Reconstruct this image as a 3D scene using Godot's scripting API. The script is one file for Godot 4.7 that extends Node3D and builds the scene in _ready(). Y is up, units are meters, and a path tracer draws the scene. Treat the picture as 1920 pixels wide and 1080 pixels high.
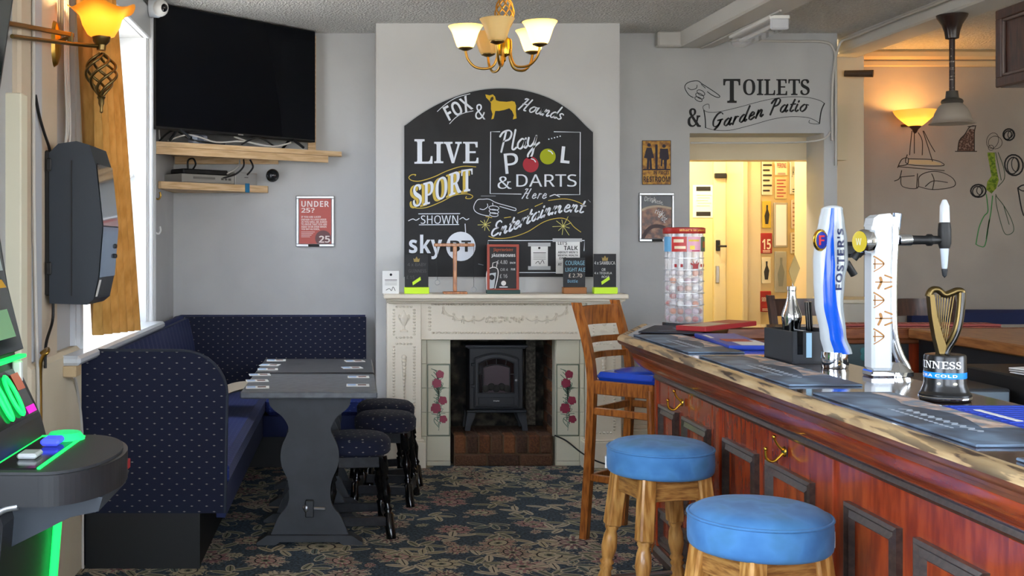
extends Node3D

# ---------------------------------------------------------------- helpers
const F := 2150.0     # focal length in pixels of a 1920 wide frame
const EYE := 1.42     # eye height
var M := {}
var taken := {}
var fonts := {}
var rng := RandomNumberGenerator.new()

class MB:
	var st := SurfaceTool.new()
	var g := 1
	func _init():
		st.begin(Mesh.PRIMITIVE_TRIANGLES)
	func v(p: Vector3, uv: Vector2, sg: int):
		st.set_smooth_group(sg)
		st.set_uv(uv)
		st.add_vertex(p)
	func tri(a: Vector3, b: Vector3, c: Vector3, sg := -1):
		v(a, Vector2.ZERO, sg); v(c, Vector2.ZERO, sg); v(b, Vector2.ZERO, sg)
	func quad(a: Vector3, b: Vector3, c: Vector3, d: Vector3, sg := -1):
		v(a, Vector2(0, 1), sg); v(c, Vector2(1, 0), sg); v(b, Vector2(1, 1), sg)
		v(a, Vector2(0, 1), sg); v(d, Vector2(0, 0), sg); v(c, Vector2(1, 0), sg)
	func oquad(a: Vector3, b: Vector3, c: Vector3, d: Vector3, mid: Vector3):
		if (b - a).cross(d - a).dot((a + c) * 0.5 - mid) < 0.0:
			quad(a, d, c, b)
		else:
			quad(a, b, c, d)
	func otri(a: Vector3, b: Vector3, c: Vector3, mid: Vector3):
		if (b - a).cross(c - a).dot(a - mid) < 0.0:
			tri(a, c, b)
		else:
			tri(a, b, c)
	func box(c: Vector3, s: Vector3, bev := 0.0, bs := Basis()):
		var h := s * 0.5
		var b: float = minf(bev, minf(h.x, minf(h.y, h.z)) * 0.9)
		var pt := func(ax: int, sg: Vector3) -> Vector3:
			var p := Vector3.ZERO
			for k in 3:
				p[k] = sg[k] * (h[k] - (0.0 if k == ax else b))
			return c + bs * p
		for i in 3:
			var j := (i + 1) % 3
			var k := (i + 2) % 3
			for si in [-1.0, 1.0]:
				var q := []
				for e in [[-1.0, -1.0], [1.0, -1.0], [1.0, 1.0], [-1.0, 1.0]]:
					var sv := Vector3.ZERO
					sv[i] = si; sv[j] = e[0]; sv[k] = e[1]
					q.append(pt.call(i, sv))
				oquad(q[0], q[1], q[2], q[3], c)
				if b > 0.0:
					for sj in [-1.0, 1.0]:
						var s0 := Vector3.ZERO
						s0[i] = si; s0[j] = sj; s0[k] = -1.0
						var s1 := s0
						s1[k] = 1.0
						oquad(pt.call(i, s0), pt.call(i, s1), pt.call(j, s1), pt.call(j, s0), c)
		if b > 0.0:
			for x in [-1.0, 1.0]:
				for y in [-1.0, 1.0]:
					for z in [-1.0, 1.0]:
						var sv := Vector3(x, y, z)
						otri(pt.call(0, sv), pt.call(1, sv), pt.call(2, sv), c)
	func ab(x0: float, x1: float, y0: float, y1: float, z0: float, z1: float, bev := 0.0):
		box(Vector3(x0 + x1, y0 + y1, z0 + z1) * 0.5, Vector3(absf(x1 - x0), absf(y1 - y0), absf(z1 - z0)), bev)
	func tube(pts: Array, rad, segs := 8, caps := true):
		var n := pts.size()
		g += 1
		var sg := g
		var up := Vector3.UP
		var rings := []
		for i in n:
			var d: Vector3
			if i == 0: d = pts[1] - pts[0]
			elif i == n - 1: d = pts[n - 1] - pts[n - 2]
			else: d = pts[i + 1] - pts[i - 1]
			d = d.normalized()
			if i == 0:
				up = Vector3.UP if absf(d.y) < 0.9 else Vector3.RIGHT
			var side := d.cross(up).normalized()
			up = side.cross(d).normalized()
			var r: float = rad[i] if rad is Array else rad
			var ring := []
			for k in segs:
				var t := TAU * k / segs
				ring.append(pts[i] + (side * cos(t) + up * sin(t)) * r)
			rings.append(ring)
		for i in n - 1:
			for k in segs:
				var k2 := (k + 1) % segs
				quad(rings[i][k], rings[i + 1][k], rings[i + 1][k2], rings[i][k2], sg)
		if caps:
			for k in segs:
				var k2 := (k + 1) % segs
				tri(pts[0], rings[0][k], rings[0][k2])
				tri(pts[n - 1], rings[n - 1][k2], rings[n - 1][k])
	func lathe(prof: Array, segs := 20, xf := Transform3D(), hard := 0.6):
		g += 1
		var n := prof.size()
		for i in n - 1:
			if i > 0:
				var d0: Vector2 = (prof[i] - prof[i - 1]).normalized()
				var d1: Vector2 = (prof[i + 1] - prof[i]).normalized()
				if absf(d0.angle_to(d1)) > hard:
					g += 1
			for k in segs:
				var t0 := TAU * k / segs
				var t1 := TAU * (k + 1) / segs
				if k == segs - 1:
					t1 = 0.0
				var a0: Vector3 = xf * Vector3(cos(t0) * prof[i].x, prof[i].y, -sin(t0) * prof[i].x)
				var b0: Vector3 = xf * Vector3(cos(t1) * prof[i].x, prof[i].y, -sin(t1) * prof[i].x)
				var a1: Vector3 = xf * Vector3(cos(t0) * prof[i + 1].x, prof[i + 1].y, -sin(t0) * prof[i + 1].x)
				var b1: Vector3 = xf * Vector3(cos(t1) * prof[i + 1].x, prof[i + 1].y, -sin(t1) * prof[i + 1].x)
				if prof[i].x < 1e-6:
					tri(a0, b1, a1, g)
				elif prof[i + 1].x < 1e-6:
					tri(a0, b0, a1, g)
				else:
					quad(a0, b0, b1, a1, g)
	func prism(poly: PackedVector2Array, depth: float, xf := Transform3D(), sides := true):
		# polygon in local xy, front at z = 0, body towards -z
		var p := poly
		if Geometry2D.is_polygon_clockwise(p):
			p = poly.duplicate()
			p.reverse()
		var ix := Geometry2D.triangulate_polygon(p)
		for t in range(0, ix.size(), 3):
			var a := p[ix[t]]
			var b := p[ix[t + 1]]
			var c := p[ix[t + 2]]
			if (b - a).cross(c - a) < 0:
				var e := b
				b = c
				c = e
			tri(xf * Vector3(a.x, a.y, 0), xf * Vector3(b.x, b.y, 0), xf * Vector3(c.x, c.y, 0))
			if sides:
				tri(xf * Vector3(a.x, a.y, -depth), xf * Vector3(c.x, c.y, -depth), xf * Vector3(b.x, b.y, -depth))
		if sides:
			for i in p.size():
				var a := p[i]
				var b := p[(i + 1) % p.size()]
				quad(xf * Vector3(a.x, a.y, -depth), xf * Vector3(b.x, b.y, -depth), xf * Vector3(b.x, b.y, 0), xf * Vector3(a.x, a.y, 0))
	func plan(poly: PackedVector2Array, y0: float, y1: float):
		# polygon of (x, z) extruded upwards
		prism(poly, y1 - y0, Transform3D(Basis(Vector3(1, 0, 0), Vector3(0, 0, 1), Vector3(0, 1, 0)), Vector3(0, y1, 0)))
	func ball(c: Vector3, r: Vector3, segs := 12, rings := 8, bs := Basis()):
		var pr := []
		for i in rings + 1:
			var t := PI * i / rings - PI / 2
			pr.append(Vector2(maxf(cos(t), 0.0) if i > 0 and i < rings else 0.0, sin(t)))
		lathe(pr, segs, Transform3D(bs * Basis.from_scale(r), c), 9.0)
	func sweep(path: Array, nrm: Array, prof: Array, hard := 0.5):
		# path of (x, z) points with outward mitre vectors, profile of (outward offset, height)
		g += 1
		for j in prof.size() - 1:
			if j > 0 and absf((prof[j] - prof[j - 1]).angle_to(prof[j + 1] - prof[j])) > hard:
				g += 1
			for i in path.size() - 1:
				var pp := func(ii: int, jj: int) -> Vector3:
					var q: Vector2 = path[ii] + nrm[ii] * prof[jj].x
					return Vector3(q.x, prof[jj].y, q.y)
				quad(pp.call(i, j), pp.call(i + 1, j), pp.call(i + 1, j + 1), pp.call(i, j + 1), g + i * 1000)
	func grid(nu: int, nv: int, f: Callable):
		g += 1
		for i in nu:
			for j in nv:
				var a: Vector3 = f.call(float(i) / nu, float(j) / nv)
				var b: Vector3 = f.call(float(i + 1) / nu, float(j) / nv)
				var c: Vector3 = f.call(float(i + 1) / nu, float(j + 1) / nv)
				var d: Vector3 = f.call(float(i) / nu, float(j + 1) / nv)
				quad(a, b, c, d, g)
	func ribbon(pts: Array, w: float, f: Callable, nib := 0.0):
		# flat brush stroke along 2D points, put into space by f
		var n := pts.size()
		var l := []
		var r := []
		for i in n:
			var d: Vector2
			if i == 0: d = pts[1] - pts[0]
			elif i == n - 1: d = pts[n - 1] - pts[n - 2]
			else: d = pts[i + 1] - pts[i - 1]
			d = d.normalized()
			var hw := w * 0.5
			if nib > 0.0:
				hw *= 1.0 - nib + nib * absf(sin(d.angle() - 0.5))
			var s := Vector2(-d.y, d.x) * hw
			l.append(pts[i] + s)
			r.append(pts[i] - s)
		for i in n - 1:
			quad(f.call(r[i]), f.call(r[i + 1]), f.call(l[i + 1]), f.call(l[i]))
		for e in [0, n - 1]:
			var c: Vector2 = pts[e]
			var a: Vector2 = l[e] - c
			for k in 6:
				var p := c + a.rotated(PI * k / 6.0 * (1.0 if e == 0 else -1.0))
				var q := c + a.rotated(PI * (k + 1) / 6.0 * (1.0 if e == 0 else -1.0))
				if e == 0: tri(f.call(c), f.call(p), f.call(q))
				else: tri(f.call(c), f.call(q), f.call(p))
	func done() -> ArrayMesh:
		st.generate_normals()
		return st.commit()

func wx(px: float, d: float) -> float: return (px - 660.0) * d / F
func wy(py: float, d: float) -> float: return EYE - (py - 457.0) * d / F
func on(px: float, py: float, d: float) -> Vector3: return Vector3(wx(px, d), wy(py, d), -d)
# a point of a wall plane that stands d metres from the eye, lifted off it by e; p runs in plan pixels of that wall
func wallmap(d: float, e := 0.002) -> Callable:
	return func(p: Vector2) -> Vector3: return Vector3(wx(p.x, d), wy(p.y, d), -d + e)

func smooth(pts: Array, n := 6) -> Array:
	var out := []
	var k := pts.size()
	for i in k - 1:
		var a = pts[maxi(i - 1, 0)]
		var b = pts[i]
		var c = pts[i + 1]
		var d = pts[mini(i + 2, k - 1)]
		for j in n:
			var t := float(j) / n
			out.append(0.5 * ((2.0 * b) + (c - a) * t + (2.0 * a - 5.0 * b + 4.0 * c - d) * t * t + (3.0 * b - a - 3.0 * c + d) * t * t * t))
	out.append(pts[k - 1])
	return out
func v2(a: Array) -> Array:
	var o := []
	for i in range(0, a.size(), 2):
		o.append(Vector2(a[i], a[i + 1]))
	return o
func pv(a: Array) -> PackedVector2Array: return PackedVector2Array(v2(a))
func v3(a: Array) -> Array:
	var o := []
	for i in range(0, a.size(), 3):
		o.append(Vector3(a[i], a[i + 1], a[i + 2]))
	return o

func numbered(called: String) -> String:
	if not taken.has(called):
		taken[called] = 0
		return called
	taken[called] += 1
	return "%s_%03d" % [called, taken[called]]
func meta(o: Node, label: String, category := "", group := "", kind := ""):
	if label: o.set_meta("label", label)
	if category: o.set_meta("category", category)
	if group: o.set_meta("group", group)
	if kind: o.set_meta("kind", kind)
func thing(called: String, label: String, category: String, at := Vector3.ZERO, turn := 0.0, group := "") -> Node3D:
	var o := Node3D.new()
	o.name = numbered(called)
	add_child(o)
	o.position = at
	o.rotation.y = turn
	meta(o, label, category, group)
	return o
func part(parent: Node3D, called: String, mesh, m: Material, label := "") -> MeshInstance3D:
	var o := MeshInstance3D.new()
	o.name = called
	o.mesh = mesh.done() if mesh is MB else mesh
	o.material_override = m
	parent.add_child(o, true)
	if label: o.set_meta("label", label)
	return o
func solo(called: String, mesh, m: Material, label: String, category: String, group := "") -> MeshInstance3D:
	var o := part(self, numbered(called), mesh, m)
	meta(o, label, category, group)
	return o
func struct(called: String, mesh, m: Material, label := "") -> MeshInstance3D:
	var o := part(self, numbered(called), mesh, m)
	meta(o, label, "", "", "structure")
	return o
func dup(src: Node3D, label: String, at: Vector3, turn := 0.0) -> Node3D:
	var o: Node3D = src.duplicate()
	o.name = numbered(String(src.name).rstrip("0123456789").rstrip("_") if String(src.name).right(3).is_valid_int() else String(src.name))
	add_child(o)
	o.position = at
	o.rotation.y = turn
	o.set_meta("label", label)
	return o

# ---------------------------------------------------------------- lettering
func font(kind: String) -> Font:
	if not fonts.has(kind):
		var f := SystemFont.new()
		f.font_names = PackedStringArray(["Droid Serif" if kind.begins_with("serif") else "Droid Sans Mono" if kind.begins_with("mono") else "Droid Sans"])
		f.font_weight = 700 if kind.ends_with("b") else 400
		fonts[kind] = f
	return fonts[kind]
# letters whose outline fills the rectangle (x0, y0)-(x1, y1) of plan pixels, y downwards; f puts a plan point into space
func letters(s: String, kind: String, r: Array, f: Callable, warp = null) -> ArrayMesh:
	var tm := TextMesh.new()
	tm.text = s
	tm.font = font(kind)
	tm.font_size = 48
	tm.pixel_size = 0.01
	tm.depth = 0.0
	tm.curve_step = 3.0
	var ar := tm.get_mesh_arrays()
	var vs: PackedVector3Array = ar[Mesh.ARRAY_VERTEX]
	var ix: PackedInt32Array = ar[Mesh.ARRAY_INDEX]
	var lo := Vector2(1e9, 1e9)
	var hi := -lo
	for p in vs:
		lo = lo.min(Vector2(p.x, p.y))
		hi = hi.max(Vector2(p.x, p.y))
	var out := PackedVector3Array()
	for p in vs:
		var u := (p.x - lo.x) / maxf(hi.x - lo.x, 1e-6)
		var w := (p.y - lo.y) / maxf(hi.y - lo.y, 1e-6)
		var q := Vector2(lerpf(r[0], r[2], u), lerpf(r[3], r[1], w))
		if warp != null:
			q = warp.call(q, u, w)
		out.append(f.call(q))
	var st := SurfaceTool.new()
	st.begin(Mesh.PRIMITIVE_TRIANGLES)
	st.set_smooth_group(-1)
	if ix.is_empty():
		ix = PackedInt32Array(range(vs.size()))
	for t in range(0, ix.size(), 3):
		st.set_uv(Vector2.ZERO)
		st.add_vertex(out[ix[t]]); st.add_vertex(out[ix[t + 1]]); st.add_vertex(out[ix[t + 2]])
	st.generate_normals()
	return st.commit()

# hand-lettered script: strokes in units of the x-height
var GLYPH := {
	"o": [1.0, [.85,.85, .5,1, .12,.6, .12,.25, .4,0, .75,.25, .88,.65, .8,.95, 1.1,.92]],
	"u": [1.05, [.1,1, 0,.3, .22,0, .55,.2, .8,1], [.8,1, .72,.2, .9,0, 1.1,.2]],
	"n": [.98, [.12,1, 0,0], [.04,.4, .4,.95, .65,.9, .6,.2, .75,0, .98,.2]],
	"m": [1.4, [.12,1, 0,0], [.04,.4, .32,.95, .52,.85, .45,0], [.48,.4, .8,.95, 1.02,.85, .95,.2, 1.1,0, 1.35,.2]],
	"d": [1.05, [.75,.8, .5,1, .12,.65, .1,.2, .35,0, .62,.2, .8,.7], [1.05,2, .75,.3, .9,0, 1.08,.18]],
	"a": [1.05, [.78,.8, .5,1, .12,.65, .1,.2, .35,0, .62,.2, .82,.8], [.88,1, .76,.25, .9,0, 1.1,.18]],
	"s": [.8, [.68,.85, .4,1, .15,.8, .35,.5, .6,.25, .35,0, 0,.12]],
	"l": [.5, [.25,2, .05,.3, .2,0, .48,.18]],
	"y": [1.0, [.05,1, 0,.4, .25,.1, .6,.4, .82,1], [.85,1.1, .7,0, .5,-.9, .2,-1.1, .12,-.7, .6,-.1, 1.2,.35]],
	"e": [.85, [.1,.5, .6,.6, .62,.9, .35,1, .1,.6, .1,.15, .4,0, .82,.25]],
	"r": [.66, [.12,1, 0,0], [.04,.45, .3,.95, .6,.92]],
	"t": [.62, [.38,1.7, .12,.25, .3,0, .58,.18], [0,1, .65,1.08]],
	"i": [.5, [.15,1, .04,.25, .2,0, .46,.18], [.2,1.38, .23,1.5]],
	"P": [1.05, [.4,1.95, .05,-.05], [-.2,1.55, .1,1.95, .7,2.05, 1.0,1.7, .8,1.15, .2,1]],
	"H": [1.4, [.15,1.85, .35,2, .7,1.95], [.62,1.95, .3,.9, 0,0], [1.25,2, 1.0,1, .85,.1, 1.2,.05], [.2,1, 1.1,1.1]],
	"E": [1.1, [1.05,1.75, .8,2, .4,1.85, .38,1.35, .75,1.1], [.75,1.1, .2,.95, .05,.4, .35,0, 1.0,.3]],
	"G": [1.3, [1.15,1.75, .8,2, .35,1.75, .05,.9, .25,.15, .7,.05, 1.0,.4, 1.1,.95], [1.1,.95, .95,.2, .55,-.4], [.65,.9, 1.3,1]],
	" ": [.6],
}
func scrawl(mb: MB, word: String, at: Vector2, xh: float, w: float, slant: float, f: Callable, nib := 0.35, bend = null, tight := 1.0):
	var pen := 0.0
	for ch in word:
		var gl: Array = GLYPH[ch]
		for k in range(1, gl.size()):
			var pts := []
			for p in smooth(v2(gl[k]), 5):
				var q := Vector2(pen + p.x + slant * p.y, -p.y) * xh
				if bend != null:
					q = bend.call(q)
				pts.append(at + q)
			mb.ribbon(pts, w, f, nib)
		pen += gl[0] * tight

# ---------------------------------------------------------------- materials
func hx(s: String) -> Color: return Color.html(s)
func mat(c: String, rough := 0.6, metal := 0.0, more := {}) -> StandardMaterial3D:
	var m := StandardMaterial3D.new()
	m.albedo_color = hx(c)
	m.roughness = rough
	m.metallic = metal
	if more.has("backlight"):
		m.backlight_enabled = true
		m.backlight = more.backlight
	if more.has("emission"):
		m.emission_enabled = true
		m.emission = more.emission
		m.emission_energy_multiplier = more.emission_energy_multiplier
	if more.has("rim"):
		m.rim_enabled = true
		m.rim = more.rim
	if more.has("transparency"):
		m.transparency = more.transparency
	return m
func glow(c: String, e: float) -> StandardMaterial3D:
	return mat(c, 0.5, 0.0, {"emission_enabled": true, "emission": hx(c), "emission_energy_multiplier": e})
func ntex(cols: Array, offs: Array, freq: float, sd: int, oct := 4, size := 256, kind := FastNoiseLite.TYPE_SIMPLEX_SMOOTH) -> NoiseTexture2D:
	var n := FastNoiseLite.new()
	n.seed = sd
	n.frequency = freq
	n.noise_type = kind
	n.fractal_octaves = oct
	var t := NoiseTexture2D.new()
	t.width = size
	t.height = size
	t.seamless = true
	t.noise = n
	if cols.size():
		var gr := Gradient.new()
		var pc := PackedColorArray()
		for c in cols:
			pc.append(hx(c))
		gr.offsets = PackedFloat32Array(offs)
		gr.colors = pc
		t.color_ramp = gr
	return t
func tri(m: StandardMaterial3D, tex: Texture2D, scale: Vector3, world := false) -> StandardMaterial3D:
	m.albedo_color = Color.WHITE
	m.albedo_texture = tex
	m.uv1_triplanar = true
	m.uv1_world_triplanar = world
	m.uv1_scale = scale
	return m
func bump(m: StandardMaterial3D, tex: Texture2D, cm: float) -> StandardMaterial3D:
	m.heightmap_enabled = true
	m.heightmap_texture = tex
	m.heightmap_scale = cm
	return m
func wood(a: String, b: String, c: String, scale: Vector3, rough: float, sd: int, coat := 0.0) -> StandardMaterial3D:
	var m := tri(mat("ffffff", rough), ntex([a, b, c], [0.25, 0.5, 0.75], 0.02, sd, 5), scale)
	if coat > 0.0:
		m.clearcoat_enabled = true
		m.clearcoat = coat
		m.clearcoat_roughness = 0.08
	return m

func carpet() -> ImageTexture:
	var n := 1024
	var im := Image.create(n, n, false, Image.FORMAT_RGB8)
	var fine := FastNoiseLite.new()
	fine.seed = 5
	fine.frequency = 0.09
	for y in n:
		for x in n:
			var k := fine.get_noise_2d(x, y)
			var c := Color(0.175, 0.245, 0.305)
			if k > 0.18: c = Color(0.24, 0.32, 0.38)
			elif k < -0.22: c = Color(0.12, 0.155, 0.195)
			if (x + y * 2) % 9 < 2 and k > -0.05: c = c.lightened(0.07)
			im.set_pixel(x, y, c)
	var cols := [Color(0.66, 0.63, 0.52), Color(0.60, 0.43, 0.44), Color(0.50, 0.51, 0.43), Color(0.73, 0.69, 0.60), Color(0.47, 0.34, 0.36), Color(0.38, 0.43, 0.41)]
	var dark := Color(0.08, 0.09, 0.10)
	var spots := []
	for i in 112:
		var best := Vector2.ZERO
		var bd := -1.0
		for k in 12:
			var p := Vector2(rng.randf() * n, rng.randf() * n)
			var md := 1e9
			for s in spots:
				var e: Vector2 = (p - s).abs()
				e = e.min(Vector2(n, n) - e)
				md = minf(md, e.length())
			if md > bd:
				bd = md
				best = p
		spots.append(best)
	for i in spots.size():
		var s: Vector2 = spots[i]
		if i < 34 or i > 84:      # blooms, large ones first
			var rad := rng.randf_range(52, 88) if i < 34 else rng.randf_range(16, 34)
			var pet: int = rng.randi_range(7, 10)
			var ph := rng.randf() * TAU
			var ca: Color = cols[rng.randi() % 4]
			var cb: Color = cols[[1, 4, 1, 0][rng.randi() % 4]]
			var asp := rng.randf_range(0.65, 1.0)
			var rot := rng.randf() * TAU
			for yy in range(-90, 91):
				for xx in range(-90, 91):
					var q := Vector2(xx, yy).rotated(rot)
					q.y /= asp
					var r := q.length() / rad
					if r > 1.05:
						continue
					var t := q.angle() + ph
					var edge := 0.68 + 0.24 * absf(cos(t * pet * 0.5)) + 0.06 * sin(t * 23.0) + 0.35 * fine.get_noise_2d(s.x + xx, s.y + yy)
					if r > edge:
						continue
					var c := ca
					if r > edge - 0.09: c = cols[3]
					elif r > edge - 0.2 and absf(cos(t * pet * 0.5)) < 0.35: c = dark
					elif r > 0.48: c = ca if sin(t * pet * 2.0) > -0.2 else cb
					elif r > 0.42: c = dark
					elif r > 0.2: c = cb if sin(t * 9.0) > -0.4 else cols[3]
					else: c = cols[2] if r > 0.1 else dark
					im.set_pixel(posmod(int(s.x) + xx, n), posmod(int(s.y) + yy, n), c)
		else:           # leaf sprays and scrolls
			var a := rng.randf() * TAU
			var c: Color = cols[[0, 2, 5, 2, 3][rng.randi() % 5]]
			for leaf in 4:
				var o := s + Vector2.from_angle(a + leaf * 1.15) * 34.0
				var ax := Vector2.from_angle(a + leaf * 1.15 + 0.4)
				for yy in range(-34, 35):
					for xx in range(-34, 35):
						var q := Vector2(Vector2(xx, yy).dot(ax) / 32.0, Vector2(xx, yy).dot(ax.orthogonal()) / 12.0)
						if q.length() < 1.0:
							var cc := c
							if q.length() > 0.8: cc = cols[3]
							elif absf(q.y) < 0.12: cc = dark
							im.set_pixel(posmod(int(o.x) + xx, n), posmod(int(o.y) + yy, n), cc)
			var pos := s
			var dir := a
			for k in 150:
				pos += Vector2.from_angle(dir)
				dir += 0.012 + k * 0.0003
				for e in [[0, 0], [1, 0], [0, 1], [1, 1], [-1, 0], [0, -1]]:
					im.set_pixel(posmod(int(pos.x) + e[0], n), posmod(int(pos.y) + e[1], n), cols[0])
	for y in n:
		for x in n:
			var k := fine.get_noise_2d(x * 7.0, y * 7.0) * 0.14
			if (x % 4 == 0) or (y % 4 == 0): k -= 0.05
			var c := im.get_pixel(x, y)
			im.set_pixel(x, y, Color(clampf(c.r * (1 + k), 0, 1), clampf(c.g * (1 + k), 0, 1), clampf(c.b * (1 + k), 0, 1)))
	return ImageTexture.create_from_image(im)

func dots(base: Color, dot: Color) -> ImageTexture:
	var im := Image.create(130, 96, false, Image.FORMAT_RGB8)
	for y in 96:
		for x in 130:
			var k := 0.85 + 0.3 * float((x * 7 + y * 13) % 5) / 5.0
			im.set_pixel(x, y, Color(base.r * k, base.g * k, base.b * k))
	for c in [Vector2(32, 24), Vector2(97, 72)]:
		for y in range(-7, 8):
			for x in range(-15, 16):
				if absf(x) / 14.0 + absf(y) / 6.0 < 1.0:
					im.set_pixel(int(c.x) + x, int(c.y) + y, dot)
	return ImageTexture.create_from_image(im)

func materials():
	var wallbump := ntex([], [], 0.05, 3, 5)
	var paint := func(a: String, b: String, sd: int) -> StandardMaterial3D:
		return bump(tri(mat("ffffff", 0.75), ntex([a, b], [0.3, 0.75], 0.008, sd, 4), Vector3(0.5, 0.5, 0.5), true), wallbump, 0.15)
	M.grey = paint.call("b3b4b5", "bcbdbd", 11)
	M.stone = paint.call("c3b29a", "cdbda6", 12)
	M.cream = paint.call("d2c7ae", "dcd2bb", 13)
	M.yellow = paint.call("dfd298", "e6daa4", 14)
	M.farwall = paint.call("9f978e", "a9a197", 15)
	M.ceil = bump(tri(mat("ffffff", 0.9), ntex(["d2d1ce", "dddcd8"], [0.3, 0.7], 0.05, 16, 4), Vector3(2, 2, 2), true), ntex([], [], 0.045, 17, 3, 512), 1.6)
	M.beam = mat("cfcdc8", 0.6)
	M.white = mat("e9e9e6", 0.45)
	M.whitegloss = mat("cfd6dc", 0.2)
	M.carpet = bump(tri(mat("ffffff", 0.95), carpet(), Vector3(0.56, 0.56, 0.56), true), ntex([], [], 0.3, 18, 2), 0.25)
	M.black = mat("0e0f11", 0.5)
	M.blackgloss = mat("0b0b0d", 0.12)
	M.charcoal = mat("2b2e33", 0.5)
	M.tablegrey = bump(tri(mat("ffffff", 0.42), ntex(["555a60", "63686e"], [0.3, 0.7], 0.03, 19), Vector3(2, 2, 2)), wallbump, 0.05)
	M.trestle = tri(mat("ffffff", 0.5), ntex(["2f3338", "363a40"], [0.3, 0.7], 0.02, 43), Vector3(1, 1, 1))
	M.tabledark = tri(mat("ffffff", 0.3), ntex(["1f2126", "2b2d32"], [0.3, 0.7], 0.03, 20), Vector3(2, 2, 2))
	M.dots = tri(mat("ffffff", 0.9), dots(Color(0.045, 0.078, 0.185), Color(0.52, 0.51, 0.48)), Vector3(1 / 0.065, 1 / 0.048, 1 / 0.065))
	M.dots.uv1_triplanar_sharpness = 14.0
	M.dots.rim_enabled = true
	M.dots.rim = 0.1
	M.navy = mat("172450", 0.8, 0.0, {"rim_enabled": true, "rim": 0.12})
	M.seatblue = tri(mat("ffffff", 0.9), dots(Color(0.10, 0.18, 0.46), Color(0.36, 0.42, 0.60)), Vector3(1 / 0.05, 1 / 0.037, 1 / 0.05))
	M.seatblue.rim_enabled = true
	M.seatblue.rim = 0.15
	M.velvet = tri(mat("ffffff", 0.85), ntex(["376fa9", "4a86bf", "417aa8"], [0.2, 0.55, 0.8], 0.012, 21, 4), Vector3(2.2, 2.2, 2.2))
	M.velvet.rim_enabled = true
	M.velvet.rim = 0.2
	M.vinyl = mat("1c4fd0", 0.22)
	M.pine = wood("c9a578", "d8b78b", "e2c49a", Vector3(1.2, 9, 1.2), 0.6, 22)
	M.oak = wood("9c682e", "c08845", "d2a05a", Vector3(9, 1.4, 9), 0.35, 23, 0.4)
	M.oakface = wood("84552a", "a9763c", "be8c4c", Vector3(2, 12, 2), 0.4, 24, 0.3)
	M.chairwood = wood("7c4318", "9c5a22", "b26c2e", Vector3(9, 1.5, 9), 0.28, 25, 0.5)
	M.chairdark = wood("2c1710", "3b2017", "482a1d", Vector3(9, 1.5, 9), 0.35, 26, 0.3)
	M.mahogany = wood("84301a", "963a1c", "a84620", Vector3(3.5, 0.8, 3.5), 0.25, 27, 0.5)
	M.mahoglong = wood("7c2c18", "96391b", "a84622", Vector3(5, 5, 0.8), 0.22, 28, 0.6)
	M.fascia = wood("5e3526", "744330", "865038", Vector3(8, 8, 1.1), 0.35, 29, 0.3)
	M.moulding = wood("2b211d", "382b26", "463730", Vector3(8, 8, 8), 0.35, 30, 0.4)
	M.bartop = wood("2c150d", "3c1e13", "4b2717", Vector3(7, 7, 0.9), 0.10, 31, 0.8)
	M.worn = tri(mat("ffffff", 0.5), ntex(["2d2019", "473426", "b0936a", "ccb286"], [0.28, 0.37, 0.41, 0.75], 0.022, 32, 5), Vector3(5, 5, 0.55))
	M.counter = wood("6b3a22", "7d4629", "8a5030", Vector3(1.1, 8, 8), 0.2, 33, 0.5)
	M.flap = wood("8a5428", "9c6433", "ad743f", Vector3(8, 8, 1.1), 0.35, 34, 0.2)
	M.curtain = tri(mat("ffffff", 0.9, 0.0, {"backlight_enabled": true, "backlight": hx("6b4a1c")}), ntex(["a87f3c", "b98f4b", "c79c57"], [0.3, 0.5, 0.7], 0.03, 35, 4), Vector3(2.5, 0.8, 2.5))
	M.brass = mat("b58f45", 0.28, 1.0)
	M.oldbrass = mat("7e6a42", 0.35, 1.0)
	M.gold = mat("d9ab3c", 0.22, 1.0)
	M.chrome = mat("dfe2e6", 0.07, 1.0)
	M.steel = mat("a9adb1", 0.3, 1.0)
	M.iron = mat("1d2026", 0.5)
	M.ironface = mat("23272e", 0.42)
	M.soot = bump(tri(mat("ffffff", 0.95), ntex(["121110", "1e1b18", "3d382f", "5c5648"], [0.2, 0.45, 0.62, 0.9], 0.012, 36, 5), Vector3(2, 2, 2)), wallbump, 0.6)
	M.mantel = bump(mat("e4dac6", 0.35), wallbump, 0.03)
	M.tile = mat("d8d5c0", 0.15)
	M.mortar = mat("5d4a38", 0.95)
	M.bricks = []
	for i in 4:
		M.bricks.append(bump(tri(mat("ffffff", 0.9), ntex([["54311e", "6e4226"], ["3d281d", "4f3526"], ["6e4226", "7f5030"], ["533524", "62432f"]][i], [0.3, 0.7], 0.03, 37 + i), Vector3(6, 6, 6)), wallbump, 0.5))
	M.chalk = tri(mat("ffffff", 0.7), ntex(["1b1c1f", "222326"], [0.3, 0.7], 0.01, 41), Vector3(1, 1, 1))
	M.chalkwhite = mat("dfe5ee", 0.8)
	M.yellowpaint = mat("cdb24e", 0.8)
	M.dogyellow = mat("d3b02f", 0.8)
	M.ink = mat("17181a", 0.7)
	M.lime = mat("c9f01a", 0.5)
	M.paper = mat("e8e8e6", 0.8)
	M.silver = mat("b9bbbe", 0.35, 0.8)
	M.glass = mat("ffffff", 0.02, 0.0, {"transparency": BaseMaterial3D.TRANSPARENCY_ALPHA})
	M.glass.albedo_color = Color(0.95, 0.97, 0.98, 0.06)
	M.clear = mat("ffffff", 0.08, 0.0, {"transparency": BaseMaterial3D.TRANSPARENCY_ALPHA})
	M.clear.albedo_color = Color(0.93, 0.93, 0.95, 0.25)
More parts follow.
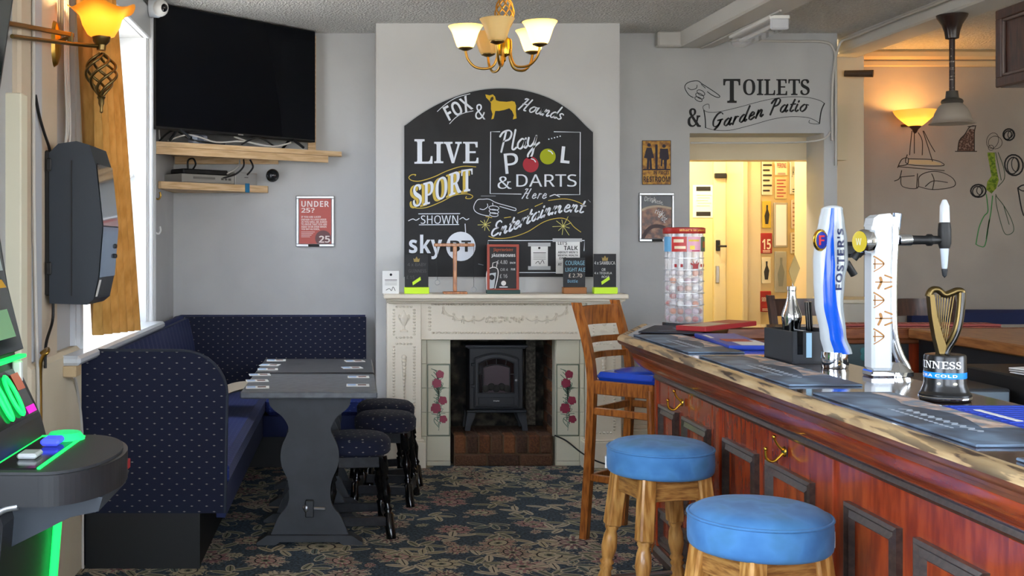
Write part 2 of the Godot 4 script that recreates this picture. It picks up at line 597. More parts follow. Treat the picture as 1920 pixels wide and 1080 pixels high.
	M.shade = mat("f0d9a0", 0.45, 0.0, {"backlight_enabled": true, "backlight": Color(1.0, 0.90, 0.62)})
	M.bulb = glow("ffe2a8", 6.0)
	M.wire = mat("c2bfb8", 0.5)
	M.cable = mat("121212", 0.5)
	M.green = glow("18f060", 1.6)
	M.greenmid = glow("0bd14c", 0.9)
	M.magenta = glow("d21fb8", 0.9)
	M.bluelight = glow("4656ff", 0.9)
	M.tape = mat("a9abad", 0.35)
	M.crest = mat("a08748", 0.6)
	M.crimson = mat("94304a", 0.4)
	M.red = mat("a3262b", 0.5)
	M.royal = mat("1f3fae", 0.5)
	M.runner = tri(mat("ffffff", 0.55), ntex(["454d5a", "56667a", "748ba3"], [0.3, 0.55, 0.8], 0.01, 42, 3), Vector3(2, 2, 2))

# ---------------------------------------------------------------- the place
func _ready():
	var cam := Camera3D.new()
	cam.name = "camera"
	cam.projection = Camera3D.PROJECTION_FRUSTUM
	cam.near = 0.05
	cam.far = 60.0
	cam.size = 1080.0 / F * 0.05
	cam.frustum_offset = Vector2(300.0, -83.0) / F * 0.05
	cam.position = Vector3(0, EYE, 0)
	add_child(cam)
	var sky := ProceduralSkyMaterial.new()
	sky.sky_top_color = hx("c6d7ee")
	sky.sky_horizon_color = hx("e7edf5")
	sky.ground_horizon_color = hx("cfcdc8")
	sky.ground_bottom_color = hx("bdbbb6")
	sky.energy_multiplier = 17.5
	var env := Environment.new()
	env.background_mode = Environment.BG_SKY
	env.sky = Sky.new()
	env.sky.sky_material = sky
	env.tonemap_mode = Environment.TONE_MAPPER_LINEAR
	env.tonemap_exposure = 1.0
	env.sdfgi_enabled = true
	env.ssao_enabled = true
	env.ssil_enabled = true
	var we := WorldEnvironment.new()
	we.name = "surroundings"
	we.environment = env
	add_child(we)
	rng.seed = 77
	materials()
	setting()
	corridor()
	window_side()
	machine()
	television()
	bench()
	tables()
	fireplace()
	stove()
	board()
	mantel_things()
	chandelier()
	wall_lettering()
	bar()
	bar_things()
	stools()
	far_room()

func omni(at: Vector3, c: String, e: float, size: float, called: String):
	var l := OmniLight3D.new()
	l.name = called
	l.position = at
	l.light_color = hx(c)
	l.light_energy = e
	l.light_size = size
	l.omni_range = 14.0
	l.omni_attenuation = 2.0
	l.shadow_enabled = true
	add_child(l, true)

func setting():
	var b := MB.new()
	b.ab(-1.6, 6.0, -0.12, 0.0, -10.2, 2.6)
	struct("floor", b, M.carpet)
	b = MB.new()
	b.ab(-1.6, 6.0, 2.852, 3.0, -10.2, 2.6)
	struct("ceiling", b, M.ceil)
	# left wall: the window in view, and the one nearer the street door
	b = MB.new()
	var wl := func(z0: float, z1: float, y0: float, y1: float): b.ab(-1.52, -1.215, y0, y1, z0, z1)
	wl.call(-8.1, -6.70, 0.0, 2.852)
	wl.call(-6.70, -5.02, 0.0, 0.93)
	wl.call(-6.70, -5.02, 2.62, 2.852)
	wl.call(-5.02, -2.1, 0.0, 2.852)
	wl.call(-2.1, 0.6, 0.0, 0.8)
	wl.call(-2.1, 0.6, 2.62, 2.852)
	wl.call(0.6, 2.6, 0.0, 2.852)
	struct("wall_left", b, M.grey)
	# the worn pier between the two windows
	b = MB.new()
	b.ab(-1.23, -1.185, 0.0, 2.852, -4.62, -4.10, 0.012)
	struct("wall_left_pier", b, M.stone, "pinkish bare plaster pier beside the window")
	b = MB.new()
	b.ab(-1.23, -1.168, 0.0, 0.98, -4.97, -4.16, 0.02)
	struct("wall_left_dado", b, M.cream, "cream painted lower wall below the jukebox")
	b = MB.new()
	b.ab(-1.23, -1.178, 0.98, 2.852, -4.36, -4.24, 0.004)
	struct("trim_1", b, mat("b9bdc4", 0.7), "grey painted strip on the plaster pier")
	b = MB.new()
	b.ab(-1.23, -1.16, 0.6, 1.95, -4.10, -4.02, 0.004)
	struct("trim_2", b, mat("e2ddc6", 0.6), "cream door lining behind the gaming machine")
	b = MB.new()
	b.ab(-1.6, 2.297, 0.0, 2.852, -8.1, -7.8)
	b.ab(2.297, 3.21, 2.172, 2.852, -8.1, -7.8)
	b.ab(3.21, 3.30, 0.0, 2.852, -8.1, -7.8)
	struct("wall_back", b, M.grey)
	# chimney breast with its fire opening
	b = MB.new()
	b.ab(0.156, 0.60, 0.0, 2.852, -7.8, -7.45)
	b.ab(1.325, 1.739, 0.0, 2.852, -7.8, -7.45)
	b.ab(0.60, 1.325, 0.86, 2.852, -7.8, -7.45)
	struct("wall_chimney_breast", b, bump(tri(mat("ffffff", 0.75), ntex(["c0c0bf", "c6c6c4"], [0.3, 0.75], 0.008, 51), Vector3(0.5, 0.5, 0.5), true), ntex([], [], 0.05, 3, 5), 0.12))
	var rec := struct("wall_fire_recess", null_box(0.60, 1.325, 0.0, 0.86, -7.80, -7.785), M.soot, "sooty back of the fire opening")
	part(rec, "side_slab", null_box(0.60, 0.625, 0.0, 0.86, -7.785, -7.46), M.soot)
	part(rec, "back_plate", null_box(1.17, 1.235, 0.2, 0.84, -7.785, -7.72), bump(tri(mat("ffffff", 0.9), ntex(["4b4640", "6d675c"], [0.3, 0.7], 0.03, 52), Vector3(4, 4, 4)), ntex([], [], 0.08, 3, 5), 0.4), "rough grey stone slip")
	part(rec, "back_plate", null_box(0.63, 0.80, 0.18, 0.84, -7.785, -7.74), M.soot)
	part(rec, "mortar_bed", null_box(1.30, 1.325, 0.0, 0.86, -7.785, -7.462), M.mortar)
	for r in 11:
		for k in 2:
			var bb := MB.new()
			var zz := -7.46 - k * 0.165 + (0.05 if r % 2 and k else 0.0)
			bb.ab(1.293, 1.32, r * 0.075 + 0.005, r * 0.075 + 0.07, zz, zz - 0.155, 0.006)
			part(rec, "brick", bb, M.bricks[(r * 3 + k) % 4])
	# right-hand pier, far wall, right and rear walls
	b = MB.new()
	b.ab(3.30, 3.66, 0.0, 2.852, -8.55, -8.2)
	struct("wall_pier", b, mat("e0cfb2", 0.7))
	b = MB.new()
	b.ab(3.66, 6.0, 0.0, 2.852, -8.8, -8.5)
	struct("wall_far", b, M.farwall)
	b = MB.new()
	b.ab(5.7, 6.0, 0.0, 2.852, -8.8, -2.6)
	b.ab(5.7, 6.0, 0.0, 0.9, -2.6, 0.6)
	b.ab(5.7, 6.0, 2.6, 2.852, -2.6, 0.6)
	b.ab(5.7, 6.0, 0.0, 2.852, 0.6, 2.6)
	struct("wall_right", b, M.cream)
	b = MB.new()
	b.ab(-1.6, -1.0, 0.0, 2.852, 2.3, 2.6)
	b.ab(-1.0, 5.0, 0.0, 0.75, 2.3, 2.6)
	b.ab(-1.0, 5.0, 2.65, 2.852, 2.3, 2.6)
	b.ab(1.6, 2.0, 0.75, 2.65, 2.3, 2.6)
	b.ab(5.0, 6.0, 0.0, 2.852, 2.3, 2.6)
	struct("wall_rear", b, M.grey)
	var n := 2
	for w in [[-1.0, 1.6, 0.75, 2.65], [2.0, 5.0, 0.75, 2.65]]:
		b = MB.new()
		for k in 4:
			var x: float = lerpf(w[0], w[1] - 0.05, k / 3.0)
			b.ab(x, x + 0.05, w[2], w[3], 2.42, 2.47, 0.004)
		b.ab(w[0], w[1], w[2], w[2] + 0.05, 2.42, 2.47, 0.004)
		b.ab(w[0], w[1], w[3] - 0.05, w[3], 2.42, 2.47, 0.004)
		var wn := struct("window_%d" % n, b, M.white)
		part(wn, "pane", null_box(w[0], w[1], w[2], w[3], 2.44, 2.444), M.glass)
		n += 1
	for w in [[-1.4, -2.1, 0.6, 0.8, 2.62], [5.85, -2.6, 0.6, 0.9, 2.6]]:
		b = MB.new()
		for k in 4:
			var z: float = lerpf(w[1], w[2] - 0.05, k / 3.0)
			b.ab(w[0], w[0] + 0.05, w[3], w[4], z, z + 0.05, 0.004)
		b.ab(w[0], w[0] + 0.05, w[3], w[3] + 0.05, w[1], w[2], 0.004)
		b.ab(w[0], w[0] + 0.05, w[4] - 0.05, w[4], w[1], w[2], 0.004)
		var wn := struct("window_%d" % n, b, M.white)
		part(wn, "pane", null_box(w[0] + 0.02, w[0] + 0.024, w[3], w[4], w[1], w[2]), M.glass)
		n += 1
	# ceiling beams
	for s in [[2.335, 0.25, -0.043, 2.75, -7.8, 3], [3.50, 0.22, -0.03, 2.75, -8.2, 4]]:
		b = MB.new()
		var z0: float = s[4]
		var len := 7.0
		b.box(Vector3(s[0] - s[2] * len / 2.0, (s[3] + 2.86) / 2.0, z0 + len / 2.0), Vector3(s[1], 2.86 - s[3], len), 0.012, Basis(Vector3.UP, -s[2]))
		struct("trim_%d" % s[5], b, M.beam, "grey painted ceiling beam")
	b = MB.new()
	b.ab(2.06, 2.25, 2.75, 2.853, -7.8, -7.72, 0.01)
	struct("trim_5", b, M.beam)
	b = MB.new()
	b.ab(3.64, 5.7, 2.78, 2.852, -8.5, -8.44, 0.02)
	b.ab(3.64, 5.7, 2.73, 2.775, -8.5, -8.47, 0.008)
	struct("trim_6", b, mat("c9b48f", 0.6), "cream cornice on the far wall")
	b = MB.new()
	b.ab(1.739, 2.297, 0.0, 0.16, -7.8, -7.77, 0.006)
	b.ab(1.739, 2.297, 0.16, 0.19, -7.8, -7.78, 0.006)
	b.ab(1.739, 2.297, 0.19, 0.36, -7.8, -7.785, 0.004)
	struct("baseboard_back", b, M.mantel)

func null_box(x0: float, x1: float, y0: float, y1: float, z0: float, z1: float, bev := 0.0) -> MB:
	var b := MB.new()
	b.ab(x0, x1, y0, y1, z0, z1, bev)
	return b

func corridor():
	var b := MB.new()
	b.ab(2.1, 3.5, 2.012, 2.40, -8.28, -8.1)
	struct("wall_passage_header", b, mat("dfcfae", 0.6))
	b = MB.new()
	b.ab(1.9, 3.075, 0.0, 2.852, -9.8, -9.4)
	b.ab(1.9, 2.0, 0.0, 2.852, -9.4, -8.1)
	struct("wall_passage", b, M.yellow)
	b = MB.new()
	b.ab(3.075, 3.60, 0.0, 2.852, -9.3, -9.0)
	b.ab(3.60, 3.75, 0.0, 2.852, -9.3, -8.55)
	struct("wall_sign", b, mat("dcc58e", 0.6))
	b = MB.new()
	b.ab(3.54, 3.60, 0.0, 2.852, -9.0, -8.965, 0.005)
	struct("trim_7", b, M.whitegloss, "white gloss strip at the end of the sign wall")
	b = MB.new()
	b.ab(3.055, 3.10, 0.0, 2.2, -9.4, -8.97, 0.006)
	b.ab(3.10, 3.205, 0.0, 2.2, -9.0, -8.985, 0.003)
	struct("trim_8", b, mat("d9c9a0", 0.3), "cream gloss door lining in the passage")
	b = MB.new()
	b.ab(2.955, 3.055, 0.0, 2.15, -9.40, -9.36, 0.004)
	var door := struct("door_1", b, mat("e0d2a6", 0.45), "cream passage door standing ajar beside the yellow wall")
	part(door, "closer", null_box(2.955, 3.05, 1.955, 1.995, -9.36, -9.33, 0.004), M.black)
	b = MB.new()
	b.box(Vector3(2.985, 1.405, -9.352), Vector3(0.035, 0.09, 0.015), 0.005)
	b.tube([Vector3(2.985, 1.40, -9.35), Vector3(2.985, 1.40, -9.31), Vector3(3.04, 1.40, -9.305)], 0.009)
	part(door, "handle", b, M.black, "black door handle")
	b = MB.new()
	b.box(Vector3(2.98, 1.17, -9.352), Vector3(0.03, 0.14, 0.012), 0.004)
	part(door, "lock_plate", b, M.steel)
	# notice
	var d := 9.4
	var nt := thing("notice", "white notice with two black bars on the yellow passage wall", "notice")
	part(nt, "sheet", null_box(wx(1299, d), wx(1341, d), wy(408, d), wy(347, d), -d, -d + 0.004), M.paper)
	var f := wallmap(d, 0.006)
	for r in [[1305, 350, 1332, 358], [1305, 397, 1332, 405]]:
		b = MB.new()
		b.quad(f.call(Vector2(r[0], r[3])), f.call(Vector2(r[2], r[3])), f.call(Vector2(r[2], r[1])), f.call(Vector2(r[0], r[1])))
		part(nt, "printed_bar", b, M.ink)
	b = MB.new()
	for k in 5:
		b.ribbon(v2([1306 + k % 2 * 2, 366 + k * 5, 1333 - k % 3 * 3, 366 + k * 5]), 0.9, f)
	part(nt, "print", b, mat("b9b09a", 0.8))
	# plaques on the sign wall
	d = 9.0
	var sg := [
		[722, 168, 775, 340, "black and cream tin plaque at the top beside the door lining", "d9cfae", "2b2a26", "bars"],
		[790, 165, 850, 240, "cream tin plaque with red lettering at the top of the sign wall", "e4d7b2", "8f3f52", "PERONI"],
		[865, 165, 922, 335, "tall cream plaque with a bottle drawing at the top of the sign wall", "cdc8b2", "3a4338", "JAMESON"],
		[790, 252, 848, 360, "small tan plaque with pink print above the framed mirror", "cdb884", "a04a46", "bars"],
		[725, 370, 768, 507, "yellow plaque with a black figure on the sign wall", "c9ac3a", "29251c", "figure"],
		[872, 365, 920, 510, "pale pink worn plaque next to the framed mirror", "c9b7a0", "98705f", "bars"],
		[715, 532, 773, 635, "red plaque with white number fifteen on the sign wall", "a32a26", "eee2c8", "15"],
		[868, 530, 925, 635, "pale plaque with faint print below the pink worn plaque", "cfc4a8", "8a7250", "bars"],
		[722, 655, 767, 787, "cream plaque with a black figure below the red number plaque", "dcd3b0", "2a2a28", "figure"],
		[788, 625, 847, 832, "tall grey faded plaque below the framed mirror", "a3a396", "7f857e", "figure"],
		[713, 825, 768, 930, "red plaque with slanted white lettering lowest on the sign wall", "9e2622", "e6d8be", "SMIRNOFF"],
	]
	for s in sg:
		var x0: float = 1160 + s[0] / 2.7
		var x1: float = 1160 + s[2] / 2.7
		var y0: float = maxf(240 + s[1] / 2.7, 298.0)
		var y1: float = 240 + s[3] / 2.7
		var p := thing("tin_plaque", s[4], "plaque", Vector3.ZERO, 0.0, "plaques on the passage wall")
		part(p, "plate", null_box(wx(x0, d), wx(x1, d), wy(y1, d), wy(y0, d), -d, -d + 0.018, 0.003), mat(s[5], 0.45))
		f = wallmap(d, 0.0195)
		var im := mat(s[6], 0.6)
		var w := x1 - x0
		var h := y1 - y0
		if s[7] == "bars":
			b = MB.new()
			for k in 6:
				b.ribbon(v2([x0 + w * 0.15, y0 + h * (0.12 + 0.15 * k), x1 - w * (0.15 + 0.2 * (k % 2)), y0 + h * (0.12 + 0.15 * k)]), h * 0.055, f)
			part(p, "print", b, im)
		elif s[7] == "figure":
			b = MB.new()
			b.prism(pv([x0 + w * 0.4, y0 + h * 0.15, x0 + w * 0.62, y0 + h * 0.15, x0 + w * 0.6, y0 + h * 0.3, x0 + w * 0.8, y0 + h * 0.5, x0 + w * 0.65, y0 + h * 0.85, x0 + w * 0.3, y0 + h * 0.85, x0 + w * 0.2, y0 + h * 0.55, x0 + w * 0.42, y0 + h * 0.32]), 0.0, plane_xf(d, 0.0195), false)
			part(p, "print", b, im)
		else:
			part(p, "lettering", letters(s[7], "sansb", [x0 + w * 0.12, y0 + h * (0.3 if s[7] == "15" or s[7] == "SMIRNOFF" else 0.18), x1 - w * 0.12, y0 + h * (0.8 if s[7] == "15" else 0.5)], f), im)
			b = MB.new()
			for k in 2:
				b.ribbon(v2([x0 + w * 0.2, y0 + h * (0.86 + 0.07 * k), x1 - w * 0.2, y0 + h * (0.86 + 0.07 * k)]), h * 0.03, f)
			part(p, "print", b, im)
	var mi := thing("wall_mirror", "small silver framed mirror among the plaques", "mirror")
	part(mi, "frame", null_box(wx(1450, d), wx(1475.5, d), wy(464, d), wy(380, d), -d, -d + 0.02, 0.004), M.silver)
	part(mi, "glass", null_box(wx(1453, d), wx(1472.5, d), wy(460, d), wy(384, d), -d + 0.018, -d + 0.022), mat("f2f3f3", 0.2))
	# lamp that lights the passage
	var lp := thing("ceiling_lamp", "round frosted ceiling lamp in the passage", "lamp", Vector3(2.55, 2.78, -8.75))
	b = MB.new()
	b.lathe(v2([0, 0.072, 0.14, 0.07, 0.14, 0.05, 0.1, 0.045]), 24)
	part(lp, "base", b, M.white)
	b = MB.new()
	b.lathe(v2([0, -0.03, 0.06, -0.025, 0.11, 0.005, 0.12, 0.045, 0, 0.046]), 24)
	part(lp, "lamp_globe", b, glow("ffe6b8", 4.0))
	omni(Vector3(2.55, 2.77, -8.75), "ffe8c4", 2.7, 0.1, "passage_lamp_light")

# polygon drawn in plan pixels of a wall d metres away
func plane_xf(d: float, e: float) -> Transform3D:
	var k := d / F
	return Transform3D(Basis(Vector3(k, 0, 0), Vector3(0, -k, 0), Vector3(0, 0, 1)), Vector3(-660.0 * k, EYE + 457.0 * k, -d + e))

func window_side():
	# sash window in the left wall
	var b := MB.new()
	for z in [[-6.90, -6.70], [-5.02, -4.94]]:
		b.ab(-1.225, -1.19, 0.95, 2.80, z[0], z[1], 0.004)
		b.ab(-1.225, -1.175, 0.95, 2.80, z[0] + 0.01, z[0] + 0.05, 0.008)
		b.ab(-1.225, -1.165, 0.95, 2.80, z[1] - 0.04, z[1] - 0.012, 0.008)
		b.ab(-1.225, -1.18, 0.95, 2.80, (z[0] + z[1]) / 2 - 0.012, (z[0] + z[1]) / 2 + 0.012, 0.006)
	b.ab(-1.225, -1.18, 2.62, 2.80, -6.9, -4.94, 0.006)
	for z in [[-6.70, -6.685], [-5.035, -5.02]]:
		b.ab(-1.5, -1.20, 0.95, 2.62, z[0], z[1])
	var w := struct("window_1", b, mat("cdd0d3", 0.45), "white painted sash window with moulded casing")
	b = MB.new()
	b.ab(-1.45, -1.41, 0.95, 1.01, -6.69, -5.03, 0.004)
	b.ab(-1.45, -1.41, 1.74, 1.79, -6.69, -5.03, 0.004)
	b.ab(-1.45, -1.41, 2.56, 2.62, -6.69, -5.03, 0.004)
	for z in [-6.69, -5.88, -5.08]:
		b.ab(-1.45, -1.41, 0.95, 2.62, z, z + 0.05, 0.004)
	part(w, "sash", b, M.white)
	part(w, "pane", null_box(-1.434, -1.43, 0.98, 2.6, -6.68, -5.04), M.glass)
	b = MB.new()
	b.grid(120, 2, func(u, v): return Vector3(-1.36 + 0.012 * sin(u * 110.0), 1.0 + v * 0.82, -6.66 + u * 1.62))
	part(w, "net_curtain", b, mat("f4f4f2", 0.95, 0.0, {"backlight_enabled": true, "backlight": Color(0.9, 0.9, 0.9)}), "white gathered net curtain")
	b = MB.new()
	b.tube([Vector3(-1.40, 1.78, -6.66), Vector3(-1.27, 1.82, -6.66)], 0.014)
	part(w, "stay_bar", b, mat("cfcfcc", 0.4))
	part(w, "window_sill", null_box(-1.42, -1.10, 0.925, 0.965, -6.75, -4.64, 0.012), M.whitegloss)
	part(w, "sill_bracket", null_box(-1.17, -1.115, 0.88, 0.925, -4.72, -4.63, 0.004), mat("c4ac86", 0.6))
	# curtain
	var edge := func(v: float) -> float: return lerpf(5.16, 5.98, pow(1.0 - v, 0.8))
	b = MB.new()
	b.grid(220, 12, func(u, v):
		var a: float = lerpf(4.66, 4.88, pow(1.0 - v, 2.0))
		var e: float = edge.call(v)
		var fold: float = 0.030 * sin(u * 36.0 + 1.2 * sin(v * 2.5)) * (1.25 - 0.9 * u) + 0.010 * sin(u * 71.0 + v * 3.0)
		return Vector3(-1.105 + fold, lerpf(1.03 - 0.06 * u, 2.83, v), -(a + (e - a) * u)))
	solo("curtain", b, M.curtain, "golden brown curtain hanging beside the bright window", "curtain")
	# swing-arm wall lamp
	var lamp := thing("wall_lamp", "brass swing arm wall lamp with amber glass shade and twisted drop", "wall lamp")
	b = MB.new()
	b.lathe(v2([0.0, 0.03, 0.028, 0.026, 0.05, 0.014, 0.055, 0.0]), 20, Transform3D(Basis(Vector3(0, -1, 0), Vector3(1, 0, 0), Vector3(0, 0, 1)) * Basis.from_scale(Vector3(1.7, 1, 0.8)), Vector3(-1.185, 2.215, -4.56)))
	part(lamp, "backplate", b, M.brass)
	b = MB.new()
	b.tube([Vector3(-1.19, 2.215, -4.56), Vector3(-1.11, 2.23, -4.50)], 0.008)
	b.box(Vector3(-1.105, 2.228, -4.50), Vector3(0.022, 0.045, 0.022), 0.005)
	part(lamp, "pivot", b, M.oldbrass)
	b = MB.new()
	b.box(Vector3(-1.15, 2.21, -4.22), Vector3(0.014, 0.018, 0.62), 0.003, Basis.looking_at(Vector3(0.09, 0.06, -0.56)))
	part(lamp, "arm", b, M.oldbrass)
	b = MB.new()
	b.tube([Vector3(-1.18, 2.14, -3.98), Vector3(-1.10, 2.205, -4.50), Vector3(-1.015, 2.215, -4.62)], 0.008)
	part(lamp, "arm", b, M.oldbrass)
	var lc := Vector3(-1.01, 2.2, -4.62)
	b = MB.new()
	b.lathe(v2([0.0, 0.0, 0.018, 0.0, 0.02, 0.02, 0.034, 0.035, 0.038, 0.055, 0.02, 0.055]), 16, Transform3D(Basis(), lc))
	part(lamp, "cup", b, M.oldbrass)
	b = MB.new()
	var pr := v2([0.03, 0.05, 0.055, 0.06, 0.075, 0.095, 0.085, 0.13, 0.105, 0.155, 0.135, 0.17])
	var wav := []
	b.grid(36, 10, func(u, v):
		var i: int = mini(int(v * 5.0), 4)
		var p: Vector2 = pr[i].lerp(pr[i + 1], v * 5.0 - i)
		return lc + Vector3(cos(u * TAU) * p.x, p.y + 0.014 * v * cos(u * TAU * 4.0), -sin(u * TAU) * p.x))
	part(lamp, "lamp_shade", b, mat("d8952a", 0.4, 0.0, {"backlight_enabled": true, "backlight": Color(0.55, 0.38, 0.12)}), "amber frosted glass shade")
	b = MB.new()
	b.ball(lc + Vector3(0, 0.155, 0), Vector3(0.036, 0.042, 0.036))
	part(lamp, "bulb", b, M.bulb)
	omni(lc + Vector3(0, 0.155, 0), "ffd69a", 0.17, 0.035, "wall_lamp_light")
	b = MB.new()
	for k in 6:
		var pts := []
		for i in 19:
			var t := i / 18.0
			var r := 0.008 + 0.055 * pow(sin(PI * pow(t, 0.8)), 1.1)
			var a := TAU * k / 6.0 + t * 3.6
			pts.append(lc + Vector3(cos(a) * r, -0.015 - t * 0.17, sin(a) * r))
		b.tube(pts, 0.006, 6)
	part(lamp, "twisted_cage", b, M.oldbrass)
	b = MB.new()
	b.lathe(v2([0.0, -0.255, 0.007, -0.25, 0.006, -0.23, 0.012, -0.215, 0.012, -0.2, 0.018, -0.19, 0.01, -0.178, 0, -0.175]), 12, Transform3D(Basis(), lc))
	part(lamp, "finial", b, M.oldbrass)
	# jukebox
	var jb := thing("wall_jukebox", "dark grey wall mounted jukebox with mirrored screen", "jukebox")
	var body := pv([-1.165, 1.19, -1.02, 1.185, -0.995, 1.205, -0.975, 1.30, -0.96, 1.49, -0.985, 1.72, -1.01, 1.80, -1.06, 1.815, -1.13, 1.805, -1.165, 1.77])
	b = MB.new()
	b.prism(body, 0.30, Transform3D(Basis(), Vector3(0, 0, -4.41)))
	part(jb, "case", b, mat("2c333b", 0.4))
	b = MB.new()
	b.ab(-1.185, -1.165, 1.22, 1.78, -4.70, -4.42, 0.004)
	part(jb, "mounting_plate", b, M.black)
	b = MB.new()
	b.ab(-1.08, -1.076, 1.22, 1.74, -4.412, -4.405)
	part(jb, "seam", b, M.black)
	for y in [1.30, 1.70]:
		part(jb, "hinge", null_box(-1.175, -1.155, y, y + 0.05, -4.42, -4.40, 0.004), M.black)
	b = MB.new()
	b.quad(Vector3(-0.957, 1.49, -4.415), Vector3(-0.957, 1.49, -4.70), Vector3(-0.982, 1.73, -4.70), Vector3(-0.982, 1.73, -4.415))
	part(jb, "screen", b, mat("9aa0a8", 0.06, 0.9), "mirrored upper screen")
	b = MB.new()
	b.quad(Vector3(-0.972, 1.29, -4.415), Vector3(-0.972, 1.29, -4.70), Vector3(-0.957, 1.485, -4.70), Vector3(-0.957, 1.485, -4.415))
	part(jb, "lower_panel", b, mat("7d97b8", 0.15, 0.7), "blue silver lower panel")
	for y in [1.37, 1.41]:
		b = MB.new()
		b.box(Vector3(-0.962, y, -4.66), Vector3(0.012, 0.018, 0.03), 0.004)
		part(jb, "button", b, M.black)
	b = MB.new()
	b.quad(Vector3(-0.99, 1.215, -4.42), Vector3(-0.99, 1.215, -4.46), Vector3(-0.974, 1.28, -4.46), Vector3(-0.974, 1.28, -4.42))
	part(jb, "sticker", b, M.paper)
	# cables on the pier
	var cb := func(called: String, pts: Array, r: float, m: Material, label: String):
		var t := MB.new()
		t.tube(smooth(pts, 6), r, 6)
		solo(called, t, m, label, "cable", "cables on the left wall")
	cb.call("cable", v3([-1.172, 1.97, -4.245, -1.17, 1.90, -4.29, -1.165, 1.84, -4.34, -1.165, 1.78, -4.42, -1.17, 1.72, -4.44]), 0.006, M.cable, "black cable sagging across the pier above the jukebox")
	cb.call("cable", v3([-1.16, 1.19, -4.45, -1.16, 1.12, -4.44, -1.158, 1.04, -4.34, -1.158, 0.95, -4.33]), 0.006, M.cable, "black cable leaving the bottom of the jukebox")
	cb.call("cable", v3([-1.175, 2.84, -4.235, -1.175, 1.6, -4.235, -1.16, 0.9, -4.235, -1.16, 0.75, -4.235]), 0.007, M.wire, "white cable running down the edge of the pier")
	for k in 3:
		var z := -4.69 - k * 0.03
		cb.call("cable", v3([-1.18, 2.84, z, -1.175, 2.2, z, -1.165, 1.95 - k * 0.04, z + 0.01, -1.17, 1.83, -4.68]), 0.005, M.wire, ["first white cable hanging beside the curtain above the jukebox", "middle white cable hanging beside the curtain above the jukebox", "white cable closest to the curtain above the jukebox"][k])
	cb.call("cable", v3([-1.13, 0.88, -4.66, -1.16, 0.82, -4.83, -1.165, 0.6, -4.95, -1.165, 0.15, -4.96, -1.16, 0.02, -4.94]), 0.006, M.wire, "cream cable dropping from the sill bracket beside the bench")
	cb.call("curtain_hook", v3([-1.165, 1.01, -4.30, -1.13, 1.03, -4.26, -1.12, 1.02, -4.22, -1.14, 1.0, -4.22, -1.155, 0.93, -4.25, -1.155, 0.66, -4.26]), 0.007, M.brass, "long brass hook rod on the cream lower wall")
	# camera, hooks
	var cc := thing("security_camera", "white dome security camera beside the television", "camera")
	b = MB.new()
	b.lathe(v2([0, -0.02, 0.055, -0.02, 0.058, 0.03, 0.05, 0.045, 0, 0.045]), 18, Transform3D(Basis(Vector3(0, 0, 1), -PI / 2), Vector3(-1.155, 2.79, -6.66)))
	part(cc, "housing", b, M.whitegloss)
	b = MB.new()
	b.ball(Vector3(-1.112, 2.785, -6.64), Vector3(0.05, 0.05, 0.05), 16, 10)
	part(cc, "dome", b, M.white)
	b = MB.new()
	b.ball(Vector3(-1.084, 2.780, -6.61), Vector3(0.022, 0.024, 0.022))
	part(cc, "lens", b, M.blackgloss)
	var hk := [["white plastic hook on the strip of wall below the shelf", Vector3(-1.21, 1.50, -6.98), M.white], ["small brass hook below the shelf corner", Vector3(-1.21, 1.71, -6.98), M.brass]]
	for h in hk:
		b = MB.new()
		var p: Vector3 = h[1]
		b.tube(smooth([p, p + Vector3(0.03, -0.02, 0), p + Vector3(0.045, 0, 0), p + Vector3(0.04, 0.025, 0)], 5), 0.006, 6)
		b.box(p, Vector3(0.012, 0.04, 0.02), 0.003)
		solo("coat_hook", b, h[2], h[0], "hook")

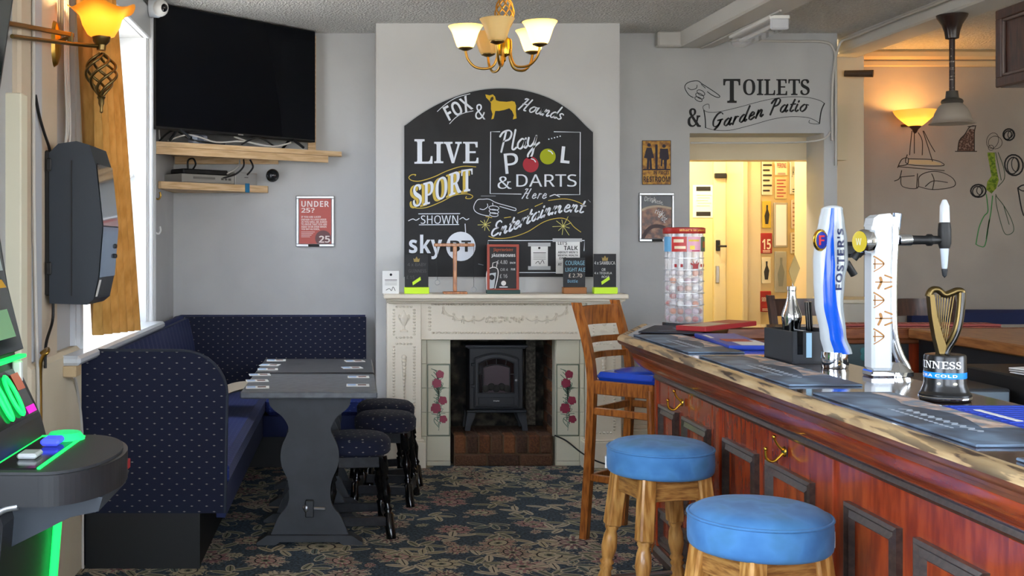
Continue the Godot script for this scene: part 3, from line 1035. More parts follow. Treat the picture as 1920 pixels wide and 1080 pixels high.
func machine():
	var g := thing("gaming_machine", "dark curved gaming machine with green edge lights and console shelf", "gaming machine")
	var z0 := -3.28
	var prof := pv([-1.12, 0.0, -0.90, 0.0, -0.845, 0.68, -0.84, 0.74, -0.89, 0.93, -0.96, 1.08, -0.965, 1.11, -0.94, 1.12, -0.985, 1.30, -1.007, 1.44, -1.02, 1.65, -1.007, 1.86, -0.969, 2.12, -0.945, 2.22, -1.12, 2.22])
	var b := MB.new()
	b.prism(prof, 0.52, Transform3D(Basis(), Vector3(0, 0, -2.76)))
	part(g, "cabinet", b, mat("1a1c20", 0.35))
	b = MB.new()
	var sp := v2([-0.93, 1.125, -0.977, 1.30, -0.999, 1.44, -1.012, 1.65, -0.999, 1.86, -0.961, 2.12])
	for i in sp.size() - 1:
		b.quad(Vector3(sp[i].x, sp[i].y, -2.79), Vector3(sp[i].x, sp[i].y, -3.245), Vector3(sp[i + 1].x, sp[i + 1].y, -3.245), Vector3(sp[i + 1].x, sp[i + 1].y, -2.79))
	part(g, "upper_screen", b, mat("0c1a18", 0.08))
	var scr := func(px0: float, t0: float, t1: float, za: float, zb: float, m: Material, called: String):
		var bb := MB.new()
		var pa := Vector2(-0.93, 1.125).lerp(Vector2(-0.999, 1.44), t0) + Vector2(0.004, 0)
		var pb := Vector2(-0.93, 1.125).lerp(Vector2(-0.999, 1.44), t1) + Vector2(0.004 - 0.01 * sin(t1 * PI), 0)
		bb.quad(Vector3(pa.x, pa.y, za), Vector3(pa.x, pa.y, zb), Vector3(pb.x, pb.y, zb), Vector3(pb.x, pb.y, za))
		part(g, called, bb, m)
	scr.call(0, 0.12, 0.36, -3.0, -3.19, glow("6f9a72", 0.35), "screen_symbol")
	scr.call(0, 0.55, 0.62, -3.0, -3.2, glow("b58a2a", 0.3), "screen_symbol")
	scr.call(0, 0.70, 0.95, -3.05, -3.2, glow("8d9a98", 0.3), "screen_symbol")
	b = MB.new()
	b.quad(Vector3(-0.888, 0.945, -2.80), Vector3(-0.888, 0.945, -3.24), Vector3(-0.952, 1.07, -3.24), Vector3(-0.952, 1.07, -2.80))
	part(g, "lower_screen", b, mat("0b0f10", 0.1))
	var lo := func(u: float, t: float) -> Vector3: return Vector3(lerpf(-0.882, -0.946, t), lerpf(0.945, 1.07, t) + 0.002, lerpf(-2.80, -3.24, u))
	for e in [[0.62, 0.10, 0.74, 0.9], [0.42, 0.1, 0.5, 0.9]]:
		b = MB.new()
		var pts := []
		for k in 17:
			var a := TAU * k / 16.0
			pts.append(lo.call(lerpf(e[0], e[2], 0.5 + 0.5 * cos(a)), lerpf(e[1], e[3], 0.5 + 0.5 * sin(a))))
		b.tube(pts, 0.006, 6, false)
		part(g, "digit_light", b, M.green)
	b = MB.new()
	b.quad(lo.call(0.78, 0.05), lo.call(0.96, 0.05), lo.call(0.96, 0.2), lo.call(0.78, 0.2))
	part(g, "bar_light", b, M.magenta)
	b = MB.new()
	b.quad(lo.call(0.80, 0.55), lo.call(0.96, 0.55), lo.call(0.96, 0.9), lo.call(0.80, 0.9))
	part(g, "screen_symbol", b, glow("b0604a", 0.4))
	part(g, "edge_light", null_box(-0.95, -0.925, 1.098, 1.108, -3.26, -2.78, 0.002), M.green)
	part(g, "ticket_slot", null_box(-0.955, -0.93, 1.03, 1.09, -3.245, -3.22, 0.004), M.white)
	# console
	b = MB.new()
	var pl := PackedVector2Array([Vector2(-0.92, -3.30), Vector2(-0.92, -2.74)])
	for k in 41:
		var a := -PI / 2 + PI * k / 40.0
		pl.append(Vector2(-0.75 + 0.15 * cos(a), -3.02 - 0.28 * sin(a)))
	b.plan(pl, 0.79, 0.865)
	for i in range(2, pl.size() - 1):
		pass
	part(g, "console", b, mat("26282b", 0.4))
	b = MB.new()
	var pl2 := PackedVector2Array()
	for p in pl:
		pl2.append(Vector2(-0.80, -3.02) + (p - Vector2(-0.80, -3.02)) * Vector2(0.94, 0.97))
	b.plan(pl2, 0.864, 0.872)
	part(g, "console_pad", b, mat("303235", 0.55))
	b = MB.new()
	b.prism(pv([-0.86, 0.80, -0.62, 0.79, -0.63, 0.755, -0.70, 0.74, -0.86, 0.66]), 0.34, Transform3D(Basis(), Vector3(0, 0, -2.85)))
	part(g, "console_bracket", b, mat("3a4149", 0.4))
	# buttons with lit surround
	b = MB.new()
	for s in [[-0.885, -0.875, -3.24, -2.78], [-0.765, -0.755, -3.24, -2.78], [-0.885, -0.755, -3.25, -3.235]]:
		b.ab(s[0], s[1], 0.872, 0.878, s[2], s[3], 0.002)
	part(g, "button_surround_light", b, M.green)
	b = MB.new()
	b.ab(-0.872, -0.768, 0.872, 0.876, -3.23, -2.78)
	part(g, "button_deck", b, M.blackgloss)
	b = MB.new()
	b.lathe(v2([0.0, 0.024, 0.042, 0.02, 0.052, 0.006, 0.054, 0]), 20, Transform3D(Basis(), Vector3(-0.80, 0.875, -3.20)))
	part(g, "start_button", b, glow("19d878", 0.8))
	b = MB.new()
	b.box(Vector3(-0.81, 0.888, -3.10), Vector3(0.05, 0.018, 0.07), 0.006)
	part(g, "spin_button", b, M.bluelight)
	b = MB.new()
	b.box(Vector3(-0.82, 0.884, -2.92), Vector3(0.05, 0.014, 0.07), 0.005)
	part(g, "collect_button", b, mat("c8ccd0", 0.3))
	# lower front
	b = MB.new()
	b.box(Vector3(-0.862, 0.33, -3.265), Vector3(0.022, 0.62, 0.02), 0.004, Basis(Vector3(0, 0, 1), -0.08))
	part(g, "edge_light", b, M.green)
	b = MB.new()
	b.box(Vector3(-0.868, 0.36, -2.92), Vector3(0.004, 0.10, 0.09), 0.0, Basis(Vector3(0, 0, 1), -0.08))
	part(g, "sticker", b, mat("b5b8ba", 0.6))
	b = MB.new()
	b.tube(smooth(v3([-0.80, 0.79, -2.745, -0.84, 0.78, -2.745, -0.88, 0.74, -2.745, -0.895, 0.68, -2.745]), 6), 0.008, 8)
	part(g, "trim_strip", b, M.silver)
	part(g, "badge", null_box(-0.616, -0.605, 0.81, 0.835, -3.13, -3.09, 0.001), M.red)

func television():
	var tv := thing("television", "large flat black television angled across the alcove corner", "television", Vector3(-0.703, 2.1, -7.23), deg_to_rad(45.6))
	part(tv, "case", null_box(-0.657, 0.657, 0.0, 0.745, -0.055, 0.0, 0.006), M.black)
	var scr := mat("0b0d13", 0.12)
	scr.metallic_specular = 0.25
	part(tv, "screen", null_box(-0.648, 0.648, 0.016, 0.737, 0.0, 0.003), scr)
	part(tv, "rear_housing", null_box(-0.4, 0.4, 0.1, 0.5, -0.09, -0.055, 0.01), M.black)
	for s in [-1.0, 1.0]:
		var b := MB.new()
		b.tube([Vector3(0.46 * s, 0.02, -0.03), Vector3(0.46 * s, -0.052, 0.09)], 0.009, 6)
		b.tube([Vector3(0.46 * s, 0.02, -0.03), Vector3(0.46 * s, -0.052, -0.12)], 0.009, 6)
		part(tv, "foot", b, M.black)
	part(tv, "logo", null_box(-0.02, 0.02, 0.004, 0.011, 0.0, 0.0035), M.silver)
	var b := MB.new()
	b.ab(-0.30, -0.245, 1.995, 2.83, -7.795, -7.765, 0.003)
	solo("batten", b, M.pine, "narrow pine batten on the wall behind the television", "batten")
	var sh := thing("corner_shelf", "triangular pine corner shelf carrying the television", "shelf")
	b = MB.new()
	b.plan(pv([-1.21, -7.795, -1.21, -6.92, -0.90, -7.12, -0.07, -7.72, -0.07, -7.795]), 2.01, 2.04)
	part(sh, "board", b, M.pine)
	b = MB.new()
	b.plan(pv([-1.21, -6.935, -0.92, -7.14, -0.16, -7.70, -0.16, -7.73, -0.92, -7.17, -1.21, -6.965]), 1.965, 2.01)
	part(sh, "front_batten", b, M.pine)
	b = MB.new()
	b.ab(-1.2, -0.5, 1.96, 2.01, -7.795, -7.76)
	part(sh, "wall_batten", b, M.pine)
	sh = thing("corner_shelf", "small triangular pine corner shelf holding the silver player", "shelf")
	b = MB.new()
	b.plan(pv([-1.21, -7.795, -1.21, -7.16, -1.19, -7.15, -0.57, -7.74, -0.57, -7.795]), 1.765, 1.81)
	part(sh, "board", b, M.pine)
	b = MB.new()
	b.box(Vector3(-0.695, 1.79, -7.617), Vector3(0.035, 0.06, 0.004), 0.0, Basis(Vector3.UP, deg_to_rad(43.5)))
	part(sh, "tape", b, mat("1d6f9a", 0.4), "strip of blue tape")
	var yaw := deg_to_rad(43.5)
	var pl := thing("media_player", "flat silver media player on the small corner shelf", "player", Vector3(-0.93, 1.81, -7.44), yaw)
	part(pl, "case", null_box(-0.21, 0.21, 0.004, 0.058, -0.2, 0.0, 0.003), mat("a19f99", 0.4, 0.3))
	part(pl, "tray", null_box(-0.12, 0.05, 0.028, 0.042, 0.0, 0.003), mat("6e6c67", 0.4))
	for k in 3:
		part(pl, "button", null_box(0.10 + k * 0.03, 0.12 + k * 0.03, 0.026, 0.04, 0.0, 0.004, 0.001), mat("4d4b47", 0.4))
	var sb := thing("set_top_box", "plain silver box beside the media player", "box", Vector3(-0.71, 1.81, -7.66), yaw)
	part(sb, "case", null_box(-0.09, 0.10, 0.0, 0.085, -0.08, 0.0, 0.004), mat("a7a7a5", 0.35, 0.4))
	part(sb, "logo", null_box(-0.01, 0.02, 0.05, 0.055, 0.0, 0.002), mat("5a5a5a", 0.5))
	var rt := thing("router", "black router lying on top of the media player", "router", Vector3(-0.94, 1.868, -7.47), yaw)
	part(rt, "case", null_box(-0.19, 0.17, 0.0, 0.035, -0.15, 0.0, 0.008), M.black)
	b = MB.new()
	b.tube(smooth(v3([-0.12, 0.03, -0.05, -0.12, 0.09, -0.05, -0.08, 0.105, -0.05, -0.06, 0.07, -0.05, -0.1, 0.03, -0.03]), 6), 0.006, 6)
	part(rt, "cable_loop", b, M.cable)
	b = MB.new()
	b.ball(Vector3.ZERO, Vector3(0.045, 0.045, 0.045), 20, 14)
	var sp := solo("speaker_ball", b, mat("2c2e31", 0.12, 0.3), "small shiny black ball beside the silver box", "speaker")
	sp.position = on(511, 329, 7.72)
	part(sp, "stalk", null_box(-0.006, 0.006, -0.006, 0.006, -0.075, -0.03), M.black)
	# cables under and beside the set
	var cab := [
		[[-1.13, 2.05, -7.02, -1.0, 2.09, -7.05, -0.85, 2.055, -7.17, -0.7, 2.07, -7.28, -0.55, 2.05, -7.38], M.wire, "white cable trailing along the television shelf edge"],
		[[-1.18, 2.05, -7.02, -1.10, 2.12, -7.08, -0.98, 2.06, -7.08, -0.8, 2.05, -7.22], M.cable, "black cable coiled at the window end of the television shelf"],
		[[-0.75, 2.10, -7.28, -0.62, 2.06, -7.33, -0.5, 2.05, -7.42, -0.4, 2.08, -7.5], M.wire, "white cable below the middle of the television"],
		[[-0.7, 2.05, -7.27, -0.6, 2.10, -7.33, -0.5, 2.05, -7.43], M.cable, "black cable looping below the television"],
		[[-0.72, 1.98, -7.62, -0.72, 1.93, -7.60, -0.77, 1.88, -7.58, -0.85, 1.85, -7.52], M.cable, "black cable hanging between the two corner shelves"],
		[[-0.68, 1.98, -7.65, -0.66, 1.93, -7.64, -0.70, 1.88, -7.66], M.cable, "short black cable falling behind the silver box"],
		[[-0.75, 1.98, -7.66, -0.76, 1.93, -7.64, -0.83, 1.88, -7.58], M.wire, "grey cable hanging between the two corner shelves"],
		[[-1.19, 2.80, -7.0, -1.19, 2.6, -7.02, -1.195, 2.3, -7.02, -1.18, 2.06, -7.04], M.wire, "white cable falling behind the window end of the television"],
	]
	for c in cab:
		b = MB.new()
		b.tube(smooth(v3(c[0]), 6), 0.006, 6)
		solo("cable", b, c[1], c[2], "cable", "cables of the television corner")
	b = MB.new()
	b.box(Vector3(-0.96, 2.07, -7.135), Vector3(0.11, 0.055, 0.07), 0.01, Basis(Vector3.UP, 0.7))
	var ad := solo("power_adapter", b, mat("8d93a0", 0.5), "grey adapter with a round dial under the television", "adapter")
	b = MB.new()
	b.lathe(v2([0.0, 0.0, 0.022, 0.0, 0.026, -0.006]), 16, Transform3D(Basis(Vector3(1, 0, 0), Vector3(0, 0, 1), Vector3(0, -1, 0)).rotated(Vector3.UP, 0.7), Vector3(-0.935, 2.07, -7.105)))
	part(ad, "dial", b, mat("4d5566", 0.3))

func bench():
	var g := thing("corner_bench", "navy spotted upholstered corner bench under the window", "bench")
	var b := MB.new()
	# end panel
	var poly := PackedVector2Array([Vector2(-1.195, 0.245), Vector2(-0.555, 0.245), Vector2(-0.545, 0.76)])
	for k in 9:
		var a := PI / 2 * k / 8.0
		poly.append(Vector2(-0.745 + 0.20 * cos(a), 0.76 + 0.193 * sin(a)))
	poly.append(Vector2(-1.15, 0.955))
	poly.append(Vector2(-1.195, 0.93))
	b.prism(poly, 0.055, Transform3D(Basis(), Vector3(0, 0, -5.0)))
	part(g, "end_panel", b, M.dots)
	b = MB.new()
	var rim := []
	for p in poly.slice(1):
		rim.append(Vector3(p.x, p.y, -5.005))
	b.tube(rim, 0.007, 8)
	part(g, "piping", b, mat("1b2433", 0.7))
	part(g, "end_base", null_box(-1.165, -0.665, 0.0, 0.245, -5.06, -5.01), M.black)
	# fluted back along the window wall, plain back along the alcove wall
	b = MB.new()
	b.grid(150, 6, func(u, v):
		var z: float = -5.06 - u * 2.62
		var flute: float = 0.010 * absf(sin(u * 2.62 / 0.06 * PI * 0.5))
		var bulge: float = 0.02 * sin(v * PI)
		return Vector3(-1.10 + flute + bulge + 0.06 * (1.0 - v), 0.44 + v * 0.48, z))
	b.ab(-1.205, -1.10, 0.44, 0.92, -7.68, -5.06)
	part(g, "backrest", b, M.navy, "fluted navy backrest below the sill")
	b = MB.new()
	b.tube([Vector3(-1.15, 0.915, -5.06), Vector3(-1.15, 0.915, -7.74), Vector3(0.09, 0.915, -7.74)], 0.026, 10)
	part(g, "top_roll", b, M.navy)
	b = MB.new()
	b.grid(40, 6, func(u, v): return Vector3(-1.15 + u * 1.245, 0.44 + v * 0.49, -7.68 + 0.05 * (1.0 - v) + 0.015 * sin(v * PI)))
	b.ab(-1.2, 0.095, 0.44, 0.93, -7.79, -7.68, 0.01)
	part(g, "backrest", b, M.dots)
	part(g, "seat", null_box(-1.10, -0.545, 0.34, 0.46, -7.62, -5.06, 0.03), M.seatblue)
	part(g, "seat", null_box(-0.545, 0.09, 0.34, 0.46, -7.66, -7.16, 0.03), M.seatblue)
	part(g, "seat_front", null_box(-0.60, -0.558, 0.21, 0.345, -7.2, -5.06, 0.004), M.navy)
	part(g, "seat_front", null_box(-0.56, 0.08, 0.21, 0.345, -7.2, -7.175, 0.004), M.navy)
	part(g, "plinth", null_box(-1.2, -0.67, 0.0, 0.34, -7.7, -5.07), M.black)
	part(g, "plinth", null_box(-0.67, 0.05, 0.0, 0.34, -7.7, -7.28), M.black)
	b = MB.new()
	b.grid(14, 10, func(u, v): return Vector3(-0.92 + u * 0.36 + 0.02 * sin(v * 7.0), 0.468 + 0.03 * sin(u * PI) + 0.02 * sin(v * 5.0 + u * 3.0) + 0.14 * u, -6.75 + v * 0.42))
	var bag := solo("cloth_bag", b, mat("b3a896", 0.9), "beige cloth bag lying on the bench behind the tables", "bag")
	b = MB.new()
	b.tube(smooth(v3([-0.58, 0.61, -6.7, -0.5, 0.64, -6.66, -0.48, 0.65, -6.55, -0.57, 0.62, -6.47]), 6), 0.008, 6)
	part(bag, "handle", b, mat("c9bfae", 0.8))

func turned_leg(a: Vector3, c: Vector3, prof: Array, segs := 12) -> MB:
	# prof: (t along the leg from top, radius)
	var b := MB.new()
	var pts := []
	var rad := []
	for p in prof:
		pts.append(a.lerp(c, p.x))
		rad.append(p.y)
	b.tube(pts, rad, segs)
	return b

func tables():
	var t := thing("trestle_table", "grey topped trestle table closest to the fireplace carpet", "table", Vector3(-0.2, 0, -5.665), 0.0, "trestle tables beside the bench")
	t.set_meta("label", "trestle table with a plain grey top and beer mats")
	var top := part(t, "tabletop", null_box(-0.318, 0.318, 0.703, 0.735, -0.365, 0.365, 0.006), M.tablegrey)
	var half := v2([0.197, 0.703, 0.19, 0.66, 0.172, 0.635, 0.128, 0.60, 0.104, 0.56, 0.10, 0.535, 0.115, 0.50, 0.132, 0.46, 0.139, 0.41, 0.130, 0.36, 0.108, 0.31, 0.098, 0.26, 0.100, 0.20, 0.118, 0.165, 0.142, 0.135, 0.165, 0.09, 0.19, 0.03])
	half = smooth(half, 3)
	var poly := PackedVector2Array()
	for p in half:
		poly.append(p)
	for i in range(half.size() - 1, -1, -1):
		poly.append(Vector2(-half[i].x, half[i].y))
	for z in [0.24, -0.20]:
		var b := MB.new()
		b.prism(poly, 0.035, Transform3D(Basis(), Vector3(0, 0, z)))
		part(t, "trestle_end", b, M.trestle)
		b = MB.new()
		b.prism(pv([-0.25, 0.0, -0.25, 0.012, -0.20, 0.045, 0.20, 0.045, 0.25, 0.012, 0.25, 0.0, 0.16, 0.0, 0.14, 0.014, -0.14, 0.014, -0.16, 0.0]), 0.085, Transform3D(Basis(), Vector3(0, 0, z + 0.025)))
		part(t, "foot", b, M.trestle)
	part(t, "stretcher", null_box(-0.02, 0.02, 0.13, 0.21, -0.2, 0.27, 0.004), M.trestle)
	var w := MB.new()
	w.box(Vector3(0.02, 0.172, 0.255), Vector3(0.11, 0.014, 0.016), 0.004, Basis(Vector3(0, 0, 1), -0.06))
	w.ball(Vector3(-0.015, 0.172, 0.262), Vector3(0.014, 0.02, 0.012))
	part(t, "wedge", w, M.steel, "metal wedge through the trestle end")
	var t2 := dup(t, "dark trestle table standing behind the grey topped table", Vector3(-0.2, 0, -6.465))
	(t2.get_child(0) as MeshInstance3D).material_override = M.tabledark
	(t2.get_child(0) as MeshInstance3D).scale = Vector3(1, 1, 1)
	# beer mats
	var spots := [
		[487, 706, 5.98, "beer mat at the far bench corner of the grey table"], [482, 719, 5.72, "middle beer mat on the bench side of the grey table"], [483, 731, 5.46, "beer mat at the open bench corner of the grey table"],
		[672, 710, 5.88, "far beer mat on the stool side of the grey table"], [671, 727, 5.54, "close beer mat on the stool side of the grey table"],
		[518, 676, 6.72, "far beer mat on the bench side of the dark table"], [506, 685, 6.46, "middle beer mat on the bench side of the dark table"], [502, 694, 6.24, "close beer mat on the bench side of the dark table"],
		[665, 677, 6.68, "far beer mat on the stool side of the dark table"], [660, 691, 6.32, "close beer mat on the stool side of the dark table"]]
	for s in spots:
		var bm := thing("beer_mat", s[3], "beer mat", Vector3(wx(s[0], s[2]), 0.7355, -s[2]), rng.randf_range(-0.2, 0.2), "beer mats on the trestle tables")
		part(bm, "card", null_box(-0.055, 0.055, 0.0, 0.003, -0.04, 0.04), M.paper)
		part(bm, "print", null_box(-0.05, -0.01, 0.003, 0.0034, -0.034, 0.034), mat("a9c3e2", 0.6))
		part(bm, "print", null_box(0.0, 0.04, 0.003, 0.0034, -0.02, 0.025), mat("6a4a42", 0.6))
	# low stools
	var st := thing("low_stool", "navy low stool under the edge of the grey table", "stool", Vector3(0.02, 0, -5.66), 0.1, "low stools by the trestle tables")
	var b := MB.new()
	b.lathe(v2([0, 0.492, 0.09, 0.49, 0.142, 0.482, 0.162, 0.468, 0.172, 0.45, 0.170, 0.405, 0.162, 0.395, 0, 0.395]), 32)
	part(st, "seat", b, M.dots)
	b = MB.new()
	b.box(Vector3(0, 0.365, 0), Vector3(0.26, 0.055, 0.26), 0.004)
	part(st, "apron", b, M.tabledark)
	var lp := v2([0, 0.024, 0.22, 0.024, 0.23, 0.014, 0.27, 0.022, 0.30, 0.014, 0.42, 0.026, 0.52, 0.018, 0.60, 0.014, 0.64, 0.022, 0.68, 0.014, 0.70, 0.024, 1.0, 0.024])
	var cr := []
	for k in 4:
		var sx := -1.0 if k in [0, 3] else 1.0
		var sz := -1.0 if k < 2 else 1.0
		var foot := Vector3(0.155 * sx, 0, 0.155 * sz)
		part(st, "leg", turned_leg(Vector3(0.115 * sx, 0.39, 0.115 * sz), foot, lp), M.blackgloss)
		cr.append(foot * 0.965 + Vector3(0, 0.085, 0))
	for k in 4:
		b = MB.new()
		var m: Vector3 = (cr[k] + cr[(k + 1) % 4]) / 2
		b.box(m, Vector3(0.27, 0.045, 0.02) if k % 2 == 0 else Vector3(0.02, 0.045, 0.27), 0.003)
		part(st, "stretcher", b, M.tabledark)
	dup(st, "navy low stool pulled out in front of the fireplace pilaster", Vector3(0.185, 0, -6.36), -0.15)
	dup(st, "navy low stool half hidden behind another stool near the pilaster", Vector3(0.2, 0, -6.82), 0.3)

func beads(b: MB, x0: float, x1: float, y0: float, y1: float, z: float, step := 0.02, r := 0.0078, cut := 0.02):
	var p := PackedVector2Array([Vector2(x0 + cut, y0), Vector2(x1 - cut, y0), Vector2(x1, y0 + cut), Vector2(x1, y1 - cut), Vector2(x1 - cut, y1), Vector2(x0 + cut, y1), Vector2(x0, y1 - cut), Vector2(x0, y0 + cut)])
	for i in 8:
		var a := p[i]
		var c := p[(i + 1) % 8]
		var n := maxi(1, int(a.distance_to(c) / step))
		for k in n:
			var q := a.lerp(c, float(k) / n)
			b.ball(Vector3(q.x, q.y, z), Vector3(r * 1.25, r * 0.95, r * 0.8), 6, 4)

func fireplace():
	var g := thing("fireplace_surround", "cream carved fireplace surround with beaded panels and flower tiles", "fireplace")
	var cx := 0.965
	var b := MB.new()
	var mp := v2([0.0, 1.055, 0.09, 1.055, 0.105, 1.068, 0.125, 1.074, 0.132, 1.09, 0.132, 1.104, 0.0, 1.104])
	b.ab(cx - 0.765, cx + 0.765, 1.074, 1.104, -7.45, -7.16, 0.006)
	b.ab(cx - 0.75, cx + 0.75, 1.058, 1.076, -7.45, -7.185, 0.006)
	b.ab(cx - 0.74, cx + 0.74, 1.045, 1.060, -7.45, -7.21, 0.006)
	part(g, "mantel_shelf", b, M.mantel)
	b = MB.new()
	b.ab(cx - 0.53, cx + 0.53, 0.808, 1.05, -7.45, -7.30, 0.003)
	part(g, "frieze", b, M.mantel)
	b = MB.new()
	beads(b, wx(806, 7.29), wx(1088, 7.29), wy(624, 7.29), wy(571, 7.29), -7.30)
	part(g, "bead_border", b, M.mantel)
	# swags
	b = MB.new()
	for s in [1.0, -1.0]:
		var pts := v2([831, 580, 851, 592, 868, 597, 888, 597, 908, 595])
		for i in pts.size() - 1:
			var a: Vector2 = pts[i]
			var c: Vector2 = pts[i + 1]
			if s < 0:
				a.x = 1894 - a.x
				c.x = 1894 - c.x
			var q := []
			for k in 7:
				var t := k / 6.0
				var p := a.lerp(c, t) + Vector2(0, 5.0 * sin(PI * t))
				q.append(on(p.x, p.y, 7.297))
			b.tube(q, 0.006, 6)
			b.tube([on(a.x, a.y - 4, 7.297), on(a.x + 2 * s, a.y + 10, 7.297)], 0.004, 5)
			b.tube([on(a.x, a.y - 4, 7.297), on(a.x - 2 * s, a.y + 8, 7.297)], 0.004, 5)
			b.ball(on(a.x, a.y - 3, 7.297), Vector3(0.008, 0.008, 0.006), 6, 4)
	for k in 26:
		b.ball(on(912 + k % 13 * 5.5 + rng.randf() * 3, 593 + (k / 13) * 6 + rng.randf() * 5, 7.297), Vector3(0.009, 0.008, 0.009), 6, 4)
	part(g, "swag", b, M.mantel, "carved garland swags with a central cluster")
	for s in [-1.0, 1.0]:
		var xa: float = cx + s * 0.745
		var xb: float = cx + s * 0.525
		var lo := minf(xa, xb)
		var hi := maxf(xa, xb)
		part(g, "pilaster", null_box(lo, hi, 0.17, 1.05, -7.45, -7.275, 0.004), M.mantel)
		b = MB.new()
		b.ab(lo - 0.028, hi + 0.028, 0.0, 0.165, -7.45, -7.245, 0.004)
		b.ab(lo - 0.02, hi + 0.02, 0.163, 0.18, -7.45, -7.252, 0.006)
		part(g, "plinth", b, M.mantel)
		b = MB.new()
		beads(b, lo + 0.045, hi - 0.045, 0.825, 1.02, -7.275, 0.019, 0.0072)
		beads(b, lo + 0.045, hi - 0.045, 0.22, 0.785, -7.275, 0.019, 0.0072)
		part(g, "bead_border", b, M.mantel)
		b = MB.new()
		var m := (lo + hi) / 2
		b.lathe(v2([0, 0, 0.026, 0, 0.024, 0.012, 0.008, 0.02, 0.007, 0.045, 0.014, 0.055, 0.026, 0.09, 0.030, 0.105, 0.02, 0.115, 0.012, 0.13, 0.006, 0.15, 0, 0.165]), 12, Transform3D(Basis.from_scale(Vector3(1, 0.85, 0.4)), Vector3(m, 0.86, -7.275)))
		for e in [-1.0, 1.0]:
			b.tube(smooth([Vector3(m + e * 0.02, 0.925, -7.272), Vector3(m + e * 0.036, 0.95, -7.272), Vector3(m + e * 0.03, 0.97, -7.272), Vector3(m + e * 0.018, 0.955, -7.272)], 4), 0.003, 5)
		part(g, "urn", b, M.mantel, "carved urn")
		b = MB.new()
		for k in 13:
			var t := k / 12.0
			b.ball(Vector3(m, 0.70 - t * 0.27, -7.274), Vector3(lerpf(0.017, 0.004, t), lerpf(0.016, 0.010, t), 0.010), 8, 5)
		part(g, "husk_drop", b, M.mantel, "carved husk drop")
	# tiles: a wide and a narrow column on each side of the opening
	var rows := [0.805, 0.652, 0.497, 0.342, 0.188, 0.03]
	b = MB.new()
	b.ab(0.44, 0.630, 0.0, 0.81, -7.45, -7.346)
	b.ab(1.30, 1.49, 0.0, 0.81, -7.45, -7.346)
	part(g, "tile_backing", b, mat("b9b5a2", 0.8))
	for side in 2:
		for r in 5:
			for c in 2:
				var x0: float = [[0.479, 0.444], [1.305, 1.457]][side][c]
				var x1: float = [[0.630, 0.477], [1.455, 1.486]][side][c]
				b = MB.new()
				b.ab(x0 + 0.001, x1 - 0.001, rows[r + 1] + 0.001, rows[r] - 0.001, -7.36, -7.335, 0.002)
				part(g, "tile", b, M.tile)
		var x0: float = [0.479, 1.305][side]
		part(g, "tile_base", null_box([0.479, 1.305][side], [0.630, 1.455][side], 0.0, 0.029, -7.36, -7.33, 0.003), M.tile)
		# painted flowers on the three middle tiles
		var f := func(p: Vector2) -> Vector3: return Vector3(x0 + 0.075 + p.x * 0.001, 0.42 + p.y * 0.001, -7.3342)
		var ff := func(p: Vector2) -> Vector3: return Vector3(x0 + 0.075 + p.x * 0.001, 0.42 + p.y * 0.001, -7.3336)
		b = MB.new()
		for e in [[-70, -226, 70, -226], [-70, 226, 70, 226], [-70, -226, -70, 226], [70, -226, 70, 226]]:
			b.ribbon(v2(e), 7.0, f)
		part(g, "tile_border", b, mat("6d7a66", 0.4), "grey green painted border")
		b = MB.new()
		var r2 := RandomNumberGenerator.new()
		r2.seed = 9
		for k in 46:
			var y := r2.randf_range(-190, 150)
			var a := v2([r2.randf_range(-12, 12), y, r2.randf_range(-30, 30), y + r2.randf_range(15, 35), r2.randf_range(-50, 50), y + r2.randf_range(30, 60)])
			b.ribbon(smooth(a, 3), 4.6, f, 0.3)
		b.ribbon(smooth(v2([0, -195, 8, -100, -6, 0, 6, 90, -8, 165]), 6), 3.0, f)
		part(g, "painted_leaf", b, mat("5f7a68", 0.4))
		b = MB.new()
		for fl in [[8, 165, 29], [-12, 108, 34], [26, -2, 31], [-18, -52, 37], [30, -122, 28]]:
			b = MB.new()
			for k in 5:
				var a: float = TAU * k / 5.0 + fl[0]
				var c: Vector2 = Vector2(fl[0], fl[1]) + Vector2.from_angle(a) * fl[2] * 0.45
				var pp := PackedVector2Array()
				for j in 8:
					pp.append(c + Vector2.from_angle(TAU * j / 8.0) * fl[2] * (0.5 + 0.12 * sin(j * 3.0)))
				for j in 8:
					var up := Vector3(0, 0, k * 0.00012)
					b.tri(ff.call(c) + up, ff.call(pp[j]) + up, ff.call(pp[(j + 1) % 8]) + up)
			part(g, "painted_flower", b, M.crimson, "crimson painted flower")
	# hearth
	var h := thing("brick_hearth", "raised hearth of brown bricks under the stove", "hearth")
	part(h, "mortar", null_box(0.652, 1.285, 0.0, 0.188, -7.77, -7.335), M.mortar)
	for k in 8:
		b = MB.new()
		var x := 0.655 + k * 0.079
		b.box(Vector3(x + 0.0365, 0.137, -7.39), Vector3(0.070, 0.116, 0.13), 0.008, Basis(Vector3(0, 0, 1), rng.randf_range(-0.02, 0.02)))
		part(h, "brick", b, M.bricks[(k * 3 + 2) % 4])
		b = MB.new()
		b.box(Vector3(x + 0.0365, 0.137, -7.56), Vector3(0.070, 0.116, 0.19), 0.008)
		part(h, "brick", b, M.bricks[1])
	for k in 3:
		b = MB.new()
		b.box(Vector3(0.758 + k * 0.21, 0.036, -7.375), Vector3(0.202, 0.072, 0.11), 0.008)
		part(h, "brick", b, M.bricks[[3, 1, 3][k]])
	b = MB.new()
	b.tube(smooth(v3([1.29, 0.20, -7.30, 1.36, 0.17, -7.27, 1.45, 0.10, -7.23, 1.55, 0.05, -7.2, 1.66, 0.03, -7.17, 1.85, 0.02, -7.2]), 6), 0.005, 6)
	solo("stove_cable", b, M.cable, "black cable running from the stove past the fireplace tiles", "cable")

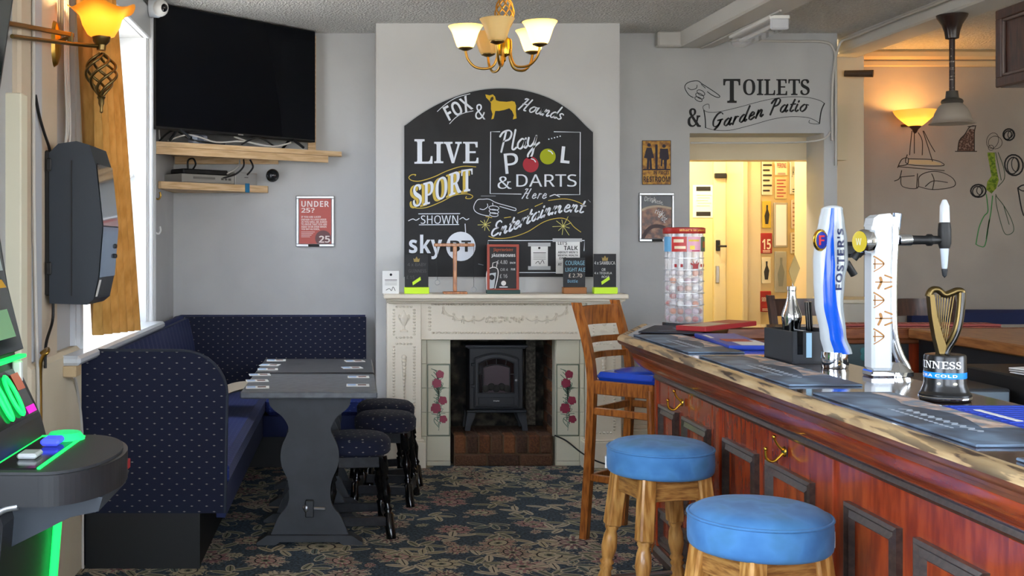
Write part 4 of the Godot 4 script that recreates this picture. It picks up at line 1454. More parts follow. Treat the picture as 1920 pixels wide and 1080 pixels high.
func stove():
	var g := thing("stove", "small black cast iron stove with arched glass door", "stove", Vector3(0.945, 0.197, -7.52))
	var b := MB.new()
	part(g, "body", null_box(-0.178, 0.178, 0.135, 0.545, -0.2, 0.0, 0.006), M.iron)
	b = MB.new()
	b.ab(-0.205, 0.205, 0.545, 0.562, -0.22, 0.03, 0.004)
	b.ab(-0.19, 0.19, 0.535, 0.547, -0.21, 0.018, 0.004)
	part(g, "top_plate", b, M.ironface)
	b = MB.new()
	b.ab(-0.198, 0.198, 0.12, 0.137, -0.21, 0.04, 0.005)
	part(g, "ledge", b, M.ironface)
	for sx in [-1.0, 1.0]:
		for z in [0.0, -0.17]:
			b = MB.new()
			b.prism(pv([0.19 * sx, 0.122, 0.135 * sx, 0.122, 0.145 * sx, 0.08, 0.168 * sx, 0.03, 0.172 * sx, 0.0, 0.205 * sx, 0.0, 0.203 * sx, 0.03, 0.195 * sx, 0.08]), 0.04, Transform3D(Basis(), Vector3(0, 0, z + 0.02)))
			part(g, "leg", b, M.ironface)
	# door: arched frame, glass, bars
	var arch := func(hw: float, y0: float, y1: float, rise: float) -> PackedVector2Array:
		var p := PackedVector2Array([Vector2(-hw, y0), Vector2(hw, y0)])
		for k in 11:
			var t := k / 10.0
			p.append(Vector2(lerpf(hw, -hw, t), y1 + rise * sin(PI * t)))
		return p
	b = MB.new()
	var outer: PackedVector2Array = arch.call(0.142, 0.155, 0.47, 0.035)
	var inner: PackedVector2Array = arch.call(0.118, 0.245, 0.44, 0.035)
	var oi := outer.size()
	b.prism(outer, 0.012, Transform3D(Basis(), Vector3(0, 0, 0.012)))
	var door := part(g, "door", b, M.ironface)
	b = MB.new()
	for i in oi:
		var a := outer[i]
		var c := outer[(i + 1) % oi]
		b.tube([Vector3(a.x, a.y, 0.013), Vector3(c.x, c.y, 0.013)], 0.007, 6)
	for i in inner.size():
		var a := inner[i]
		var c := inner[(i + 1) % inner.size()]
		b.tube([Vector3(a.x, a.y, 0.014), Vector3(c.x, c.y, 0.014)], 0.005, 6)
	part(door, "door_frame", b, M.iron)
	b = MB.new()
	b.prism(arch.call(0.116, 0.247, 0.438, 0.033), 0.002, Transform3D(Basis(), Vector3(0, 0, 0.0145)))
	part(door, "glass", b, mat("1b171b", 0.08))
	b = MB.new()
	b.prism(arch.call(0.085, 0.25, 0.41, 0.018), 0.002, Transform3D(Basis(), Vector3(0, 0, 0.0165)))
	part(door, "inner_pane", b, mat("4a3f46", 0.25))
	b = MB.new()
	for s in [-1.0, 1.0]:
		b.tube([Vector3(0.088 * s, 0.248, 0.018), Vector3(0.088 * s, 0.412, 0.018)], 0.004, 6)
		b.tube([Vector3(0.088 * s, 0.37, 0.018), Vector3(0.117 * s, 0.37, 0.018)], 0.004, 6)
		b.tube([Vector3(0.06 * s, 0.43, 0.018), Vector3(0.065 * s, 0.46, 0.018)], 0.004, 6)
	b.tube(smooth(v3([-0.088, 0.412, 0.018, -0.04, 0.43, 0.018, 0.04, 0.43, 0.018, 0.088, 0.412, 0.018]), 5), 0.004, 6)
	b.tube([Vector3(0, 0.432, 0.018), Vector3(0, 0.472, 0.018)], 0.004, 6)
	part(door, "glazing_bar", b, M.iron)
	for k in 5:
		b = MB.new()
		var lx: float = -0.07 + k * 0.035
		b.ball(Vector3(lx, 0.275 + 0.012 * (k % 2), 0.019), Vector3(0.026, 0.024, 0.006), 8, 5, Basis(Vector3(0, 0, 1), k * 0.7))
		part(door, "log", b, mat("20201f", 0.9))
	part(door, "ash_panel", null_box(-0.118, 0.118, 0.168, 0.218, 0.01, 0.017, 0.003), M.iron)
	part(door, "name_plate", letters("Dimplex", "sansb", [-0.02, 0.189, 0.02, 0.199], func(p: Vector2) -> Vector3: return Vector3(p.x, 0.388 - p.y, 0.0178)), M.paper)
	b = MB.new()
	b.ball(Vector3(0.129, 0.33, 0.028), Vector3(0.011, 0.011, 0.012))
	part(door, "knob", b, M.steel)
	for y in [0.28, 0.42]:
		part(g, "hinge", null_box(-0.165, -0.135, y, y + 0.022, 0.0, 0.02, 0.004), M.iron)

func cv(a: Array, ox: float, oy: float, s: float) -> Array:
	var o := []
	for i in range(0, a.size(), 2):
		o.append(Vector2(ox + a[i] / s, oy + a[i + 1] / s))
	return o
func turn(c: Vector2, a: float) -> Callable:
	return func(q: Vector2, _u, _w): return c + (q - c).rotated(a)
func oval(c: Vector2, rx: float, ry: float, rot := 0.0, n := 16) -> Array:
	var o := []
	for k in n + 1:
		o.append(c + Vector2(rx * cos(TAU * k / n), ry * sin(TAU * k / n)).rotated(rot))
	return o
func disc(b: MB, c: Vector2, r: float, f: Callable, n := 28):
	for k in n:
		b.tri(f.call(c), f.call(c + Vector2.from_angle(-TAU * k / n) * r), f.call(c + Vector2.from_angle(-TAU * (k + 1) / n) * r))

func board():
	var d := 7.435
	var f := wallmap(d, 0.0016)
	var f1 := wallmap(d, 0.0008)
	var f2 := wallmap(d, 0.0026)
	var g := thing("chalkboard", "large arched chalkboard with painted pub lettering above the mantel", "chalkboard")
	var pts := v2([757, 236, 790, 212, 830, 190, 880, 172, 930, 165, 980, 168, 1030, 183, 1070, 207, 1100, 236, 1112, 247])
	var poly := PackedVector2Array([Vector2(1112, 519), Vector2(757, 519)])
	for p in smooth(pts, 5):
		poly.append(p)
	var b := MB.new()
	b.prism(poly, 0.014, plane_xf(d, 0.0))
	part(g, "panel", b, M.chalk)
	b = MB.new()
	b.ribbon(poly.slice(1), 2.0, wallmap(d, 0.0004))
	part(g, "edge_line", b, mat("a9abad", 0.8))
	var W: Material = M.chalkwhite
	var line := func(called: String, strokes: Array, w: float, m: Material, nib := 0.0, ff := f):
		for s in strokes:
			var bb := MB.new()
			bb.ribbon(s, w, ff, nib)
			part(g, called, bb, m)
	var txt := func(s: String, kind: String, r: Array, m: Material, warp = null, ff := f):
		part(g, "lettering", letters(s, kind, r, ff, warp), m)
	txt.call("FOX", "sansb", [833, 189, 884, 217], W, turn(Vector2(858, 203), -0.47))
	line.call("flourish", [smooth(v2([820, 209, 836, 195, 856, 183, 881, 176])), smooth(v2([843, 232, 855, 220, 870, 212, 887, 208]))], 1.3, W)
	txt.call("&", "sans", [891, 195, 910, 224], W)
	b = MB.new()
	b.prism(pv([910, 177, 918, 179, 924, 177, 928, 181, 930, 188, 936, 190, 950, 191, 960, 189.5, 965, 191, 967.5, 198, 967, 208, 968.5, 222, 961.5, 224, 963.5, 216, 960, 208, 955, 203, 946, 206, 936, 208, 928.5, 208, 927, 216, 925.5, 222.5, 921, 224, 923.5, 214, 920.5, 205, 920.5, 193, 916.5, 188, 911.5, 183]), 0.0, plane_xf(d, 0.0016), false)
	part(g, "painted_dog", b, M.dogyellow, "yellow painted hound")
	b = MB.new()
	b.prism(pv([920, 183, 924.5, 181, 925.5, 186, 921, 190.5, 918, 190]), 0.0, plane_xf(d, 0.0026), false)
	part(g, "painted_ear", b, mat("3a3420", 0.8))
	b = MB.new()
	scrawl(b, "Hounds", Vector2(972, 205), 11.5, 2.8, 0.3, f, 0.35, func(q: Vector2): return q.rotated(0.24), 1.17)
	part(g, "lettering", b, W)
	txt.call("L", "serifb", [777, 261, 811, 307], W)
	txt.call("IVE", "serifb", [814, 266, 897, 306], W)
	var rise := func(q: Vector2, u: float, _w: float): return q + Vector2(0, 0 - 30.0 * smoothstep(0.0, 1.0, u))
	txt.call("SPORT", "serifb", [768, 348, 881, 391], M.yellowpaint, rise, f1)
	txt.call("SPORT", "serifb", [773, 346, 886, 388], M.chalk, rise, f)
	txt.call("SPORT", "serifb", [774, 346, 886, 388], W, rise, f2)
	line.call("flourish", [smooth(cv([145, 100, 150, 90, 110, 92, 85, 120, 120, 148, 200, 150, 330, 110, 450, 55, 600, 10, 730, 15], 750, 310, 5.14)), smooth(cv([105, 392, 160, 412, 260, 405, 400, 350, 520, 290, 640, 275, 700, 295, 680, 320, 635, 318, 640, 300], 750, 310, 5.14))], 1.5, M.yellowpaint)
	txt.call("SHOWN", "sans", [789, 404, 859, 419.5], W)
	line.call("flourish", [v2([785, 401, 862, 400.5]), v2([786, 421.5, 860, 421]), smooth(v2([766, 414, 774, 410.5, 780, 413, 786, 409.5])), smooth(v2([862, 411, 868, 408, 874, 412, 879, 410])), v2([872, 420, 873, 437])], 1.5, W)
	txt.call("sky", "sansb", [767, 440, 829, 486], W)
	b = MB.new()
	disc(b, Vector2(864, 462), 27.5, f)
	part(g, "painted_disc", b, W)
	txt.call("BT", "sansb", [844, 451, 883, 472], M.chalk, null, f2)
	line.call("frame_line", [v2([937, 247, 920, 247, 919, 363, 977, 364]), v2([1039, 247, 1088, 248, 1087, 365, 1045, 365])], 1.6, W)
	b = MB.new()
	scrawl(b, "Play", Vector2(939, 284), 18.0, 3.6, 0.22, f, 0.35, func(q: Vector2): return q.rotated(-0.14), 1.08)
	part(g, "lettering", b, W)
	b = MB.new()
	for k in 5:
		disc(b, Vector2(1029 + k * 5.3, 261 - k * 1.4), 1.3, f, 10)
	part(g, "painted_dots", b, W)
	txt.call("P", "sans", [946, 287, 972, 325], W, turn(Vector2(959, 306), -0.1))
	txt.call("L", "sansb", [1052, 275, 1069, 306], W, turn(Vector2(1060, 290), 0.1))
	for s in [[995, 308.5, "a92f3c"], [1027, 293.5, "a3ab12"]]:
		b = MB.new()
		disc(b, Vector2(s[0], s[1]), 14.8, f)
		part(g, "painted_ball", b, mat(s[2], 0.8))
		b = MB.new()
		b.ribbon(smooth(v2([s[0] + 1, s[1] - 11, s[0] + 6, s[1] - 9, s[0] + 9, s[1] - 5])), 2.0, f2)
		part(g, "painted_mark", b, W)
	txt.call("&", "serif", [933, 331, 959, 354], W)
	txt.call("DARTS", "sans", [968, 327, 1081, 350], W)
	b = MB.new()
	scrawl(b, "Here", Vector2(979, 372), 9.0, 2.0, 0.3, f, 0.35, null, 1.42)
	b.ribbon(smooth(v2([1031, 368, 1036, 366, 1041, 365, 1049, 369])), 1.8, f)
	part(g, "lettering", b, W)
	b = MB.new()
	scrawl(b, "Entertainment", Vector2(920, 443), 13.0, 3.2, 0.3, f, 0.35, func(q: Vector2):
		var u := clampf(q.x / 185.0, 0.0, 1.05)
		return q + Vector2(0, -46.0 * pow(sin(u * PI * 0.62), 1.6)), 1.2)
	part(g, "lettering", b, W)
	line.call("flourish", [cv([260, 355, 330, 370], 870, 350, 6.35), cv([480, 372, 555, 360], 870, 350, 6.35), cv([640, 315, 765, 265], 870, 350, 6.35), cv([845, 235, 935, 195], 870, 350, 6.35), smooth(cv([1005, 165, 1200, 145, 1350, 180, 1450, 235], 870, 350, 6.35)), smooth(cv([295, 590, 380, 615, 550, 605, 750, 540, 950, 420, 1120, 375, 1230, 395, 1310, 480, 1390, 540], 870, 350, 6.35))], 1.3, M.yellowpaint)
	var rays := []
	for s in [[910, 421, 14], [1056, 424, 20]]:
		for k in 9:
			var a := TAU * k / 9.0 + 0.3
			var r: float = s[2] * (0.6 + 0.4 * ((k * 5) % 3) / 2.0)
			rays.append([Vector2(s[0], s[1]), Vector2(s[0], s[1]) + Vector2.from_angle(a) * r])
	line.call("painted_star", rays, 1.0, mat("d8d27a", 0.8))
	var hand := [smooth(cv([300, 350, 200, 330, 130, 290, 118, 230, 160, 158, 230, 150, 300, 150, 380, 190, 500, 225, 605, 255, 618, 270, 605, 285, 510, 260, 425, 235], 870, 350, 6.35), 4), smooth(cv([190, 265, 235, 272, 280, 240, 278, 205], 870, 350, 6.35)), oval(Vector2(926, 390), 9.5, 4, 0.1), oval(Vector2(926, 396.5), 9, 4, 0.15), oval(Vector2(926, 402.5), 8, 3.6, 0.1), cv([340, 195, 345, 230], 870, 350, 6.35)]
	line.call("painted_hand", hand, 1.3, W)
	line.call("frame_line", [v2([915, 459, 915, 451, 1096, 451, 1095, 470]), v2([974, 511, 1042, 511])], 1.4, W)
	line.call("chalk_mark", [v2([902, 367.5, 929, 367.5]), v2([897, 495, 906, 497]), v2([1103, 375, 1107, 379])], 1.2, mat("8b8f96", 0.8))
	# papers taped to the board
	var nt := thing("taped_notice", "small white notice taped to the chalkboard", "notice")
	part(nt, "sheet", null_box(wx(995.5, d), wx(1027, d), wy(503, d), wy(458, d), -d + 0.003, -d + 0.0036), M.paper)
	b = MB.new()
	var fn := wallmap(d, 0.0042)
	disc(b, Vector2(1011, 465), 2.2, fn)
	for k in 5:
		b.ribbon(v2([1000, 474 + k * 3, 1023, 474 + k * 3]), 0.6 if k else 1.3, fn)
	b.ribbon(smooth(v2([1004, 494, 1009, 490, 1012, 495, 1017, 488, 1020, 494])), 1.0, fn)
	part(nt, "print", b, M.ink)
	for y in [455.0, 499.0]:
		part(nt, "tape", null_box(wx(990, d), wx(1032, d), wy(y + 7, d), wy(y, d), -d + 0.0044, -d + 0.0048), M.tape)
	var lt := thing("poster", "white poster with bold black lettering taped to the chalkboard corner", "poster")
	part(lt, "sheet", null_box(wx(1042, d), wx(1087, d), wy(513, d), wy(450, d), -d + 0.003, -d + 0.0036), M.paper)
	for t in [["LET'S", 1046, 453, 1063, 459], ["TALK", 1057, 461, 1083, 469], ["ABOUT MEN'S", 1046, 471, 1083, 475], ["MENTAL HEALTH", 1046, 477, 1083, 480.5], ["ONE", 1048, 482, 1061, 486.5], ["AT", 1046, 493, 1053, 498]]:
		part(lt, "lettering", letters(t[0], "sansb", t.slice(1), fn), M.ink)
	part(lt, "tape", null_box(wx(1036, d), wx(1091, d), wy(453.5, d), wy(447, d), -d + 0.0044, -d + 0.0048), M.tape)

func easel(called: String, label: String, px0: float, px1: float, py0: float, base: Material, face: Material, baseh := 12.0, d := 7.28) -> Node3D:
	var g := thing(called, label, "price board")
	var x0 := wx(px0, d)
	var x1 := wx(px1, d)
	var yb := 1.104
	part(g, "base", null_box(x0, x1, yb, yb + baseh * d / F, -d - 0.03, -d + 0.035, 0.002), base)
	part(g, "slate", null_box(x0 + 0.003, x1 - 0.003, yb + baseh * d / F - 0.01, wy(py0, d), -d - 0.004, -d + 0.004, 0.002), face)
	return g

func mantel_things():
	var d := 7.28
	var f := wallmap(d, 0.0052)
	var b: MB
	# white card
	var c := thing("table_card", "small white card at the window end of the mantel", "card")
	part(c, "card", null_box(wx(717, d), wx(748, d), 1.104, wy(508, d), -d - 0.002, -d + 0.001), M.paper)
	b = MB.new()
	var fc := wallmap(d, 0.0018)
	disc(b, Vector2(733, 515), 2.4, fc)
	for k in 4:
		b.ribbon(v2([722, 525 + k * 3, 744, 525 + k * 3]), 1.2 if k == 0 else 0.5, fc)
	b.ribbon(smooth(v2([724, 544, 730, 541, 734, 545, 737, 538, 741, 545])), 1.0, fc)
	part(c, "print", b, M.ink)
	# three slates on lime or wooden bases
	var crest := func(g: Node3D, x: float, y: float):
		var bb := MB.new()
		bb.prism(pv([x - 5, y + 5, x + 5, y + 5, x + 6, y - 2, x + 3, y, x, y - 5, x - 3, y, x - 6, y - 2]), 0.0, plane_xf(d, 0.0052), false)
		part(g, "crest", bb, M.crest)
	var flash := func(g: Node3D, x: float, y: float):
		var bb := MB.new()
		bb.prism(pv([x - 8, y + 2, x + 7, y - 8, x + 8, y - 2, x - 7, y + 8]), 0.0, plane_xf(d, 0.0052), false)
		part(g, "lime_flash", bb, M.lime)
	var slate := mat("26282b", 0.7)
	var dim := mat("5d5a5e", 0.8)
	var g := easel("slate_board", "slate price board with faint purple writing on a lime base", 758, 804, 476, M.lime, slate)
	crest.call(g, 781, 486)
	for t in [["4 x BABY", 764, 493, 799, 499], ["GUINNESS", 766, 505, 799, 511], ["£ 15", 762, 517, 777, 523]]:
		part(g, "lettering", letters(t[0], "sans", t.slice(1), f), dim)
	flash.call(g, 781, 527)
	g = easel("slate_board", "slate price board with white writing on a lime base beside the alcove", 1112, 1156, 476, M.lime, slate)
	crest.call(g, 1134, 484)
	for t in [["4 x SAMBUCA", 1114, 490, 1153, 496], ["OR", 1128, 503, 1135, 508], ["4 x TEQUILA", 1114, 510, 1147, 515], ["ROSE", 1128, 517, 1142, 521]]:
		part(g, "lettering", letters(t[0], "sans", t.slice(1), f), M.paper)
	flash.call(g, 1135, 526)
	g = easel("slate_board", "slate price board with blue chalk writing on an orange wooden base", 1055, 1098, 483, mat("9a5f22", 0.5), slate)
	for t in [["COURAGE", 1060, 489, 1096, 497, "8fc4d8"], ["LIGHT ALE", 1060, 502, 1097, 509, "8fc4d8"], ["£ 2.70", 1066, 513, 1091, 520, "e8d9c8"], ["Bottle", 1064, 524, 1083, 530, "7fb0d0"]]:
		part(g, "lettering", letters(t[0], "sans", t.slice(1, 5), f), mat(t[5], 0.8))
	# red framed board
	g = easel("framed_price_board", "black price board with an orange red frame and a green base", 912, 974, 458, mat("17403a", 0.5), mat("1c1c1e", 0.6), 7.0)
	b = MB.new()
	for r in [[913, 458, 973, 463], [913, 541, 973, 546], [913, 462, 918, 542], [968, 462, 973, 542]]:
		b.ab(wx(r[0], d), wx(r[2], d), wy(r[3], d), wy(r[1], d), -d - 0.005, -d + 0.0075, 0.002)
	part(g, "frame", b, mat("a9432f", 0.5))
	for t in [["Jägermeister", "serifb", 925, 465, 962, 472.5, "b4593a"], ["JÄGERBOMBS", "sansb", 921, 475, 966, 483, "e4e4e4"], ["£ 4.80", "sans", 932, 488, 951, 495, "c4c4c4"], ["EACH", "sansb", 956, 491, 966, 494.5, "d4d4d4"], ["OR 4", "sans", 938, 503, 952, 508, "b4b4b4"], ["FOR", "sansb", 958, 503, 966, 507, "d4d4d4"], ["£ 16", "sans", 937, 514, 951, 521, "c4c4c4"]]:
		part(g, "lettering", letters(t[0], t[1], t.slice(2, 6), f), mat(t[6], 0.8))
	b = MB.new()
	b.ribbon(v2([923, 501, 924, 493, 932, 490.5, 931, 500]), 1.3, f)
	b.ribbon(smooth(v2([913, 545, 912, 515, 916, 505, 925, 501, 933, 505, 933, 520, 927, 545]), 4), 1.6, f)
	part(g, "bottle_outline", b, M.paper)
	b = MB.new()
	b.prism(pv([915, 513, 930, 511, 926, 540, 915, 542]), 0.0, plane_xf(d, 0.0056), false)
	part(g, "bottle_label", b, mat("b9c0c4", 0.6))
	b = MB.new()
	disc(b, Vector2(922, 520), 5, wallmap(d, 0.006))
	part(g, "stag_mark", b, M.ink)
	b = MB.new()
	disc(b, Vector2(944, 531), 4.6, f)
	b.ribbon(v2([937, 538, 951, 538]), 2.0, f)
	part(g, "round_mark", b, M.paper)
	# hook and ring game: wooden T stand
	var t := thing("ring_game", "copper coloured wooden T stand with hanging rings", "game", Vector3(wx(853, 7.24), 1.104, -7.24))
	var copper := wood("9a5a28", "b06c34", "c07c40", Vector3(9, 2, 9), 0.35, 60, 0.3)
	part(t, "base", null_box(-0.075, 0.075, 0.0, 0.014, -0.045, 0.045, 0.003), copper)
	part(t, "post", null_box(-0.012, 0.012, 0.014, 0.315, -0.012, 0.012, 0.003), copper)
	b = MB.new()
	b.box(Vector3(-0.005, 0.308, 0.004), Vector3(0.26, 0.02, 0.022), 0.004, Basis(Vector3.UP, 0.15))
	part(t, "crossbar", b, copper)
	for s in [[-0.112, 0.06], [0.118, 0.015]]:
		b = MB.new()
		b.tube([Vector3(s[0], 0.3, 0.01), Vector3(s[0], s[1] + 0.03, 0.01)], 0.0012, 5)
		part(t, "string", b, M.ink)
		b = MB.new()
		var q := []
		for k in 13:
			q.append(Vector3(s[0] + 0.016 * cos(TAU * k / 12.0), s[1] + 0.012 + 0.016 * sin(TAU * k / 12.0), 0.01))
		b.tube(q, 0.0022, 5, false)
		part(t, "ring", b, M.steel)
	# framed age notice in the left alcove
	d = 7.8
	var fr := thing("framed_poster", "red age check poster in a silver snap frame on the alcove wall", "poster")
	part(fr, "backing", null_box(wx(556, d), wx(626, d), wy(463, d), wy(367, d), -d, -d + 0.012), mat("c1646044".left(6), 0.6))
	b = MB.new()
	for r in [[555, 367, 627, 373], [555, 457, 627, 463], [555, 372, 561, 458], [621, 372, 627, 458]]:
		b.ab(wx(r[0], d), wx(r[2], d), wy(r[3], d), wy(r[1], d), -d, -d + 0.02, 0.005)
	part(fr, "frame", b, M.silver)
	part(fr, "sheet", null_box(wx(562, d), wx(620, d), wy(456, d), wy(374, d), -d + 0.012, -d + 0.0125), mat("b8574f", 0.55))
	f = wallmap(d, 0.0132)
	var pink := mat("ecdedb", 0.6)
	for t2 in [["UNDER", 565, 377, 617, 388], ["25?", 565, 390, 590, 399], ["IF YOU ARE LUCKY", 565, 405, 602, 408.5], ["ENOUGH TO LOOK UNDER", 565, 410, 612, 413.5], ["25 YOU WILL BE ASKED", 565, 414.5, 613, 418], ["TO PROVE THAT YOU ARE", 565, 419, 613, 422.5], ["AGED 18 OR OVER WHEN", 565, 423.5, 612, 427]]:
		part(fr, "lettering", letters(t2[0], "sansb", t2.slice(1), f), pink)
	part(fr, "lettering", letters("YOU BUY ALCOHOL.", "sansb", [565, 428, 600, 431.5], f), pink)
	b = MB.new()
	disc(b, Vector2(606, 447), 15, wallmap(d, 0.0128))
	part(fr, "round_mark", b, mat("6e4a4c", 0.6))
	part(fr, "lettering", letters("25", "sansb", [598, 442, 619, 455], f), pink)
	b = MB.new()
	for k in 4:
		b.ribbon(v2([565, 435 + k * 3, 590 - k * 3, 435 + k * 3]), 0.8, f)
	part(fr, "small_print", b, pink)
	part(fr, "clip", null_box(wx(578, d), wx(599, d), wy(462.5, d), wy(458, d), -d + 0.018, -d + 0.022), M.ink)

func chandelier():
	var o := Vector3(0.645, 2.20, -4.85)
	var g := thing("chandelier", "brass five arm chandelier with cream bell glass shades", "chandelier", o)
	var b := MB.new()
	b.lathe(v2([0, -0.012, 0.007, -0.005, 0.005, 0.008, 0.016, 0.016, 0.03, 0.02, 0.032, 0.032, 0.032, 0.075, 0.028, 0.085, 0.014, 0.092, 0.011, 0.11, 0, 0.112]), 20)
	part(g, "hub", b, M.gold)
	b = MB.new()
	for k in 8:
		var pts := []
		for i in 17:
			var t := i / 16.0
			var r := 0.008 + 0.032 * sin(PI * t)
			var a := TAU * k / 8.0 + t * 3.4
			pts.append(Vector3(cos(a) * r, 0.11 + t * 0.17, sin(a) * r))
		b.tube(pts, 0.0035, 6)
	part(g, "twisted_cage", b, M.brass)
	b = MB.new()
	b.tube([Vector3(0, 0.27, 0), Vector3(0, 0.62, 0)], 0.007)
	b.lathe(v2([0, 0.59, 0.03, 0.6, 0.055, 0.64, 0.058, 0.652, 0, 0.652]), 20)
	part(g, "stem", b, M.brass)
	var lit := [true, false, false, true, true]
	var angs := [180.0, 252.0, 108.0, 324.0, 36.0]
	for k in 5:
		var a := deg_to_rad(angs[k])
		var dir := Vector3(cos(a), 0, -sin(a))
		var R := 0.165
		b = MB.new()
		var pts := []
		for p in smooth(v2([0.03, 0.04, 0.032, 0.005, 0.05, -0.03, 0.085, -0.04, 0.125, -0.032, 0.155, 0.0, 0.165, 0.035]), 4):
			pts.append(dir * p.x + Vector3(0, p.y, 0))
		b.tube(pts, 0.0055, 8)
		part(g, "arm", b, M.brass)
		b = MB.new()
		var xf := Transform3D(Basis(), dir * R + Vector3(0, 0.035, 0))
		b.lathe(v2([0, 0, 0.012, 0.002, 0.03, 0.01, 0.031, 0.014, 0.012, 0.016, 0, 0.016]), 16, xf)
		part(g, "cup", b, M.oldbrass)
		b = MB.new()
		b.lathe(smooth(v2([0.02, 0.014, 0.034, 0.018, 0.045, 0.045, 0.055, 0.075, 0.066, 0.096, 0.073, 0.105]), 3), 28, xf, 9.0)
		part(g, "lamp_shade", b, M.shade)
		b = MB.new()
		b.ball(xf * Vector3(0, 0.062, 0), Vector3(0.022, 0.03, 0.022))
		part(g, "bulb", b, M.bulb if lit[k] else M.white)
		if lit[k]:
			omni(o + xf * Vector3(0, 0.062, 0), "ffcf80", 0.16, 0.02, "chandelier_light")

func wall_lettering():
	var d := 7.8
	var f := wallmap(d, 0.0015)
	var g := thing("painted_sign", "black hand painted toilets and garden patio lettering above the passage opening", "sign")
	var K: Material = M.ink
	part(g, "lettering", letters("T", "serifb", [1356, 148, 1388, 193], f), K)
	part(g, "lettering", letters("OILETS", "serifb", [1393, 148.5, 1518, 178.5], f), K)
	part(g, "lettering", letters("&", "serifb", [1289, 203, 1314, 238], f), K)
	var b := MB.new()
	var c := func(a: Array) -> Array: return cv(a, 1260, 130, 6.4)
	b.ribbon(smooth(c.call([255, 340, 200, 305, 155, 230, 165, 180, 220, 148, 310, 140, 360, 175, 470, 245, 570, 318, 548, 338, 480, 310, 425, 270]), 4), 1.5, f)
	b.ribbon(smooth(c.call([190, 222, 230, 245, 290, 228, 300, 190])), 1.3, f)
	b.ribbon(c.call([350, 180, 400, 225]), 1.2, f)
	for e in [[1314, 174, 8, 4.4, 0.5], [1312, 180, 8.5, 4.4, 0.5], [1309.5, 186, 7.5, 3.6, 0.45]]:
		b.ribbon(oval(Vector2(e[0], e[1]), e[2], e[3], e[4]), 1.3, f)
	part(g, "pointing_hand", b, K, "outline of a pointing hand")
	b = MB.new()
	for s in [[380, 490, 440, 515, 560, 510, 800, 455, 1100, 375, 1350, 335, 1600, 335, 1760, 370, 1830, 410], [400, 700, 520, 730, 700, 730, 950, 670, 1200, 600, 1400, 570, 1600, 575, 1700, 605, 1765, 645], [380, 490, 370, 450, 400, 425, 440, 420, 447, 470], [1765, 655, 1700, 655, 1645, 640, 1650, 610]]:
		b.ribbon(smooth(c.call(s)), 1.0, f)
	b.ribbon(smooth(c.call([382, 490, 398, 600, 402, 700])), 2.2, f)
	b.ribbon(smooth(c.call([1828, 410, 1790, 500, 1768, 650])), 2.2, f)
	part(g, "banner_outline", b, K)
	b = MB.new()
	scrawl(b, "Garden Patio", Vector2(1334, 238), 13.0, 3.6, 0.28, f, 0.6, func(q: Vector2): return q + Vector2(0, -29.0 * smoothstep(0.0, 0.8, q.x / 190.0)), 1.3)
	part(g, "lettering", b, K)
	# tin sign
	var s := thing("tin_sign", "rusty yellow restroom tin sign with two black figures", "sign")
	part(s, "plate", null_box(wx(1204, d), wx(1257, d), wy(346, d), wy(264, d), -d, -d + 0.006, 0.001), tri(mat("ffffff", 0.5), ntex(["8a5a1c", "b8801f", "c9962c"], [0.25, 0.5, 0.75], 0.03, 61), Vector3(3, 3, 3)))
	f = wallmap(d, 0.0072)
	b = MB.new()
	var xf := plane_xf(d, 0.0072)
	for p in [[1212, 277, 1221, 277, 1226, 296, 1221, 297, 1222, 317, 1218, 317, 1217, 299, 1216, 317, 1212, 317, 1213, 297, 1207, 296], [1237, 279, 1252, 279, 1254, 298, 1250, 300, 1249, 317, 1245, 317, 1244, 300, 1242, 300, 1241, 312, 1238, 312, 1239, 298, 1236, 297], [1228, 271, 1232.5, 271, 1232.5, 317, 1228, 317]]:
		b.prism(pv(p), 0.0, xf, false)
	for e in [[1216.5, 272], [1244.5, 274]]:
		disc(b, Vector2(e[0], e[1]), 3.4, f)
	b.ribbon(v2([1206, 318, 1255, 318]), 2.5, f)
	part(s, "figure", b, mat("23192a", 0.6))
	for t in [["IN PIECES", "sansb", 1225, 321, 1254, 327], ["RESTROOM", "sansb", 1206, 331, 1255, 341]]:
		part(s, "lettering", letters(t[0], t[1], t.slice(2), f), mat("2a1a12", 0.6))
	b = MB.new()
	for r in [[1204, 264, 1257, 264], [1204, 346, 1257, 346], [1204, 264, 1204, 346], [1257, 264, 1257, 346]]:
		b.ribbon(v2(r), 1.2, f)
	part(s, "border", b, mat("3a2414", 0.6))
	# framed poster
	var p := thing("framed_poster", "dark drink poster in a silver snap frame below the tin sign", "poster")
	b = MB.new()
	for r in [[1197, 361, 1263.5, 367], [1197, 447.5, 1263.5, 453.5], [1197, 366, 1202.5, 448.5], [1258, 366, 1263.5, 448.5]]:
		b.ab(wx(r[0], d), wx(r[2], d), wy(r[3], d), wy(r[1], d), -d, -d + 0.02, 0.005)
	part(p, "frame", b, M.silver)
	part(p, "sheet", null_box(wx(1202, d), wx(1259, d), wy(448, d), wy(366, d), -d + 0.008, -d + 0.010), mat("43464c", 0.35))
	b = MB.new()
	f = wallmap(d, 0.0108)
	b.prism(pv([1203, 394, 1215, 389, 1235, 387, 1258, 391, 1258, 447, 1203, 447]), 0.0, plane_xf(d, 0.0106), false)
	part(p, "printed_glass", b, tri(mat("ffffff", 0.35), ntex(["4a2a20", "7d4a30", "9a6a48"], [0.3, 0.55, 0.8], 0.02, 62), Vector3(3, 3, 3)))
	b = MB.new()
	b.ribbon(smooth(v2([1203, 394, 1215, 389, 1235, 387, 1258, 391])), 4.0, f)
	part(p, "printed_foam", b, mat("b9a58c", 0.5))
	b = MB.new()
	b.ribbon(smooth(v2([1204, 446, 1215, 430, 1228, 424, 1245, 428, 1256, 446])), 7.0, f)
	part(p, "printed_shadow", b, mat("3a1d1c", 0.5))
